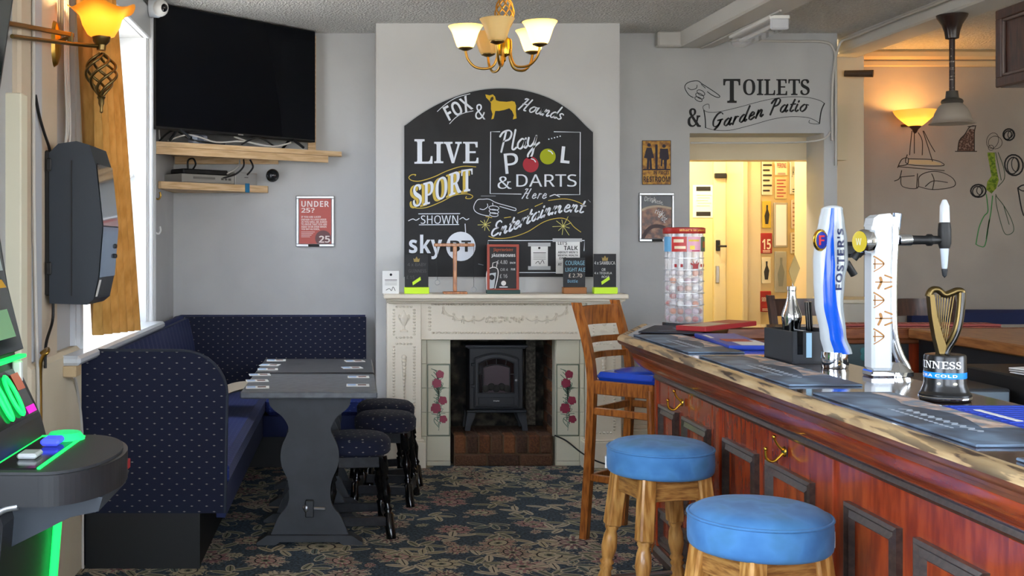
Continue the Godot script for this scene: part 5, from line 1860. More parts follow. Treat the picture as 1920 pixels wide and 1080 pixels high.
	for t in [["Drink", 1208, 369, 1229, 378, 0.1], ["a little,", 1221, 375, 1243, 383, 0.15], ["risk", 1228, 393, 1244, 403, 0.35], ["a lot.", 1234, 402, 1252, 414, 0.75]]:
		part(p, "lettering", letters(t[0], "sans", t.slice(1, 5), wallmap(d, 0.0116), turn(Vector2((t[1] + t[3]) / 2.0, (t[2] + t[4]) / 2.0), t[5])), M.paper)
	part(p, "clip", null_box(wx(1221, d), wx(1241, d), wy(453, d), wy(448.5, d), -d + 0.018, -d + 0.022), M.ink)
	# surface conduit and emergency light
	var wires := [
		[[3.285, 1.95, -7.785, 3.285, 2.6, -7.785, 3.27, 2.74, -7.785, 3.20, 2.79, -7.785, 2.95, 2.795, -7.785, 2.5, 2.80, -7.785], 0.009, "white conduit along the wall top above the toilets lettering"],
		[[3.262, 2.12, -7.785, 3.262, 2.5, -7.785, 3.30, 2.76, -7.77, 3.34, 2.80, -7.6, 3.385, 2.81, -6.6, 3.43, 2.81, -5.4], 0.009, "white cable running up the corner and along the far beam"],
		[[2.30, 2.105, -7.79, 2.8, 2.105, -7.79, 3.05, 2.11, -7.79, 3.2, 2.13, -7.79, 3.25, 2.18, -7.79], 0.007, "white cable along the lintel of the passage opening"],
		[[2.36, 2.742, -7.75, 2.40, 2.742, -7.0, 2.43, 2.742, -6.5], 0.007, "thin white cable along the underside of the near beam"],
	]
	for w in wires:
		b = MB.new()
		b.tube(smooth(v3(w[0]), 6), w[1], 6)
		solo("conduit", b, M.wire, w[2], "cable", "surface cables of the passage wall")
	var e := thing("emergency_light", "clear plastic emergency light fixed under the ceiling beam", "light fitting", Vector3(2.46, 2.745, -6.95), 0.043)
	part(e, "tray", null_box(-0.06, 0.06, -0.025, 0.0, -0.32, 0.32, 0.005), M.white)
	b = MB.new()
	b.box(Vector3(0, -0.055, 0), Vector3(0.11, 0.06, 0.62), 0.02)
	part(e, "diffuser", b, M.clear)
	b = MB.new()
	b.tube([Vector3(0, -0.045, -0.27), Vector3(0, -0.045, 0.27)], 0.012)
	part(e, "fluorescent_tube", b, M.white)
	part(e, "end_cap", null_box(-0.055, 0.055, -0.085, -0.02, 0.305, 0.325, 0.008), mat("c9ccd2", 0.3))

func runner(label: String, x0: float, x1: float, d0: float, d1: float, base: Material, kind: int, y := 1.0305, skew := 0.0) -> Node3D:
	# a rubber mat lying on the counter; kind 0 printed slate mat, 1 plain
	var g := thing("bar_mat", label, "bar mat", Vector3((x0 + x1) / 2, y, -(d0 + d1) / 2), skew, "mats on the bar")
	var hx_ := (x1 - x0) / 2
	var hz := (d1 - d0) / 2
	part(g, "mat", null_box(-hx_, hx_, 0.0, 0.006, -hz, hz, 0.002), base)
	if kind == 0:
		var b := MB.new()
		var P := func(p: Vector2) -> Vector3: return Vector3(p.x, 0.0066, p.y)
		# pale cloud print along the inner edge, ragged outline
		var pts := PackedVector2Array([Vector2(hx_ * 0.98, -hz * 0.95)])
		for k in 15:
			var t := k / 14.0
			pts.append(Vector2(hx_ * (0.15 + 0.55 * absf(sin(t * 5.0 + x0)) * (1.0 - absf(t - 0.5))), lerpf(-hz * 0.95, hz * 0.5, t)))
		pts.append(Vector2(hx_ * 0.98, hz * 0.5))
		b.prism(pts, 0.0, Transform3D(Basis(Vector3(1, 0, 0), Vector3(0, 0, 1), Vector3(0, -1, 0)), Vector3(0, 0.0064, 0)), false)
		part(g, "cloud_print", b, tri(mat("ffffff", 0.55), ntex(["7d8a9a", "b59d90", "d2b3a0", "dcd6d6"], [0.3, 0.5, 0.6, 0.8], 0.02, 71, 4), Vector3(2.5, 2.5, 2.5)))
		b = MB.new()
		var q := []
		for k in 30:
			q.append(Vector2(-hx_ * 0.12 + hx_ * 0.09 * sin(k * 2.1), lerpf(hz * 0.62, -hz * 0.2, k / 29.0)))
		b.ribbon(q, 0.013, P)
		q = []
		for k in 34:
			q.append(Vector2(-hx_ * 0.45 + hx_ * 0.04 * sin(k * 2.4), lerpf(hz * 0.5, -hz * 0.2, k / 33.0)))
		b.ribbon(q, 0.008, P)
		part(g, "script_print", b, mat("bccada", 0.6))
	return g

func bar():
	# path of the panelled front: along the room, round the cut corner, along the far side
	var A := Vector2(1.297, -1.0)
	var B := Vector2(1.297, -4.86)
	var C := Vector2(1.513, -5.41)
	var E := Vector2(4.3, -5.41)
	var path := [A, B, C, E]
	var n1 := Vector2(-1, 0)
	var dr := (C - B).normalized()
	var n2 := Vector2(dr.y, -dr.x)
	var n3 := Vector2(0, -1)
	var nrm := [n1, (n1 + n2) / (1.0 + n1.dot(n2)), (n2 + n3) / (1.0 + n2.dot(n3)), n3]
	var g := thing("bar_counter", "red brown panelled mahogany bar counter", "bar counter")
	var b := MB.new()
	b.plan(PackedVector2Array([A, B, C, E, Vector2(4.3, -5.36), Vector2(1.55, -5.36), Vector2(1.35, -4.85), Vector2(1.35, -1.0)]), 0.10, 0.99)
	part(g, "carcass", b, M.mahogany)
	b = MB.new()
	b.sweep(path, nrm, v2([-0.02, 0.0, -0.02, 0.10, 0.0, 0.10]))
	part(g, "kick_board", b, M.black)
	b = MB.new()
	b.sweep(path, nrm, v2([0.0, 0.10, 0.022, 0.10, 0.022, 0.125, 0.008, 0.14, 0.0, 0.14]))
	part(g, "base_moulding", b, M.moulding)
	b = MB.new()
	b.sweep(path, nrm, v2([0.0, 0.845, 0.012, 0.845, 0.02, 0.855, 0.014, 0.866, 0.022, 0.87, 0.022, 0.878, 0.0, 0.878]))
	part(g, "bead_moulding", b, M.moulding)
	b = MB.new()
	b.sweep(path, nrm, v2([0.016, 0.875, 0.03, 0.878, 0.055, 0.888, 0.08, 0.905, 0.10, 0.93, 0.108, 0.955, 0.108, 0.965, 0.0, 0.965]), 0.9)
	part(g, "cornice", b, M.mahoglong)
	b = MB.new()
	b.sweep(path, nrm, v2([0.10, 0.962, 0.118, 0.962, 0.122, 0.972, 0.132, 0.976, 0.136, 0.988, 0.128, 0.992, 0.0, 0.992]))
	part(g, "upper_bead", b, M.fascia)
	# pilaster strips and framed panels
	for z in [4.88, 4.05, 3.10, 2.22, 1.35]:
		b = MB.new()
		b.ab(1.287, 1.30, 0.14, 0.845, -z + 0.03, -z - 0.03 + (0.03 if z > 4.8 else 0.0), 0.003)
		part(g, "stile", b, M.mahogany)
	for p in [[4.80, 4.55], [4.46, 4.14], [3.97, 3.65], [3.56, 3.21], [2.99, 2.70], [2.62, 2.33], [2.11, 1.82], [1.74, 1.45]]:
		for yy in [[0.375, 0.75], [0.165, 0.315]]:
			var z0: float = -p[0]
			var z1: float = -p[1]
			b = MB.new()
			var fr := func(i0: float, h0: float, i1: float, h1: float):
				var c0 := [Vector3(1.297 - h0, yy[0] + i0, z0 + i0), Vector3(1.297 - h0, yy[0] + i0, z1 - i0), Vector3(1.297 - h0, yy[1] - i0, z1 - i0), Vector3(1.297 - h0, yy[1] - i0, z0 + i0)]
				var c1 := [Vector3(1.297 - h1, yy[0] + i1, z0 + i1), Vector3(1.297 - h1, yy[0] + i1, z1 - i1), Vector3(1.297 - h1, yy[1] - i1, z1 - i1), Vector3(1.297 - h1, yy[1] - i1, z0 + i1)]
				for k in 4:
					var k2 := (k + 1) % 4
					b.quad(c0[k], c0[k2], c1[k2], c1[k])
			fr.call(0.0, 0.0, 0.0, 0.016)
			fr.call(0.0, 0.016, 0.010, 0.020)
			fr.call(0.010, 0.020, 0.018, 0.010)
			fr.call(0.018, 0.010, 0.034, 0.018)
			fr.call(0.034, 0.018, 0.044, 0.003)
			part(g, "panel_moulding", b, M.moulding)
			part(g, "panel", null_box(1.292, 1.30, yy[0] + 0.042, yy[1] - 0.042, z0 + 0.042, z1 - 0.042, 0.002), M.mahogany)
	for z in [4.48, 3.42]:
		var h := MB.new()
		var c := Vector3(1.29, 0.80, -z)
		h.lathe(v2([0, 0.008, 0.014, 0.005, 0.016, 0]), 12, Transform3D(Basis(Vector3(0, 0, 1), PI / 2), c))
		h.tube(smooth([c, c + Vector3(-0.03, -0.028, 0), c + Vector3(-0.052, -0.022, 0), c + Vector3(-0.056, 0.004, 0)], 5), 0.0045, 8)
		h.ball(c + Vector3(-0.056, 0.008, 0), Vector3(0.007, 0.007, 0.007), 8, 6)
		h.tube(smooth([c, c + Vector3(-0.02, 0.02, 0), c + Vector3(-0.03, 0.04, 0)], 5), 0.004, 8)
		h.ball(c + Vector3(-0.031, 0.044, 0), Vector3(0.007, 0.007, 0.007), 8, 6)
		solo("bag_hook", h, M.gold, "brass bag hook on the bar front " + ("near its far corner" if z > 4.0 else "above the second stool"), "hook", "bag hooks on the bar")
	# counter tops
	var t := thing("bar_worktop", "dark varnished bar top with a worn pale edge", "worktop")
	b = MB.new()
	var o1: Vector2 = B + nrm[1] * 0.14
	var o2: Vector2 = C + nrm[2] * 0.14
	b.plan(PackedVector2Array([Vector2(1.157, -1.0), o1, o2, Vector2(4.3, o2.y), Vector2(4.3, -5.32), Vector2(1.75, -5.32), Vector2(1.62, -4.95), Vector2(1.62, -1.0)]), 0.992, 1.03)
	part(t, "board", b, M.bartop)
	b = MB.new()
	b.sweep(path.slice(0, 3) , nrm.slice(0, 3), v2([0.125, 0.992, 0.155, 0.992, 0.163, 1.0, 0.166, 1.010]), 0.9)
	part(t, "nosing", b, M.fascia)
	b = MB.new()
	b.sweep(path.slice(0, 3) , nrm.slice(0, 3), v2([0.166, 1.010, 0.164, 1.022, 0.156, 1.030, 0.146, 1.0325, 0.132, 1.0325, 0.126, 1.030]), 0.9)
	part(t, "worn_edge", b, M.worn, "varnish worn to pale bare wood along the edge")
	b = MB.new()
	b.ab(1.74, 4.3, 0.975, 1.031, -5.345, -5.315, 0.008)
	b.ab(1.76, 4.3, 0.955, 0.977, -5.35, -5.325, 0.005)
	part(t, "inner_edge", b, M.counter)
	# inner face of the far counter
	b = MB.new()
	b.ab(1.60, 2.6, 0.0, 0.955, -5.38, -5.355)
	b.ab(1.352, 1.36, 0.0, 0.98, -4.8, -1.0)
	part(g, "inner_panel", b, mat("25282c", 0.5), "charcoal inner panel")
	b = MB.new()
	b.ab(2.57, 3.2, 0.985, 1.03, -5.3, -2.6, 0.006)
	var fl := thing("bar_flap", "lighter brown side counter inside the servery", "worktop")
	part(fl, "board", b, M.flap)
	part(fl, "support", null_box(2.62, 3.15, 0.0, 0.985, -5.3, -2.6), mat("1b1c1f", 0.5))
	# servery equipment
	var gw := thing("glass_washer", "grey fronted glass washer inside the servery", "appliance", Vector3(2.10, 0, -4.15))
	part(gw, "case", null_box(-0.16, 0.17, 0.0, 0.92, -0.3, 0.2, 0.006), M.charcoal)
	part(gw, "control_panel", null_box(-0.15, 0.16, 0.72, 0.91, 0.2, 0.208, 0.002), mat("6c7a86", 0.4))
	for k in 6:
		part(gw, "vent_slot", null_box(-0.12 + k * 0.03, -0.105 + k * 0.03, 0.80, 0.845, 0.208, 0.211), M.blackgloss)
	b = MB.new()
	b.lathe(v2([0, 0.04, 0.02, 0.036, 0.026, 0.0]), 16, Transform3D(Basis(Vector3(1, 0, 0), PI / 2), Vector3(0.05, 0.76, 0.208)))
	part(gw, "dial", b, M.steel)
	var fg := thing("bottle_fridge", "black glass fronted bottle fridge beside the glass washer", "fridge", Vector3(2.42, 0, -3.95))
	part(fg, "case", null_box(-0.13, 0.14, 0.0, 0.965, -0.4, 0.2, 0.006), M.black)
	part(fg, "glass_door", null_box(-0.115, 0.13, 0.05, 0.80, 0.2, 0.214, 0.003), mat("14191c", 0.06))
	part(fg, "door_edge", null_box(-0.13, -0.112, 0.05, 0.80, 0.2, 0.222, 0.003), M.steel)
	for k in 3:
		part(fg, "shelf_line", null_box(-0.11, 0.125, 0.3 + k * 0.17, 0.305 + k * 0.17, 0.214, 0.216), M.steel)
	var pp := thing("paper_stack", "folded white papers on top of the black fridge", "papers", Vector3(2.40, 0.966, -3.9), 0.12)
	for k in 3:
		b = MB.new()
		b.box(Vector3(0, 0.006 + k * 0.009, 0), Vector3(0.19, 0.004, 0.22), 0.001, Basis(Vector3.UP, k * 0.12))
		part(pp, "sheet", b, M.paper)
	var tl := thing("till_drawer", "small grey metal box behind the white beer font", "box", Vector3(1.80, 0, -3.75))
	part(tl, "stand", null_box(-0.08, 0.08, 0.0, 0.82, -0.2, 0.1), M.black)
	part(tl, "case", null_box(-0.09, 0.09, 0.82, 0.955, -0.2, 0.12, 0.008), mat("79828b", 0.35, 0.3))
	part(tl, "lid_line", null_box(-0.09, 0.09, 0.90, 0.904, 0.12, 0.123), M.black)
	b = MB.new()
	var d := 5.35
	b.ab(2.30, 2.52, 0.78, 0.95, -d, -d + 0.006)
	var pr := solo("printed_card", b, mat("3f4f52", 0.6), "dark card with a teal flower print behind the beer fonts", "card")
	var q := MB.new()
	for k in 5:
		var a := TAU * k / 5.0
		q.ball(Vector3(2.405 + 0.025 * cos(a), 0.905 + 0.025 * sin(a), -d + 0.007), Vector3(0.018, 0.018, 0.002), 10, 4)
	part(pr, "flower_print", q, mat("2f6f72", 0.6))
	q = MB.new()
	q.ball(Vector3(2.405, 0.905, -d + 0.009), Vector3(0.009, 0.009, 0.002), 10, 4)
	part(pr, "flower_eye", q, mat("e8e2b0", 0.6))

func bar_things():
	var b: MB
	runner("slate grey printed bar mat at the far end of the bar edge", 1.192, 1.395, 4.07, 4.86, M.runner, 0)
	runner("slate grey printed bar mat in front of the napkin caddy", 1.192, 1.395, 3.13, 3.94, M.runner, 0)
	runner("slate grey printed bar mat in front of the harp beer font", 1.192, 1.395, 2.19, 2.97, M.runner, 0)
	runner("slate grey bar mat cut off by the picture edge", 1.192, 1.395, 1.2, 2.06, M.runner, 0)
	var far := runner("dark navy bar mat on the cut corner beside the sweet dispenser", 1.32, 1.58, 4.92, 5.34, mat("252b38", 0.6), 1, 1.0325, -0.42)
	b = MB.new()
	b.ribbon(v2([-0.05, 0.15, 0.03, 0.05, -0.02, -0.05, 0.05, -0.16]), 0.012, func(p: Vector2) -> Vector3: return Vector3(p.x, 0.0066, p.y))
	part(far, "script_print", b, mat("8fa3bd", 0.6))
	var rd := thing("drip_tray_box", "red flat box lying across the bar corner", "box", Vector3(1.65, 1.0395, -5.18), 0.82)
	part(rd, "box", null_box(-0.26, 0.26, 0.0, 0.022, -0.07, 0.07, 0.003), M.red)
	part(rd, "label", null_box(-0.24, 0.02, 0.022, 0.0225, -0.05, 0.05), mat("d2bfa4", 0.6))
	var bl := runner("blue box with red and white print beside the far bar mat", 1.405, 1.57, 4.2, 4.78, M.royal, 1, 1.031, -0.08)
	(bl.get_child(0) as Node3D).scale = Vector3(1, 2.6, 1)
	part(bl, "white_print", null_box(-0.03, 0.075, 0.0158, 0.0162, 0.05, 0.27), M.paper)
	part(bl, "red_print", null_box(-0.05, 0.05, 0.0163, 0.0166, 0.0, 0.12), M.red)
	part(bl, "white_print", null_box(-0.07, -0.055, 0.0158, 0.0162, -0.2, -0.05), M.paper)
	var bm := runner("ribbed blue bar towel beside the harp beer font", 1.40, 1.60, 1.9, 2.72, M.royal, 1)
	for k in 27:
		part(bm, "rib", null_box(-0.095, 0.095, 0.005, 0.0085, -0.395 + k * 0.03, -0.380 + k * 0.03, 0.001), M.royal)
	part(bm, "white_print", null_box(-0.075, -0.06, 0.0085, 0.0095, -0.32, -0.15), M.paper)
	part(bm, "white_print", null_box(-0.05, 0.07, 0.0085, 0.0095, 0.0, 0.3), M.paper)
	part(bm, "red_print", null_box(-0.02, 0.05, 0.0095, 0.0102, -0.03, 0.2), mat("c23a3c", 0.6))
	# caddy with a metal bottle and straws
	var c := thing("napkin_caddy", "black plastic napkin and straw caddy", "caddy", Vector3(1.50, 1.031, -3.82), 0.10)
	var k1 := mat("23262c", 0.4)
	b = MB.new()
	b.ab(-0.085, 0.085, 0.0, 0.006, -0.1, 0.1)
	for w in [[-0.085, -0.079, -0.1, 0.1], [0.079, 0.085, -0.1, 0.1], [-0.085, 0.085, 0.094, 0.1], [-0.085, 0.085, -0.1, -0.094], [-0.03, -0.024, -0.1, 0.1]]:
		b.ab(w[0], w[1], 0.0, 0.105, w[2], w[3], 0.002)
	part(c, "tray", b, k1)
	part(c, "front_slot", null_box(-0.068, -0.05, 0.03, 0.106, 0.098, 0.102), M.blackgloss)
	part(c, "blue_tag", null_box(-0.038, -0.02, 0.02, 0.10, 0.1, 0.102), mat("9fc6e0", 0.5))
	var bt := thing("metal_bottle", "silver patterned metal bottle standing in the caddy", "bottle", Vector3(1.472, 1.037, -3.84))
	b = MB.new()
	b.lathe(smooth(v2([0.024, 0.0, 0.029, 0.01, 0.030, 0.06, 0.026, 0.09, 0.032, 0.13, 0.031, 0.15, 0.018, 0.19, 0.0135, 0.215, 0.0135, 0.228]), 3), 20, Transform3D(), 9.0)
	b.lathe(v2([0.0125, 0.226, 0.0145, 0.228, 0.0145, 0.24, 0.0, 0.242]), 20)
	part(bt, "body", b, M.chrome)
	b = MB.new()
	for k in 6:
		var a := TAU * k / 6.0
		b.box(Vector3(cos(a) * 0.0285, 0.10, sin(a) * 0.0285), Vector3(0.003, 0.07, 0.006), 0.0, Basis(Vector3.UP, -a))
	part(bt, "dark_print", b, M.ink)
	var st := thing("straw", "black drinking straws standing in the caddy", "straw", Vector3(1.515, 1.037, -3.80), 0.0, "straws in the caddy")
	b = MB.new()
	b.tube([Vector3.ZERO, Vector3(-0.012, 0.19, 0)], 0.004, 8)
	part(st, "tube", b, M.blackgloss)
	for k in 4:
		var s2 := dup(st, "black drinking straws standing in the caddy", Vector3(1.517 + 0.011 * (k % 2 + 1) - 0.006, 1.037, -3.80 - 0.014 * k), 0.5 * k)
	var tg := thing("menu_stick", "gold diamond shaped card on a stick behind the metal bottle", "card", Vector3(1.50, 1.037, -3.90))
	b = MB.new()
	b.tube([Vector3(0, 0, 0), Vector3(0, 0.28, 0)], 0.003, 6)
	part(tg, "stick", b, M.paper)
	b = MB.new()
	b.prism(pv([0.0, 0.24, 0.022, 0.30, 0.004, 0.345, -0.016, 0.29]), 0.004, Transform3D(Basis(), Vector3(0, 0, 0.006)))
	part(tg, "card", b, mat("a88a4a", 0.5))
	beer_fonts()
	sweets()

func beer_fonts():
	var b: MB
	# curved blue and white font
	var g := thing("beer_font", "tall curved white beer font with a blue stripe", "beer font", Vector3(wx(1562, 3.6), 1.031, -3.6))
	var hs := [0.045, 0.10, 0.205, 0.275, 0.333, 0.40, 0.459, 0.50]
	var L := [-0.029, -0.041, -0.058, -0.062, -0.063, -0.059, -0.0456, -0.037]
	var R := [0.058, 0.038, 0.029, 0.034, 0.044, 0.042, 0.033, 0.026]
	var at := func(a: Array, y: float) -> float:
		for i in hs.size() - 1:
			if y <= hs[i + 1] or i == hs.size() - 2:
				var t := clampf((y - hs[i]) / (hs[i + 1] - hs[i]), 0, 1)
				t = t * t * (3 - 2 * t)
				return lerpf(a[i], a[i + 1], t)
		return 0.0
	var surf := func(u: float, v: float, lift: float) -> Vector3:
		var y := 0.045 + v * 0.455
		var l: float = at.call(L, y)
		var r: float = at.call(R, y)
		var a := u * PI
		return Vector3((l + r) / 2 - (r - l) / 2 * cos(a) * (1.0 + lift / 0.04), y, 0.036 * sin(a) * (1.0 + 0.15 * sin(v * PI)) + lift)
	b = MB.new()
	b.grid(24, 30, func(u, v): return surf.call(u, v, 0.0))
	b.grid(12, 30, func(u, v):
		var p: Vector3 = surf.call(1.0 - u, v, 0.0)
		return Vector3(p.x, p.y, -p.z * 0.5))
	b.ball(surf.call(0.5, 1.0, 0.0) * Vector3(0, 1, 0) + Vector3(-0.005, -0.002, 0.008), Vector3(0.032, 0.012, 0.026), 16, 6)
	part(g, "body", b, mat("cbd4da", 0.22))
	b = MB.new()
	b.grid(8, 30, func(u, v):
		var c: float = lerpf(0.50, 0.40, smoothstep(0.0, 0.5, v)) - 0.0 * v
		var w: float = lerpf(0.36, 0.09, smoothstep(0.0, 1.0, v))
		return surf.call(c - w / 2 + u * w, v, 0.0012))
	part(g, "blue_stripe", b, mat("0a5be0", 0.15))
	for k in 3:
		b = MB.new()
		b.grid(2, 24, func(u, v): return surf.call(0.70 + k * 0.08 + u * 0.015, v, 0.001))
		part(g, "groove", b, mat("a9b4ba", 0.3))
	part(g, "lettering", letters("FOSTER'S", "sansb", [0, 0, 1, 1], func(p: Vector2) -> Vector3:
		return surf.call(0.525 + p.y * 0.15, 0.44 + p.x * 0.42, 0.002)), mat("14245c", 0.4))
	b = MB.new()
	b.lathe(v2([0, 0.014, 0.026, 0.012, 0.03, 0.006, 0.03, 0.0]), 24, Transform3D(Basis(Vector3(1, 0, 0), PI / 2) * Basis.from_scale(Vector3(0.75, 1, 1.15)), Vector3(-0.05, 0.40, 0.022)))
	var bd := part(g, "badge", b, M.gold)
	b = MB.new()
	b.lathe(v2([0, 0.0152, 0.023, 0.0135]), 24, Transform3D(Basis(Vector3(1, 0, 0), PI / 2) * Basis.from_scale(Vector3(0.75, 1, 1.15)), Vector3(-0.05, 0.40, 0.022)))
	part(bd, "badge_face", b, mat("1a2f9c", 0.3))
	part(bd, "badge_letter", letters("F", "sansb", [-0.060, 0.385, -0.042, 0.415], func(p: Vector2) -> Vector3: return Vector3(p.x, 0.80 - p.y, 0.0385)), mat("d8323a", 0.4))
	b = MB.new()
	b.lathe(v2([0, 0, 0.04, 0.0, 0.042, 0.01, 0.038, 0.05, 0, 0.052]), 24, Transform3D(Basis(), Vector3(0.005, 0, 0)))
	part(g, "base", b, M.chrome)
	b = MB.new()
	b.box(Vector3(0.07, 0.37, -0.02), Vector3(0.07, 0.05, 0.035), 0.012)
	b.tube(v3([0.05, 0.33, -0.02, 0.075, 0.29, -0.02]), 0.012)
	part(g, "tap_nozzle", b, M.black)
	# white column font
	g = thing("beer_font", "square white beer font with gold arrow marks and chrome spine", "beer font", Vector3(wx(1647, 3.38), 1.031, -3.38))
	b = MB.new()
	b.ab(-0.031, 0.029, 0.018, 0.452, -0.03, 0.03, 0.008)
	b.prism(pv([-0.031, 0.44, 0.029, 0.44, 0.029, 0.47, 0.022, 0.478, -0.012, 0.474, -0.026, 0.464]), 0.056, Transform3D(Basis(), Vector3(0, 0, 0.028)))
	part(g, "column", b, M.whitegloss)
	b = MB.new()
	b.ab(-0.034, 0.034, 0.0, 0.018, -0.034, 0.034, 0.004)
	part(g, "base", b, M.chrome)
	b = MB.new()
	b.tube(smooth(v3([0.082, 0.0, 0, 0.08, 0.022, 0, 0.062, 0.055, 0, 0.046, 0.10, 0, 0.040, 0.16, 0, 0.040, 0.30, 0, 0.043, 0.37, 0, 0.046, 0.42, 0, 0.042, 0.468, 0]), 4), 0.0155, 16)
	b.lathe(v2([0, 0.0, 0.05, 0.0, 0.05, 0.012, 0.04, 0.022, 0.02, 0.04, 0, 0.04]), 24, Transform3D(Basis.from_scale(Vector3(1, 1, 0.7)), Vector3(0.052, 0, 0)))
	part(g, "spine", b, M.chrome)
	var gold := mat("a06a1e", 0.4)
	var fz := func(p: Vector2) -> Vector3: return Vector3(p.x, p.y, 0.0306)
	for k in 5:
		var y := 0.33 - k * 0.053
		b = MB.new()
		if k % 2 == 0:
			b.ribbon(smooth(v2([-0.027, y + 0.022, -0.01, y + 0.012, 0.002, y, -0.01, y - 0.012, -0.027, y - 0.022])), 0.0048, fz, 0.4)
			b.ribbon(v2([-0.028, y, 0.002, y]), 0.0035, fz)
			b.ribbon(v2([-0.024, y + 0.014, -0.024, y - 0.014]), 0.0035, fz)
		else:
			b.ribbon(v2([-0.022, y, 0.026, y]), 0.0035, fz)
			b.ribbon(smooth(v2([-0.008, y + 0.012, -0.006, y, -0.014, y - 0.018])), 0.009, fz, 0.5)
			b.ribbon(v2([0.005, y + 0.02, 0.026, y + 0.012]), 0.005, fz)
			b.ribbon(v2([0.005, y - 0.02, 0.026, y - 0.012]), 0.005, fz)
		part(g, "arrow_mark", b, gold)
	b = MB.new()
	b.lathe(v2([0, 0.02, 0.031, 0.018, 0.036, 0.008, 0.036, -0.01, 0.028, -0.02]), 28, Transform3D(Basis(Vector3(1, 0, 0), PI / 2).rotated(Vector3.UP, -1.3), Vector3(-0.052, 0.395, 0.028)))
	var bdg := part(g, "badge", b, M.chrome)
	b = MB.new()
	b.lathe(v2([0, 0.0215, 0.031, 0.0195]), 28, Transform3D(Basis(Vector3(1, 0, 0), PI / 2).rotated(Vector3.UP, -1.3), Vector3(-0.052, 0.395, 0.028)))
	part(bdg, "badge_face", b, mat("dcc63a", 0.25))
	part(bdg, "badge_mark", letters("W", "sansb", [-0.012, -0.01, 0.012, 0.01], func(p: Vector2) -> Vector3: return Vector3(-0.052, 0.395, 0.028) + Vector3(p.x, -p.y, 0.0222).rotated(Vector3.UP, -1.3)), mat("f0ecc0", 0.4))
	b = MB.new()
	b.tube(v3([-0.03, 0.375, 0.0, -0.055, 0.362, -0.01, -0.068, 0.345, -0.015]), 0.012)
	part(g, "badge_bracket", b, M.black)
	b = MB.new()
	b.tube(v3([0.05, 0.43, 0, 0.056, 0.478, 0]), 0.013)
	part(g, "lever_cap", b, mat("9fb4d0", 0.12, 0.6))
	b = MB.new()
	b.tube(v3([0.06, 0.40, 0, 0.095, 0.40, 0]), 0.017, 14)
	part(g, "collar", b, M.chrome)
	b = MB.new()
	b.tube(v3([0.095, 0.40, 0, 0.10, 0.40, 0, 0.14, 0.40, 0, 0.145, 0.40, 0, 0.155, 0.40, 0, 0.16, 0.40, 0, 0.195, 0.40, 0]), [0.016, 0.014, 0.013, 0.018, 0.018, 0.013, 0.011], 14)
	part(g, "spout_arm", b, M.black)
	b = MB.new()
	b.lathe(v2([0, 0.455, 0.016, 0.45, 0.018, 0.43, 0.018, 0.39, 0.014, 0.375, 0, 0.375]), 16, Transform3D(Basis(), Vector3(0.195, 0, 0)))
	part(g, "tap_body", b, M.black)
	b = MB.new()
	b.lathe(v2([0, 0.52, 0.006, 0.518, 0.013, 0.50, 0.0145, 0.452, 0, 0.45]), 16, Transform3D(Basis(), Vector3(0.195, 0, 0)))
	part(g, "tap_handle", b, M.whitegloss)
	b = MB.new()
	b.lathe(v2([0, 0.378, 0.012, 0.376, 0.008, 0.32, 0.006, 0.315, 0, 0.315]), 16, Transform3D(Basis(), Vector3(0.195, 0, 0)))
	part(g, "tap_nozzle", b, mat("c4d0dc", 0.2))
	b = MB.new()
	b.lathe(v2([0, 0.318, 0.009, 0.314, 0.006, 0.295, 0, 0.288]), 12, Transform3D(Basis(), Vector3(0.195, 0, 0)))
	part(g, "nozzle_tip", b, M.charcoal)
	# harp font
	g = thing("beer_font", "black round beer font with a golden harp handle", "beer font", Vector3(wx(1772, 2.86), 1.031, -2.86))
	b = MB.new()
	b.lathe(v2([0, 0, 0.058, 0.0, 0.060, 0.004, 0.060, 0.016, 0.055, 0.021, 0.054, 0.025, 0.050, 0.035, 0.048, 0.045, 0.048, 0.108, 0.046, 0.113, 0.038, 0.115, 0, 0.116]), 36)
	part(g, "base", b, mat("17181a", 0.25))
	b = MB.new()
	b.lathe(v2([0.0596, 0.004, 0.0612, 0.006, 0.0612, 0.009, 0.0596, 0.011]), 36)
	part(g, "chrome_ring", b, M.chrome)
	b = MB.new()
	b.lathe(v2([0.0483, 0.056, 0.0490, 0.057, 0.0490, 0.070, 0.0483, 0.071]), 36)
	part(g, "blue_band", b, mat("1b8af0", 0.2))
	var wrap := func(a0: float, a1: float, y0: float, y1: float, r: float) -> Callable:
		return func(p: Vector2) -> Vector3:
			var a := lerpf(a0, a1, p.x)
			return Vector3(sin(a) * r, lerpf(y1, y0, p.y), cos(a) * r)
	part(g, "lettering", letters("GUINNESS", "serifb", [0, 0, 1, 1], wrap.call(-2.6, 0.32, 0.081, 0.099, 0.0488)), M.paper)
	part(g, "lettering", letters("EXTRA COLD", "sansb", [0, 0, 1, 1], wrap.call(-2.3, 0.1, 0.060, 0.067, 0.0494)), M.paper)
	for a in [-0.5, 0.25]:
		b = MB.new()
		b.ball(Vector3(sin(a - 0.25) * 0.048, 0.044, cos(a - 0.25) * 0.048), Vector3(0.006, 0.004, 0.003), 10, 6)
		part(g, "indicator", b, mat("d8d4c0", 0.3))
	var harp := mat("6a5a38", 0.33, 1.0)
	var pts := func(a: Array) -> Array:
		var o := []
		for p in cv(a, 0, 0, 1.0):
			o.append(Vector3((p.x - 965.0) * 0.000517, (778.0 - p.y) * 0.00054 + 0.112, 0.0))
		return o
	b = MB.new()
	b.tube(smooth(pts.call([884, 510, 900, 480, 930, 478, 962, 500, 995, 492, 1020, 482, 1045, 486, 1046, 512]), 5), 0.0085, 10)
	part(g, "harp_neck", b, harp)
	b = MB.new()
	var pr: Array = smooth(pts.call([1044, 490, 1040, 560, 1028, 640, 1005, 700, 975, 745, 960, 782]), 5)
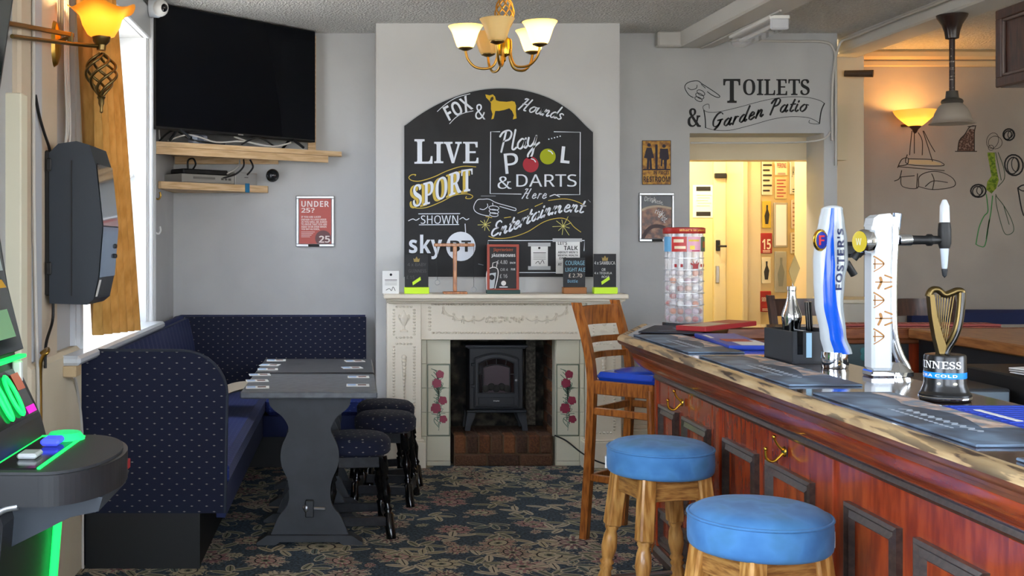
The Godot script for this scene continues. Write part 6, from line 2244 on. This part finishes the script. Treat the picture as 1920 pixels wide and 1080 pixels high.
	b.tube(pr, 0.0105, 10)
	part(g, "harp_pillar", b, harp)
	b = MB.new()
	for p in pr:
		pass
	var pr2 := []
	for p in pr:
		pr2.append(p + Vector3(0.0, 0, 0.007))
	b.tube(pr2, 0.0055, 8)
	part(g, "pillar_inlay", b, M.blackgloss)
	b = MB.new()
	b.prism(PackedVector2Array(_flat(pts.call([882, 500, 902, 500, 918, 600, 945, 690, 962, 735, 950, 782, 928, 770, 908, 690, 892, 600]))), 0.02, Transform3D(Basis(), Vector3(0, 0, 0.01)))
	part(g, "harp_soundbox", b, harp)
	b = MB.new()
	for k in 8:
		var t := k / 7.0
		var a: Vector3 = pts.call([lerpf(912, 1010, t), 500])[0]
		var c: Vector3 = pts.call([lerpf(925, 968, t), lerpf(600, 725, t)])[0]
		b.tube([a, c], 0.0016, 5)
	part(g, "harp_string", b, harp)

func _flat(a: Array) -> Array:
	var o := []
	for p in a:
		o.append(Vector2(p.x, p.y))
	return o

func sweets():
	var g := thing("sweet_dispenser", "clear round sweet dispenser with red top and printed bands", "dispenser", Vector3(1.575, 1.031, -5.44))
	var b := MB.new()
	b.lathe(v2([0, 0, 0.10, 0.0, 0.10, 0.014, 0, 0.016]), 28)
	part(g, "base", b, M.charcoal)
	for k in 12:
		b = MB.new()
		var a := TAU * k / 12.0
		b.lathe(v2([0.021, 0.016, 0.021, 0.44]), 12, Transform3D(Basis(), Vector3(cos(a) * 0.07, 0, sin(a) * 0.07)))
		part(g, "clear_tube", b, M.clear)
		# wrapped sweets stacked in each tube
		for j in 7:
			b = MB.new()
			b.ball(Vector3(cos(a) * 0.07, 0.035 + j * 0.036, sin(a) * 0.07), Vector3(0.017, 0.015, 0.017), 8, 5)
			part(g, "sweet", b, mat([["c23b2e", "d9cdd2", "b98fa0", "cfa28a"], ["8f3327", "b8b2c6", "c9b9b4", "a3552e"], ["d9762b", "c8b6c4", "b5453a", "d2cfd6"]][k % 3][(j * 3 + k) % 4], 0.3) if j < 2 or (j + k) % 3 else M.paper)
	b = MB.new()
	b.lathe(v2([0.094, 0.355, 0.0945, 0.355, 0.0945, 0.42, 0.094, 0.42]), 32)
	part(g, "print_band", b, mat("c9c1c9", 0.4))
	var cyl := func(a0: float, a1: float, y0: float, y1: float, r: float, m: Material, called: String):
		var bb := MB.new()
		bb.grid(6, 1, func(u, v):
			var a := lerpf(a0, a1, u)
			return Vector3(sin(a) * r, lerpf(y0, y1, v), cos(a) * r))
		part(g, called, bb, m)
	for s in [[-1.5, -0.95, "5aa6d8"], [-0.9, -0.15, "c2332f"], [-0.1, 0.6, "e0a5b8"], [0.65, 1.5, "5c6a4e"]]:
		cyl.call(s[0], s[1], 0.352, 0.422, 0.0952, mat(s[2], 0.4), "print_panel")
	for s in [[-0.8, -0.3, 0.395, 0.41, "f0e0c0"], [-0.75, -0.2, 0.365, 0.378, "f0e0c0"], [-0.05, 0.5, 0.40, 0.408, "e2c22c"], [0.0, 0.25, 0.362, 0.38, "e6cf3c"], [0.8, 1.1, 0.37, 0.4, "b5622c"], [0.1, 0.55, 0.353, 0.359, "b81f4a"]]:
		cyl.call(s[0], s[1], s[2], s[3], 0.0956, mat(s[4], 0.4), "print_mark")
	for s in [[-0.75, 0.28], [-0.45, 0.28], [0.9, 0.28], [0.62, 0.28]]:
		cyl.call(s[0], s[0] + 0.12, s[1], s[1] + 0.014, 0.0945, M.red, "red_arrow")
	var hand := MB.new()
	var fh := func(p: Vector2) -> Vector3: return Vector3(sin(p.x) * 0.095, p.y, cos(p.x) * 0.095)
	for k in 5:
		hand.ribbon(v2([0.28, 0.285, 0.28 + 0.26 * cos(0.5 + k * 0.55), 0.285 + 0.028 * sin(0.5 + k * 0.55)]), 0.008, func(p: Vector2) -> Vector3: return Vector3(sin(p.x) * 0.095, p.y, cos(p.x) * 0.095))
	hand.grid(6, 2, func(u, v): return Vector3(sin(0.15 + u * 0.3) * 0.0953, 0.272 + v * 0.022, cos(0.15 + u * 0.3) * 0.0953))
	part(g, "red_hand", hand, M.red)
	for y in [0.10, 0.155, 0.21, 0.265, 0.32]:
		b = MB.new()
		b.lathe(v2([0.0925, y, 0.0935, y, 0.0935, y + 0.003, 0.0925, y + 0.003]), 28)
		part(g, "ring", b, M.silver)
	b = MB.new()
	b.lathe(v2([0.0, 0.437, 0.097, 0.437, 0.098, 0.439, 0.098, 0.462, 0.09, 0.466, 0, 0.468]), 32)
	part(g, "top_cap", b, mat("a8241c", 0.35))
	part(g, "lettering", letters("What's in yours?", "sansb", [0, 0, 1, 1], func(p: Vector2) -> Vector3:
		var a := lerpf(-0.5, 0.95, p.x)
		return Vector3(sin(a) * 0.0986, lerpf(0.458, 0.444, p.y), cos(a) * 0.0986)), mat("e8b04a", 0.4))

func stools():
	var b: MB
	var g := thing("bar_stool", "blue velvet bar stool beside the bar corner", "bar stool", Vector3(1.035, 0, -3.85), 0.22, "blue velvet bar stools")
	b = MB.new()
	b.lathe(smooth(v2([0, 0.765, 0.08, 0.763, 0.14, 0.756, 0.164, 0.744, 0.173, 0.734]), 3), 44, Transform3D(), 9.0)
	b.lathe(smooth(v2([0.173, 0.736, 0.176, 0.72, 0.176, 0.67, 0.168, 0.655, 0.155, 0.652]), 3), 44, Transform3D(), 9.0)
	b.lathe(v2([0.155, 0.652, 0, 0.652]), 44)
	var seat := part(g, "seat", b, M.velvet)
	b = MB.new()
	var ring := []
	for k in 45:
		ring.append(Vector3(cos(TAU * k / 44.0) * 0.1745, 0.735, sin(TAU * k / 44.0) * 0.1745))
	b.tube(ring, 0.0042, 6, false)
	part(seat, "piping", b, M.velvet)
	b = MB.new()
	b.box(Vector3(-0.158, 0.68, -0.082), Vector3(0.005, 0.04, 0.024), 0.0, Basis(Vector3.UP, -0.48))
	part(seat, "label_tag", b, M.paper)
	var cr := []
	for k in 4:
		var sx := -1.0 if k in [0, 3] else 1.0
		var sz := -1.0 if k < 2 else 1.0
		var top := Vector3(0.098 * sx, 0.652, 0.098 * sz)
		var foot := Vector3(0.165 * sx, 0.0, 0.165 * sz)
		b = MB.new()
		var dn := (foot - top).normalized()
		var sq := top.lerp(foot, 0.15)
		b.box(sq, Vector3(0.05, 0.205, 0.05), 0.006, Basis(Quaternion(Vector3.DOWN, dn)))
		var sq2 := top.lerp(foot, 0.90)
		b.box(sq2, Vector3(0.044, 0.13, 0.044), 0.005, Basis(Quaternion(Vector3.DOWN, dn)))
		var pts := []
		var rad := []
		for p in v2([0.295, 0.021, 0.315, 0.024, 0.33, 0.018, 0.36, 0.024, 0.42, 0.027, 0.47, 0.021, 0.485, 0.018, 0.50, 0.025, 0.515, 0.018, 0.53, 0.024, 0.545, 0.018, 0.59, 0.026, 0.66, 0.024, 0.72, 0.017, 0.74, 0.023, 0.755, 0.017, 0.80, 0.022]):
			pts.append(top.lerp(foot, p.x))
			rad.append(p.y)
		b.tube(pts, rad, 14)
		part(g, "leg", b, M.oak)
		cr.append(top)
	for k in 4:
		b = MB.new()
		var m: Vector3 = (cr[k] + cr[(k + 1) % 4]) / 2
		m.y = 0.615
		var out := Vector3(m.x, 0, m.z).normalized()
		b.box(m + out * 0.006, Vector3(0.16, 0.07, 0.02) if k % 2 == 0 else Vector3(0.02, 0.07, 0.16), 0.003)
		part(g, "apron", b, M.oakface)
	for k in 4:
		b = MB.new()
		var y := 0.27 if k % 2 == 0 else 0.22
		var t := 1.0 - y / 0.652
		var c0: Vector3 = cr[k].lerp(Vector3(signf(cr[k].x) * 0.165, 0, signf(cr[k].z) * 0.165), t)
		var n: Vector3 = cr[(k + 1) % 4]
		var c1: Vector3 = n.lerp(Vector3(signf(n.x) * 0.165, 0, signf(n.z) * 0.165), t)
		b.tube([c0, c1], 0.008, 10)
		part(g, "foot_rail", b, M.steel, "steel foot rail")
	dup(g, "blue velvet bar stool closest to the picture's bottom edge", Vector3(1.03, 0, -2.90), 0.35 + PI)
	# high chair at the bar corner
	var ch := make_chair("high backed wooden bar chair with a shiny blue seat", M.chairwood, M.vinyl)
	ch.position = Vector3(1.14, 0, -5.505)
	ch.rotation.y = atan2(0.74, 0.67)
	for s in [[2.52, -6.28, 0.05, "dark wooden bar chair across the counter behind the metal bottle"], [3.17, -6.28, 0.1, "dark wooden bar chair across the counter beside the white beer font"]]:
		var c2 := make_chair(s[3], M.chairdark, M.navy)
		c2.position = Vector3(s[0] - 0.2, 0, s[1])
		c2.rotation.y = s[2]

# chair facing +z: the rear post at its right hand side stands at the origin, the back runs along +x
func make_chair(label: String, m: Material, pad: Material) -> Node3D:
	var g := thing("bar_chair", label, "bar chair", Vector3.ZERO, 0.0, "high backed bar chairs")
	var W := 0.37
	var D := 0.34
	var b: MB
	for x in [0.0, W]:
		b = MB.new()
		var prof := PackedVector2Array()
		var bk := v2([-0.03, 0.0, -0.005, 0.35, 0.01, 0.62, 0.01, 0.80, -0.02, 0.96, -0.075, 1.135])
		var fwd := smooth(bk, 5)
		for p in fwd:
			prof.append(p + Vector2(0.021, 0))
		for i in range(fwd.size() - 1, -1, -1):
			prof.append(fwd[i] - Vector2(0.017 if i < 20 else 0.017, 0))
		# profile runs in (z, y)
		b.prism(prof, 0.034, Transform3D(Basis(Vector3(0, 0, 1), Vector3(0, 1, 0), Vector3(-1, 0, 0)), Vector3(x - 0.017, 0, 0)))
		part(g, "back_post", b, m)
	for x in [0.0, W]:
		b = MB.new()
		b.tube([Vector3(x, 0.74, D - 0.02), Vector3(x, 0.0, D)], [0.02, 0.016], 8)
		part(g, "leg", b, m)
	for s in [[1.02, 1.115, -0.055, 0.022], [0.935, 0.965, -0.018, 0.016], [0.86, 0.89, -0.002, 0.016]]:
		b = MB.new()
		b.grid(14, 2, func(u, v): return Vector3(0.005 + u * (W - 0.01), lerpf(s[0], s[1], v), s[2] - 0.045 * sin(u * PI) + s[3] / 2))
		b.grid(14, 2, func(u, v): return Vector3(0.005 + (1.0 - u) * (W - 0.01), lerpf(s[0], s[1], v), s[2] - 0.045 * sin(u * PI) - s[3] / 2))
		b.grid(14, 1, func(u, v): return Vector3(0.005 + u * (W - 0.01), s[1], s[2] - 0.045 * sin(u * PI) + s[3] * (0.5 - v)))
		b.grid(14, 1, func(u, v): return Vector3(0.005 + u * (W - 0.01), s[0], s[2] - 0.045 * sin(u * PI) + s[3] * (v - 0.5)))
		part(g, "top_rail" if s[0] > 1.0 else "back_slat", b, m)
	b = MB.new()
	for x in [0.0, W]:
		b.box(Vector3(x, 0.735, D / 2 + 0.01), Vector3(0.026, 0.065, D - 0.02), 0.004)
	for z in [0.02, D]:
		b.box(Vector3(W / 2, 0.735, z), Vector3(W, 0.065, 0.026), 0.004)
	part(g, "seat_frame", b, m)
	b = MB.new()
	b.box(Vector3(W / 2, 0.785, D / 2 + 0.015), Vector3(W - 0.01, 0.045, D - 0.02), 0.02)
	b.ball(Vector3(W / 2, 0.80, D / 2 + 0.015), Vector3(W / 2 - 0.02, 0.028, D / 2 - 0.03), 24, 8)
	part(g, "seat", b, pad)
	for y in [0.62, 0.30]:
		b = MB.new()
		for x in [0.0, W]:
			b.box(Vector3(x, y, D / 2), Vector3(0.022, 0.034, D - 0.02), 0.004)
		for z in [0.01, D - 0.005]:
			b.box(Vector3(W / 2, y, z), Vector3(W, 0.034, 0.022), 0.004)
		part(g, "stretcher", b, m)
	return g

func far_room():
	var b: MB
	# pendant
	var o := Vector3(3.48, 2.74, -6.65)
	var g := thing("pendant_lamp", "dark pendant lamp with a frosted bell glass shade", "pendant lamp", o)
	b = MB.new()
	b.lathe(v2([0, 0.006, 0.085, 0.006, 0.08, -0.01, 0.055, -0.05, 0.042, -0.09, 0.036, -0.13, 0.02, -0.135, 0, -0.136]), 24)
	part(g, "ceiling_rose", b, mat("2a1a14", 0.25))
	b = MB.new()
	b.tube(v3([0, -0.13, 0, 0, -0.44, 0]), 0.0155, 12)
	part(g, "stem", b, tri(mat("ffffff", 0.35), ntex(["2a1814", "35201a", "cfc6b8"], [0.4, 0.72, 0.76], 0.05, 81), Vector3(3, 3, 3)))
	b = MB.new()
	b.lathe(v2([0, -0.43, 0.032, -0.435, 0.036, -0.475, 0.055, -0.485, 0.06, -0.497, 0.055, -0.508, 0, -0.51]), 20)
	part(g, "gallery", b, mat("4a4640", 0.4, 0.3))
	b = MB.new()
	b.lathe(smooth(v2([0.05, -0.505, 0.075, -0.53, 0.095, -0.57, 0.105, -0.605, 0.125, -0.625]), 4), 32, Transform3D(), 9.0)
	part(g, "lamp_shade", b, mat("9c9286", 0.4, 0.0, {"backlight_enabled": true, "backlight": Color(0.35, 0.33, 0.3)}))
	b = MB.new()
	b.ball(Vector3(0, -0.56, 0), Vector3(0.03, 0.04, 0.03))
	part(g, "bulb", b, M.white)
	# uplighter on the far wall
	o = Vector3(wx(1716, 8.3), wy(238, 8.3), -8.3)
	g = thing("wall_uplighter", "amber glass bowl uplighter glowing on the far wall", "wall lamp", o)
	b = MB.new()
	b.lathe(smooth(v2([0.02, 0.0, 0.045, 0.008, 0.09, 0.045, 0.13, 0.085, 0.148, 0.118]), 4), 32, Transform3D(), 9.0)
	part(g, "lamp_bowl", b, mat("f0cf8a", 0.45, 0.0, {"backlight_enabled": true, "backlight": Color(0.6, 0.48, 0.24)}))
	b = MB.new()
	b.lathe(v2([0, -0.05, 0.012, -0.04, 0.02, -0.02, 0.04, 0.0, 0.042, 0.012, 0, 0.014]), 16)
	b.tube(v3([0, 0.0, 0, 0, 0.02, -0.1, 0, 0.03, -0.2]), 0.01)
	part(g, "bracket", b, mat("4a2c1c", 0.4))
	b = MB.new()
	b.ball(Vector3(0, 0.06, 0), Vector3(0.03, 0.035, 0.03))
	part(g, "bulb", b, M.bulb)
	omni(o + Vector3(0, 0.06, 0), "ffb95e", 0.24, 0.035, "uplighter_light")
	# ink drawings on the far wall
	var d := 8.5
	var f := wallmap(d, 0.002)
	var c := func(a: Array) -> Array: return cv(a, 1640, 160, 3.375)
	var ink := mat("2c2620", 0.8)
	var sketch := func(called: String, label: String, strokes: Array, w: float, m: Material) -> Node3D:
		var t := thing(called, label, "drawing", Vector3.ZERO, 0.0, "drawings on the far wall")
		var bb := MB.new()
		for s in strokes:
			bb.ribbon(smooth(c.call(s), 4), w * 1.35, f, 0.3)
		part(t, "ink_lines", bb, m)
		return t
	var s := sketch.call("wall_drawing", "ink sketch of a ship like machine below the glowing uplighter", [
		[235, 290, 225, 380, 220, 440], [250, 280, 250, 430], [275, 300, 300, 350, 300, 440], [305, 290, 340, 400, 365, 480], [310, 290, 350, 370, 380, 420],
		[145, 520, 170, 470, 210, 460, 205, 500, 150, 510], [205, 440, 210, 500, 420, 510, 425, 490, 360, 470, 215, 465], [150, 515, 440, 540], [125, 605, 155, 590, 170, 540],
		[165, 580, 175, 640, 270, 650, 280, 580, 340, 548, 420, 550, 495, 590, 500, 640, 370, 660, 275, 640], [165, 580, 250, 572], [360, 560, 375, 600, 365, 660], [320, 640, 370, 605, 460, 615], [270, 560, 265, 650]], 1.3, ink)
	b = MB.new()
	b.prism(PackedVector2Array(c.call([215, 470, 360, 475, 420, 495, 418, 505, 215, 497])), 0.0, plane_xf(d, 0.001), false)
	part(s, "tint", b, mat("c2ad84", 0.8))
	s = sketch.call("wall_drawing", "brown inked bag drawing right of the uplighter", [[510, 418, 645, 418], [525, 415, 535, 350, 570, 310, 600, 265, 635, 258, 630, 300, 630, 415], [590, 262, 640, 256]], 1.4, mat("2a211c", 0.8))
	s.set_meta("label", "brown inked bag drawing below the pendant lamp")
	b = MB.new()
	b.prism(PackedVector2Array(c.call([526, 415, 535, 352, 570, 312, 602, 275, 632, 280, 630, 415])), 0.0, plane_xf(d, 0.001), false)
	part(s, "tint", b, tri(mat("ffffff", 0.8), ntex(["4a352c", "6a4f44", "9a8a80"], [0.35, 0.6, 0.85], 0.05, 82), Vector3(4, 4, 4)))
	s = sketch.call("wall_drawing", "green drawing of two crossed bottles on the far wall", [
		[640, 1005, 660, 900, 690, 830, 715, 800, 712, 740, 705, 690], [640, 1005, 665, 1018, 698, 1010, 720, 880, 735, 800, 745, 700], [705, 970, 725, 850]], 1.5, mat("3f8a4a", 0.8))
	b = MB.new()
	b.prism(PackedVector2Array(c.call([712, 425, 760, 425, 765, 500, 785, 600, 770, 650, 740, 685, 705, 660, 712, 610, 738, 575])), 0.0, plane_xf(d, 0.001), false)
	part(s, "green_tint", b, tri(mat("ffffff", 0.8), ntex(["4f6a12", "6f8a1c", "86962c"], [0.3, 0.5, 0.7], 0.03, 83), Vector3(4, 4, 4)))
	for q in [[765, 700, 770, 760, 800, 880, 825, 940, 860, 940, 880, 910, 860, 840, 815, 760, 775, 710, 765, 690], [780, 425, 815, 520, 820, 590, 780, 640], [815, 760, 850, 880], [765, 425, 800, 600]]:
		b = MB.new()
		b.ribbon(smooth(c.call(q), 4), 1.3, f)
		part(s, "dark_outline", b, mat("2f4a33", 0.8))
	b = MB.new()
	for q in [oval(Vector2(1640 + 762 / 3.375, 160 + 362 / 3.375), 13, 12), oval(Vector2(1640 + 745 / 3.375, 160 + 350 / 3.375), 11, 15, 0.3), oval(Vector2(1640 + 735 / 3.375, 160 + 395 / 3.375), 5, 5)]:
		b.ribbon(q, 1.0, f)
	part(s, "head_outline", b, ink)
	for r in [["black roll drawing at the upper end of the green bottles", 848, 312, 36, 36, 0.2], ["black cap drawing at the middle of the green bottles", 655, 668, 48, 40, 0.0], ["black scribbled box drawing near the picture edge", 880, 505, 58, 66, -0.2]]:
		var ctr := Vector2(1640 + r[1] / 3.375, 160 + r[2] / 3.375)
		var t := thing("wall_drawing", r[0], "drawing", Vector3.ZERO, 0.0, "drawings on the far wall")
		b = MB.new()
		b.ribbon(oval(ctr, r[3] / 3.375, r[4] / 3.375, r[5]), 3.0, f)
		b.ribbon(oval(ctr + Vector2(-2, 1), r[3] / 5.5, r[4] / 4.2, r[5] + 0.3), 2.2, f)
		b.ribbon(oval(ctr + Vector2(3, -1), r[3] / 8.0, r[4] / 5.0, r[5] + 0.1), 1.6, f)
		part(t, "ink_lines", b, M.ink)
	sketch.call("wall_drawing", "black tumbler outline cut off at the picture edge", [[905, 650, 940, 820, 990, 822], [905, 650, 935, 632, 980, 630, 1010, 645], [905, 650, 935, 668, 985, 665]], 2.0, M.ink)
	# blue bench along the far wall
	g = thing("wall_bench", "plain navy bench along the far wall", "bench")
	part(g, "backrest", null_box(4.1, 5.6, 0.45, 0.935, -8.49, -8.38, 0.02), M.navy)
	part(g, "seat", null_box(4.1, 5.6, 0.34, 0.46, -8.4, -7.95, 0.02), M.navy)
	part(g, "plinth", null_box(4.12, 5.58, 0.0, 0.34, -8.4, -8.0), M.black)
	# cream cabinet and table seen between the fonts
	g = thing("cream_cabinet", "cream painted cabinet behind the chairs across the counter", "cabinet", Vector3(3.28, 0, -7.5))
	part(g, "body", null_box(-0.16, 0.14, 0.0, 1.04, -0.2, 0.2, 0.004), mat("cfc8ba", 0.6))
	part(g, "top", null_box(-0.18, 0.16, 1.04, 1.065, -0.22, 0.22, 0.004), mat("d8cdb4", 0.5))
	g = thing("red_menu", "red bar mat lying on the far counter", "bar mat", Vector3(2.75, 1.031, -5.5))
	part(g, "mat", null_box(-0.45, 0.32, 0.0, 0.008, -0.06, 0.08, 0.002), mat("8f3a32", 0.6))
	b = MB.new()
	for k in 18:
		b.ribbon(v2([-0.42 + k * 0.04, 0.05, -0.40 + k * 0.04, -0.03]), 0.006, func(p: Vector2) -> Vector3: return Vector3(p.x, 0.0084, p.y))
	part(g, "print", b, mat("c98a80", 0.6))
	# dark peg, corner of a hanging cabinet
	b = MB.new()
	b.tube(v3([3.50, 2.63, -8.15, 3.66, 2.615, -8.05]), [0.022, 0.026], 12)
	solo("wooden_peg", b, mat("3a2c22", 0.5), "dark round wooden peg on the cream pier", "peg")
	g = thing("hanging_cabinet", "dark wooden framed cabinet hanging above the servery", "cabinet", Vector3(2.6, 2.046, -4.61))
	part(g, "case", null_box(0.0, 0.45, 0.0, 0.31, 0.0, 0.95, 0.006), M.chairdark)
	b = MB.new()
	for r in [[0.0, 0.04, 0.036, 0.274], [0.91, 0.95, 0.036, 0.274], [0.0, 0.95, 0.0, 0.04], [0.0, 0.95, 0.27, 0.31]]:
		b.ab(-0.015, 0.0, r[2], r[3], r[0], r[1], 0.004)
	part(g, "door_frame", b, M.chairdark)
	b = MB.new()
	b.ab(-0.012, 0.0, 0.04, 0.27, 0.04, 0.052, 0.003)
	b.ab(-0.012, 0.0, 0.04, 0.052, 0.04, 0.91, 0.003)
	b.ab(-0.012, 0.0, 0.258, 0.27, 0.04, 0.91, 0.003)
	part(g, "moulding", b, mat("5a4a44", 0.3))
	for z in [0.1, 0.85]:
		b = MB.new()
		b.tube([Vector3(0.2, 0.31, z), Vector3(0.2, 0.806, z)], 0.008)
		part(g, "hanging_rod", b, M.black)
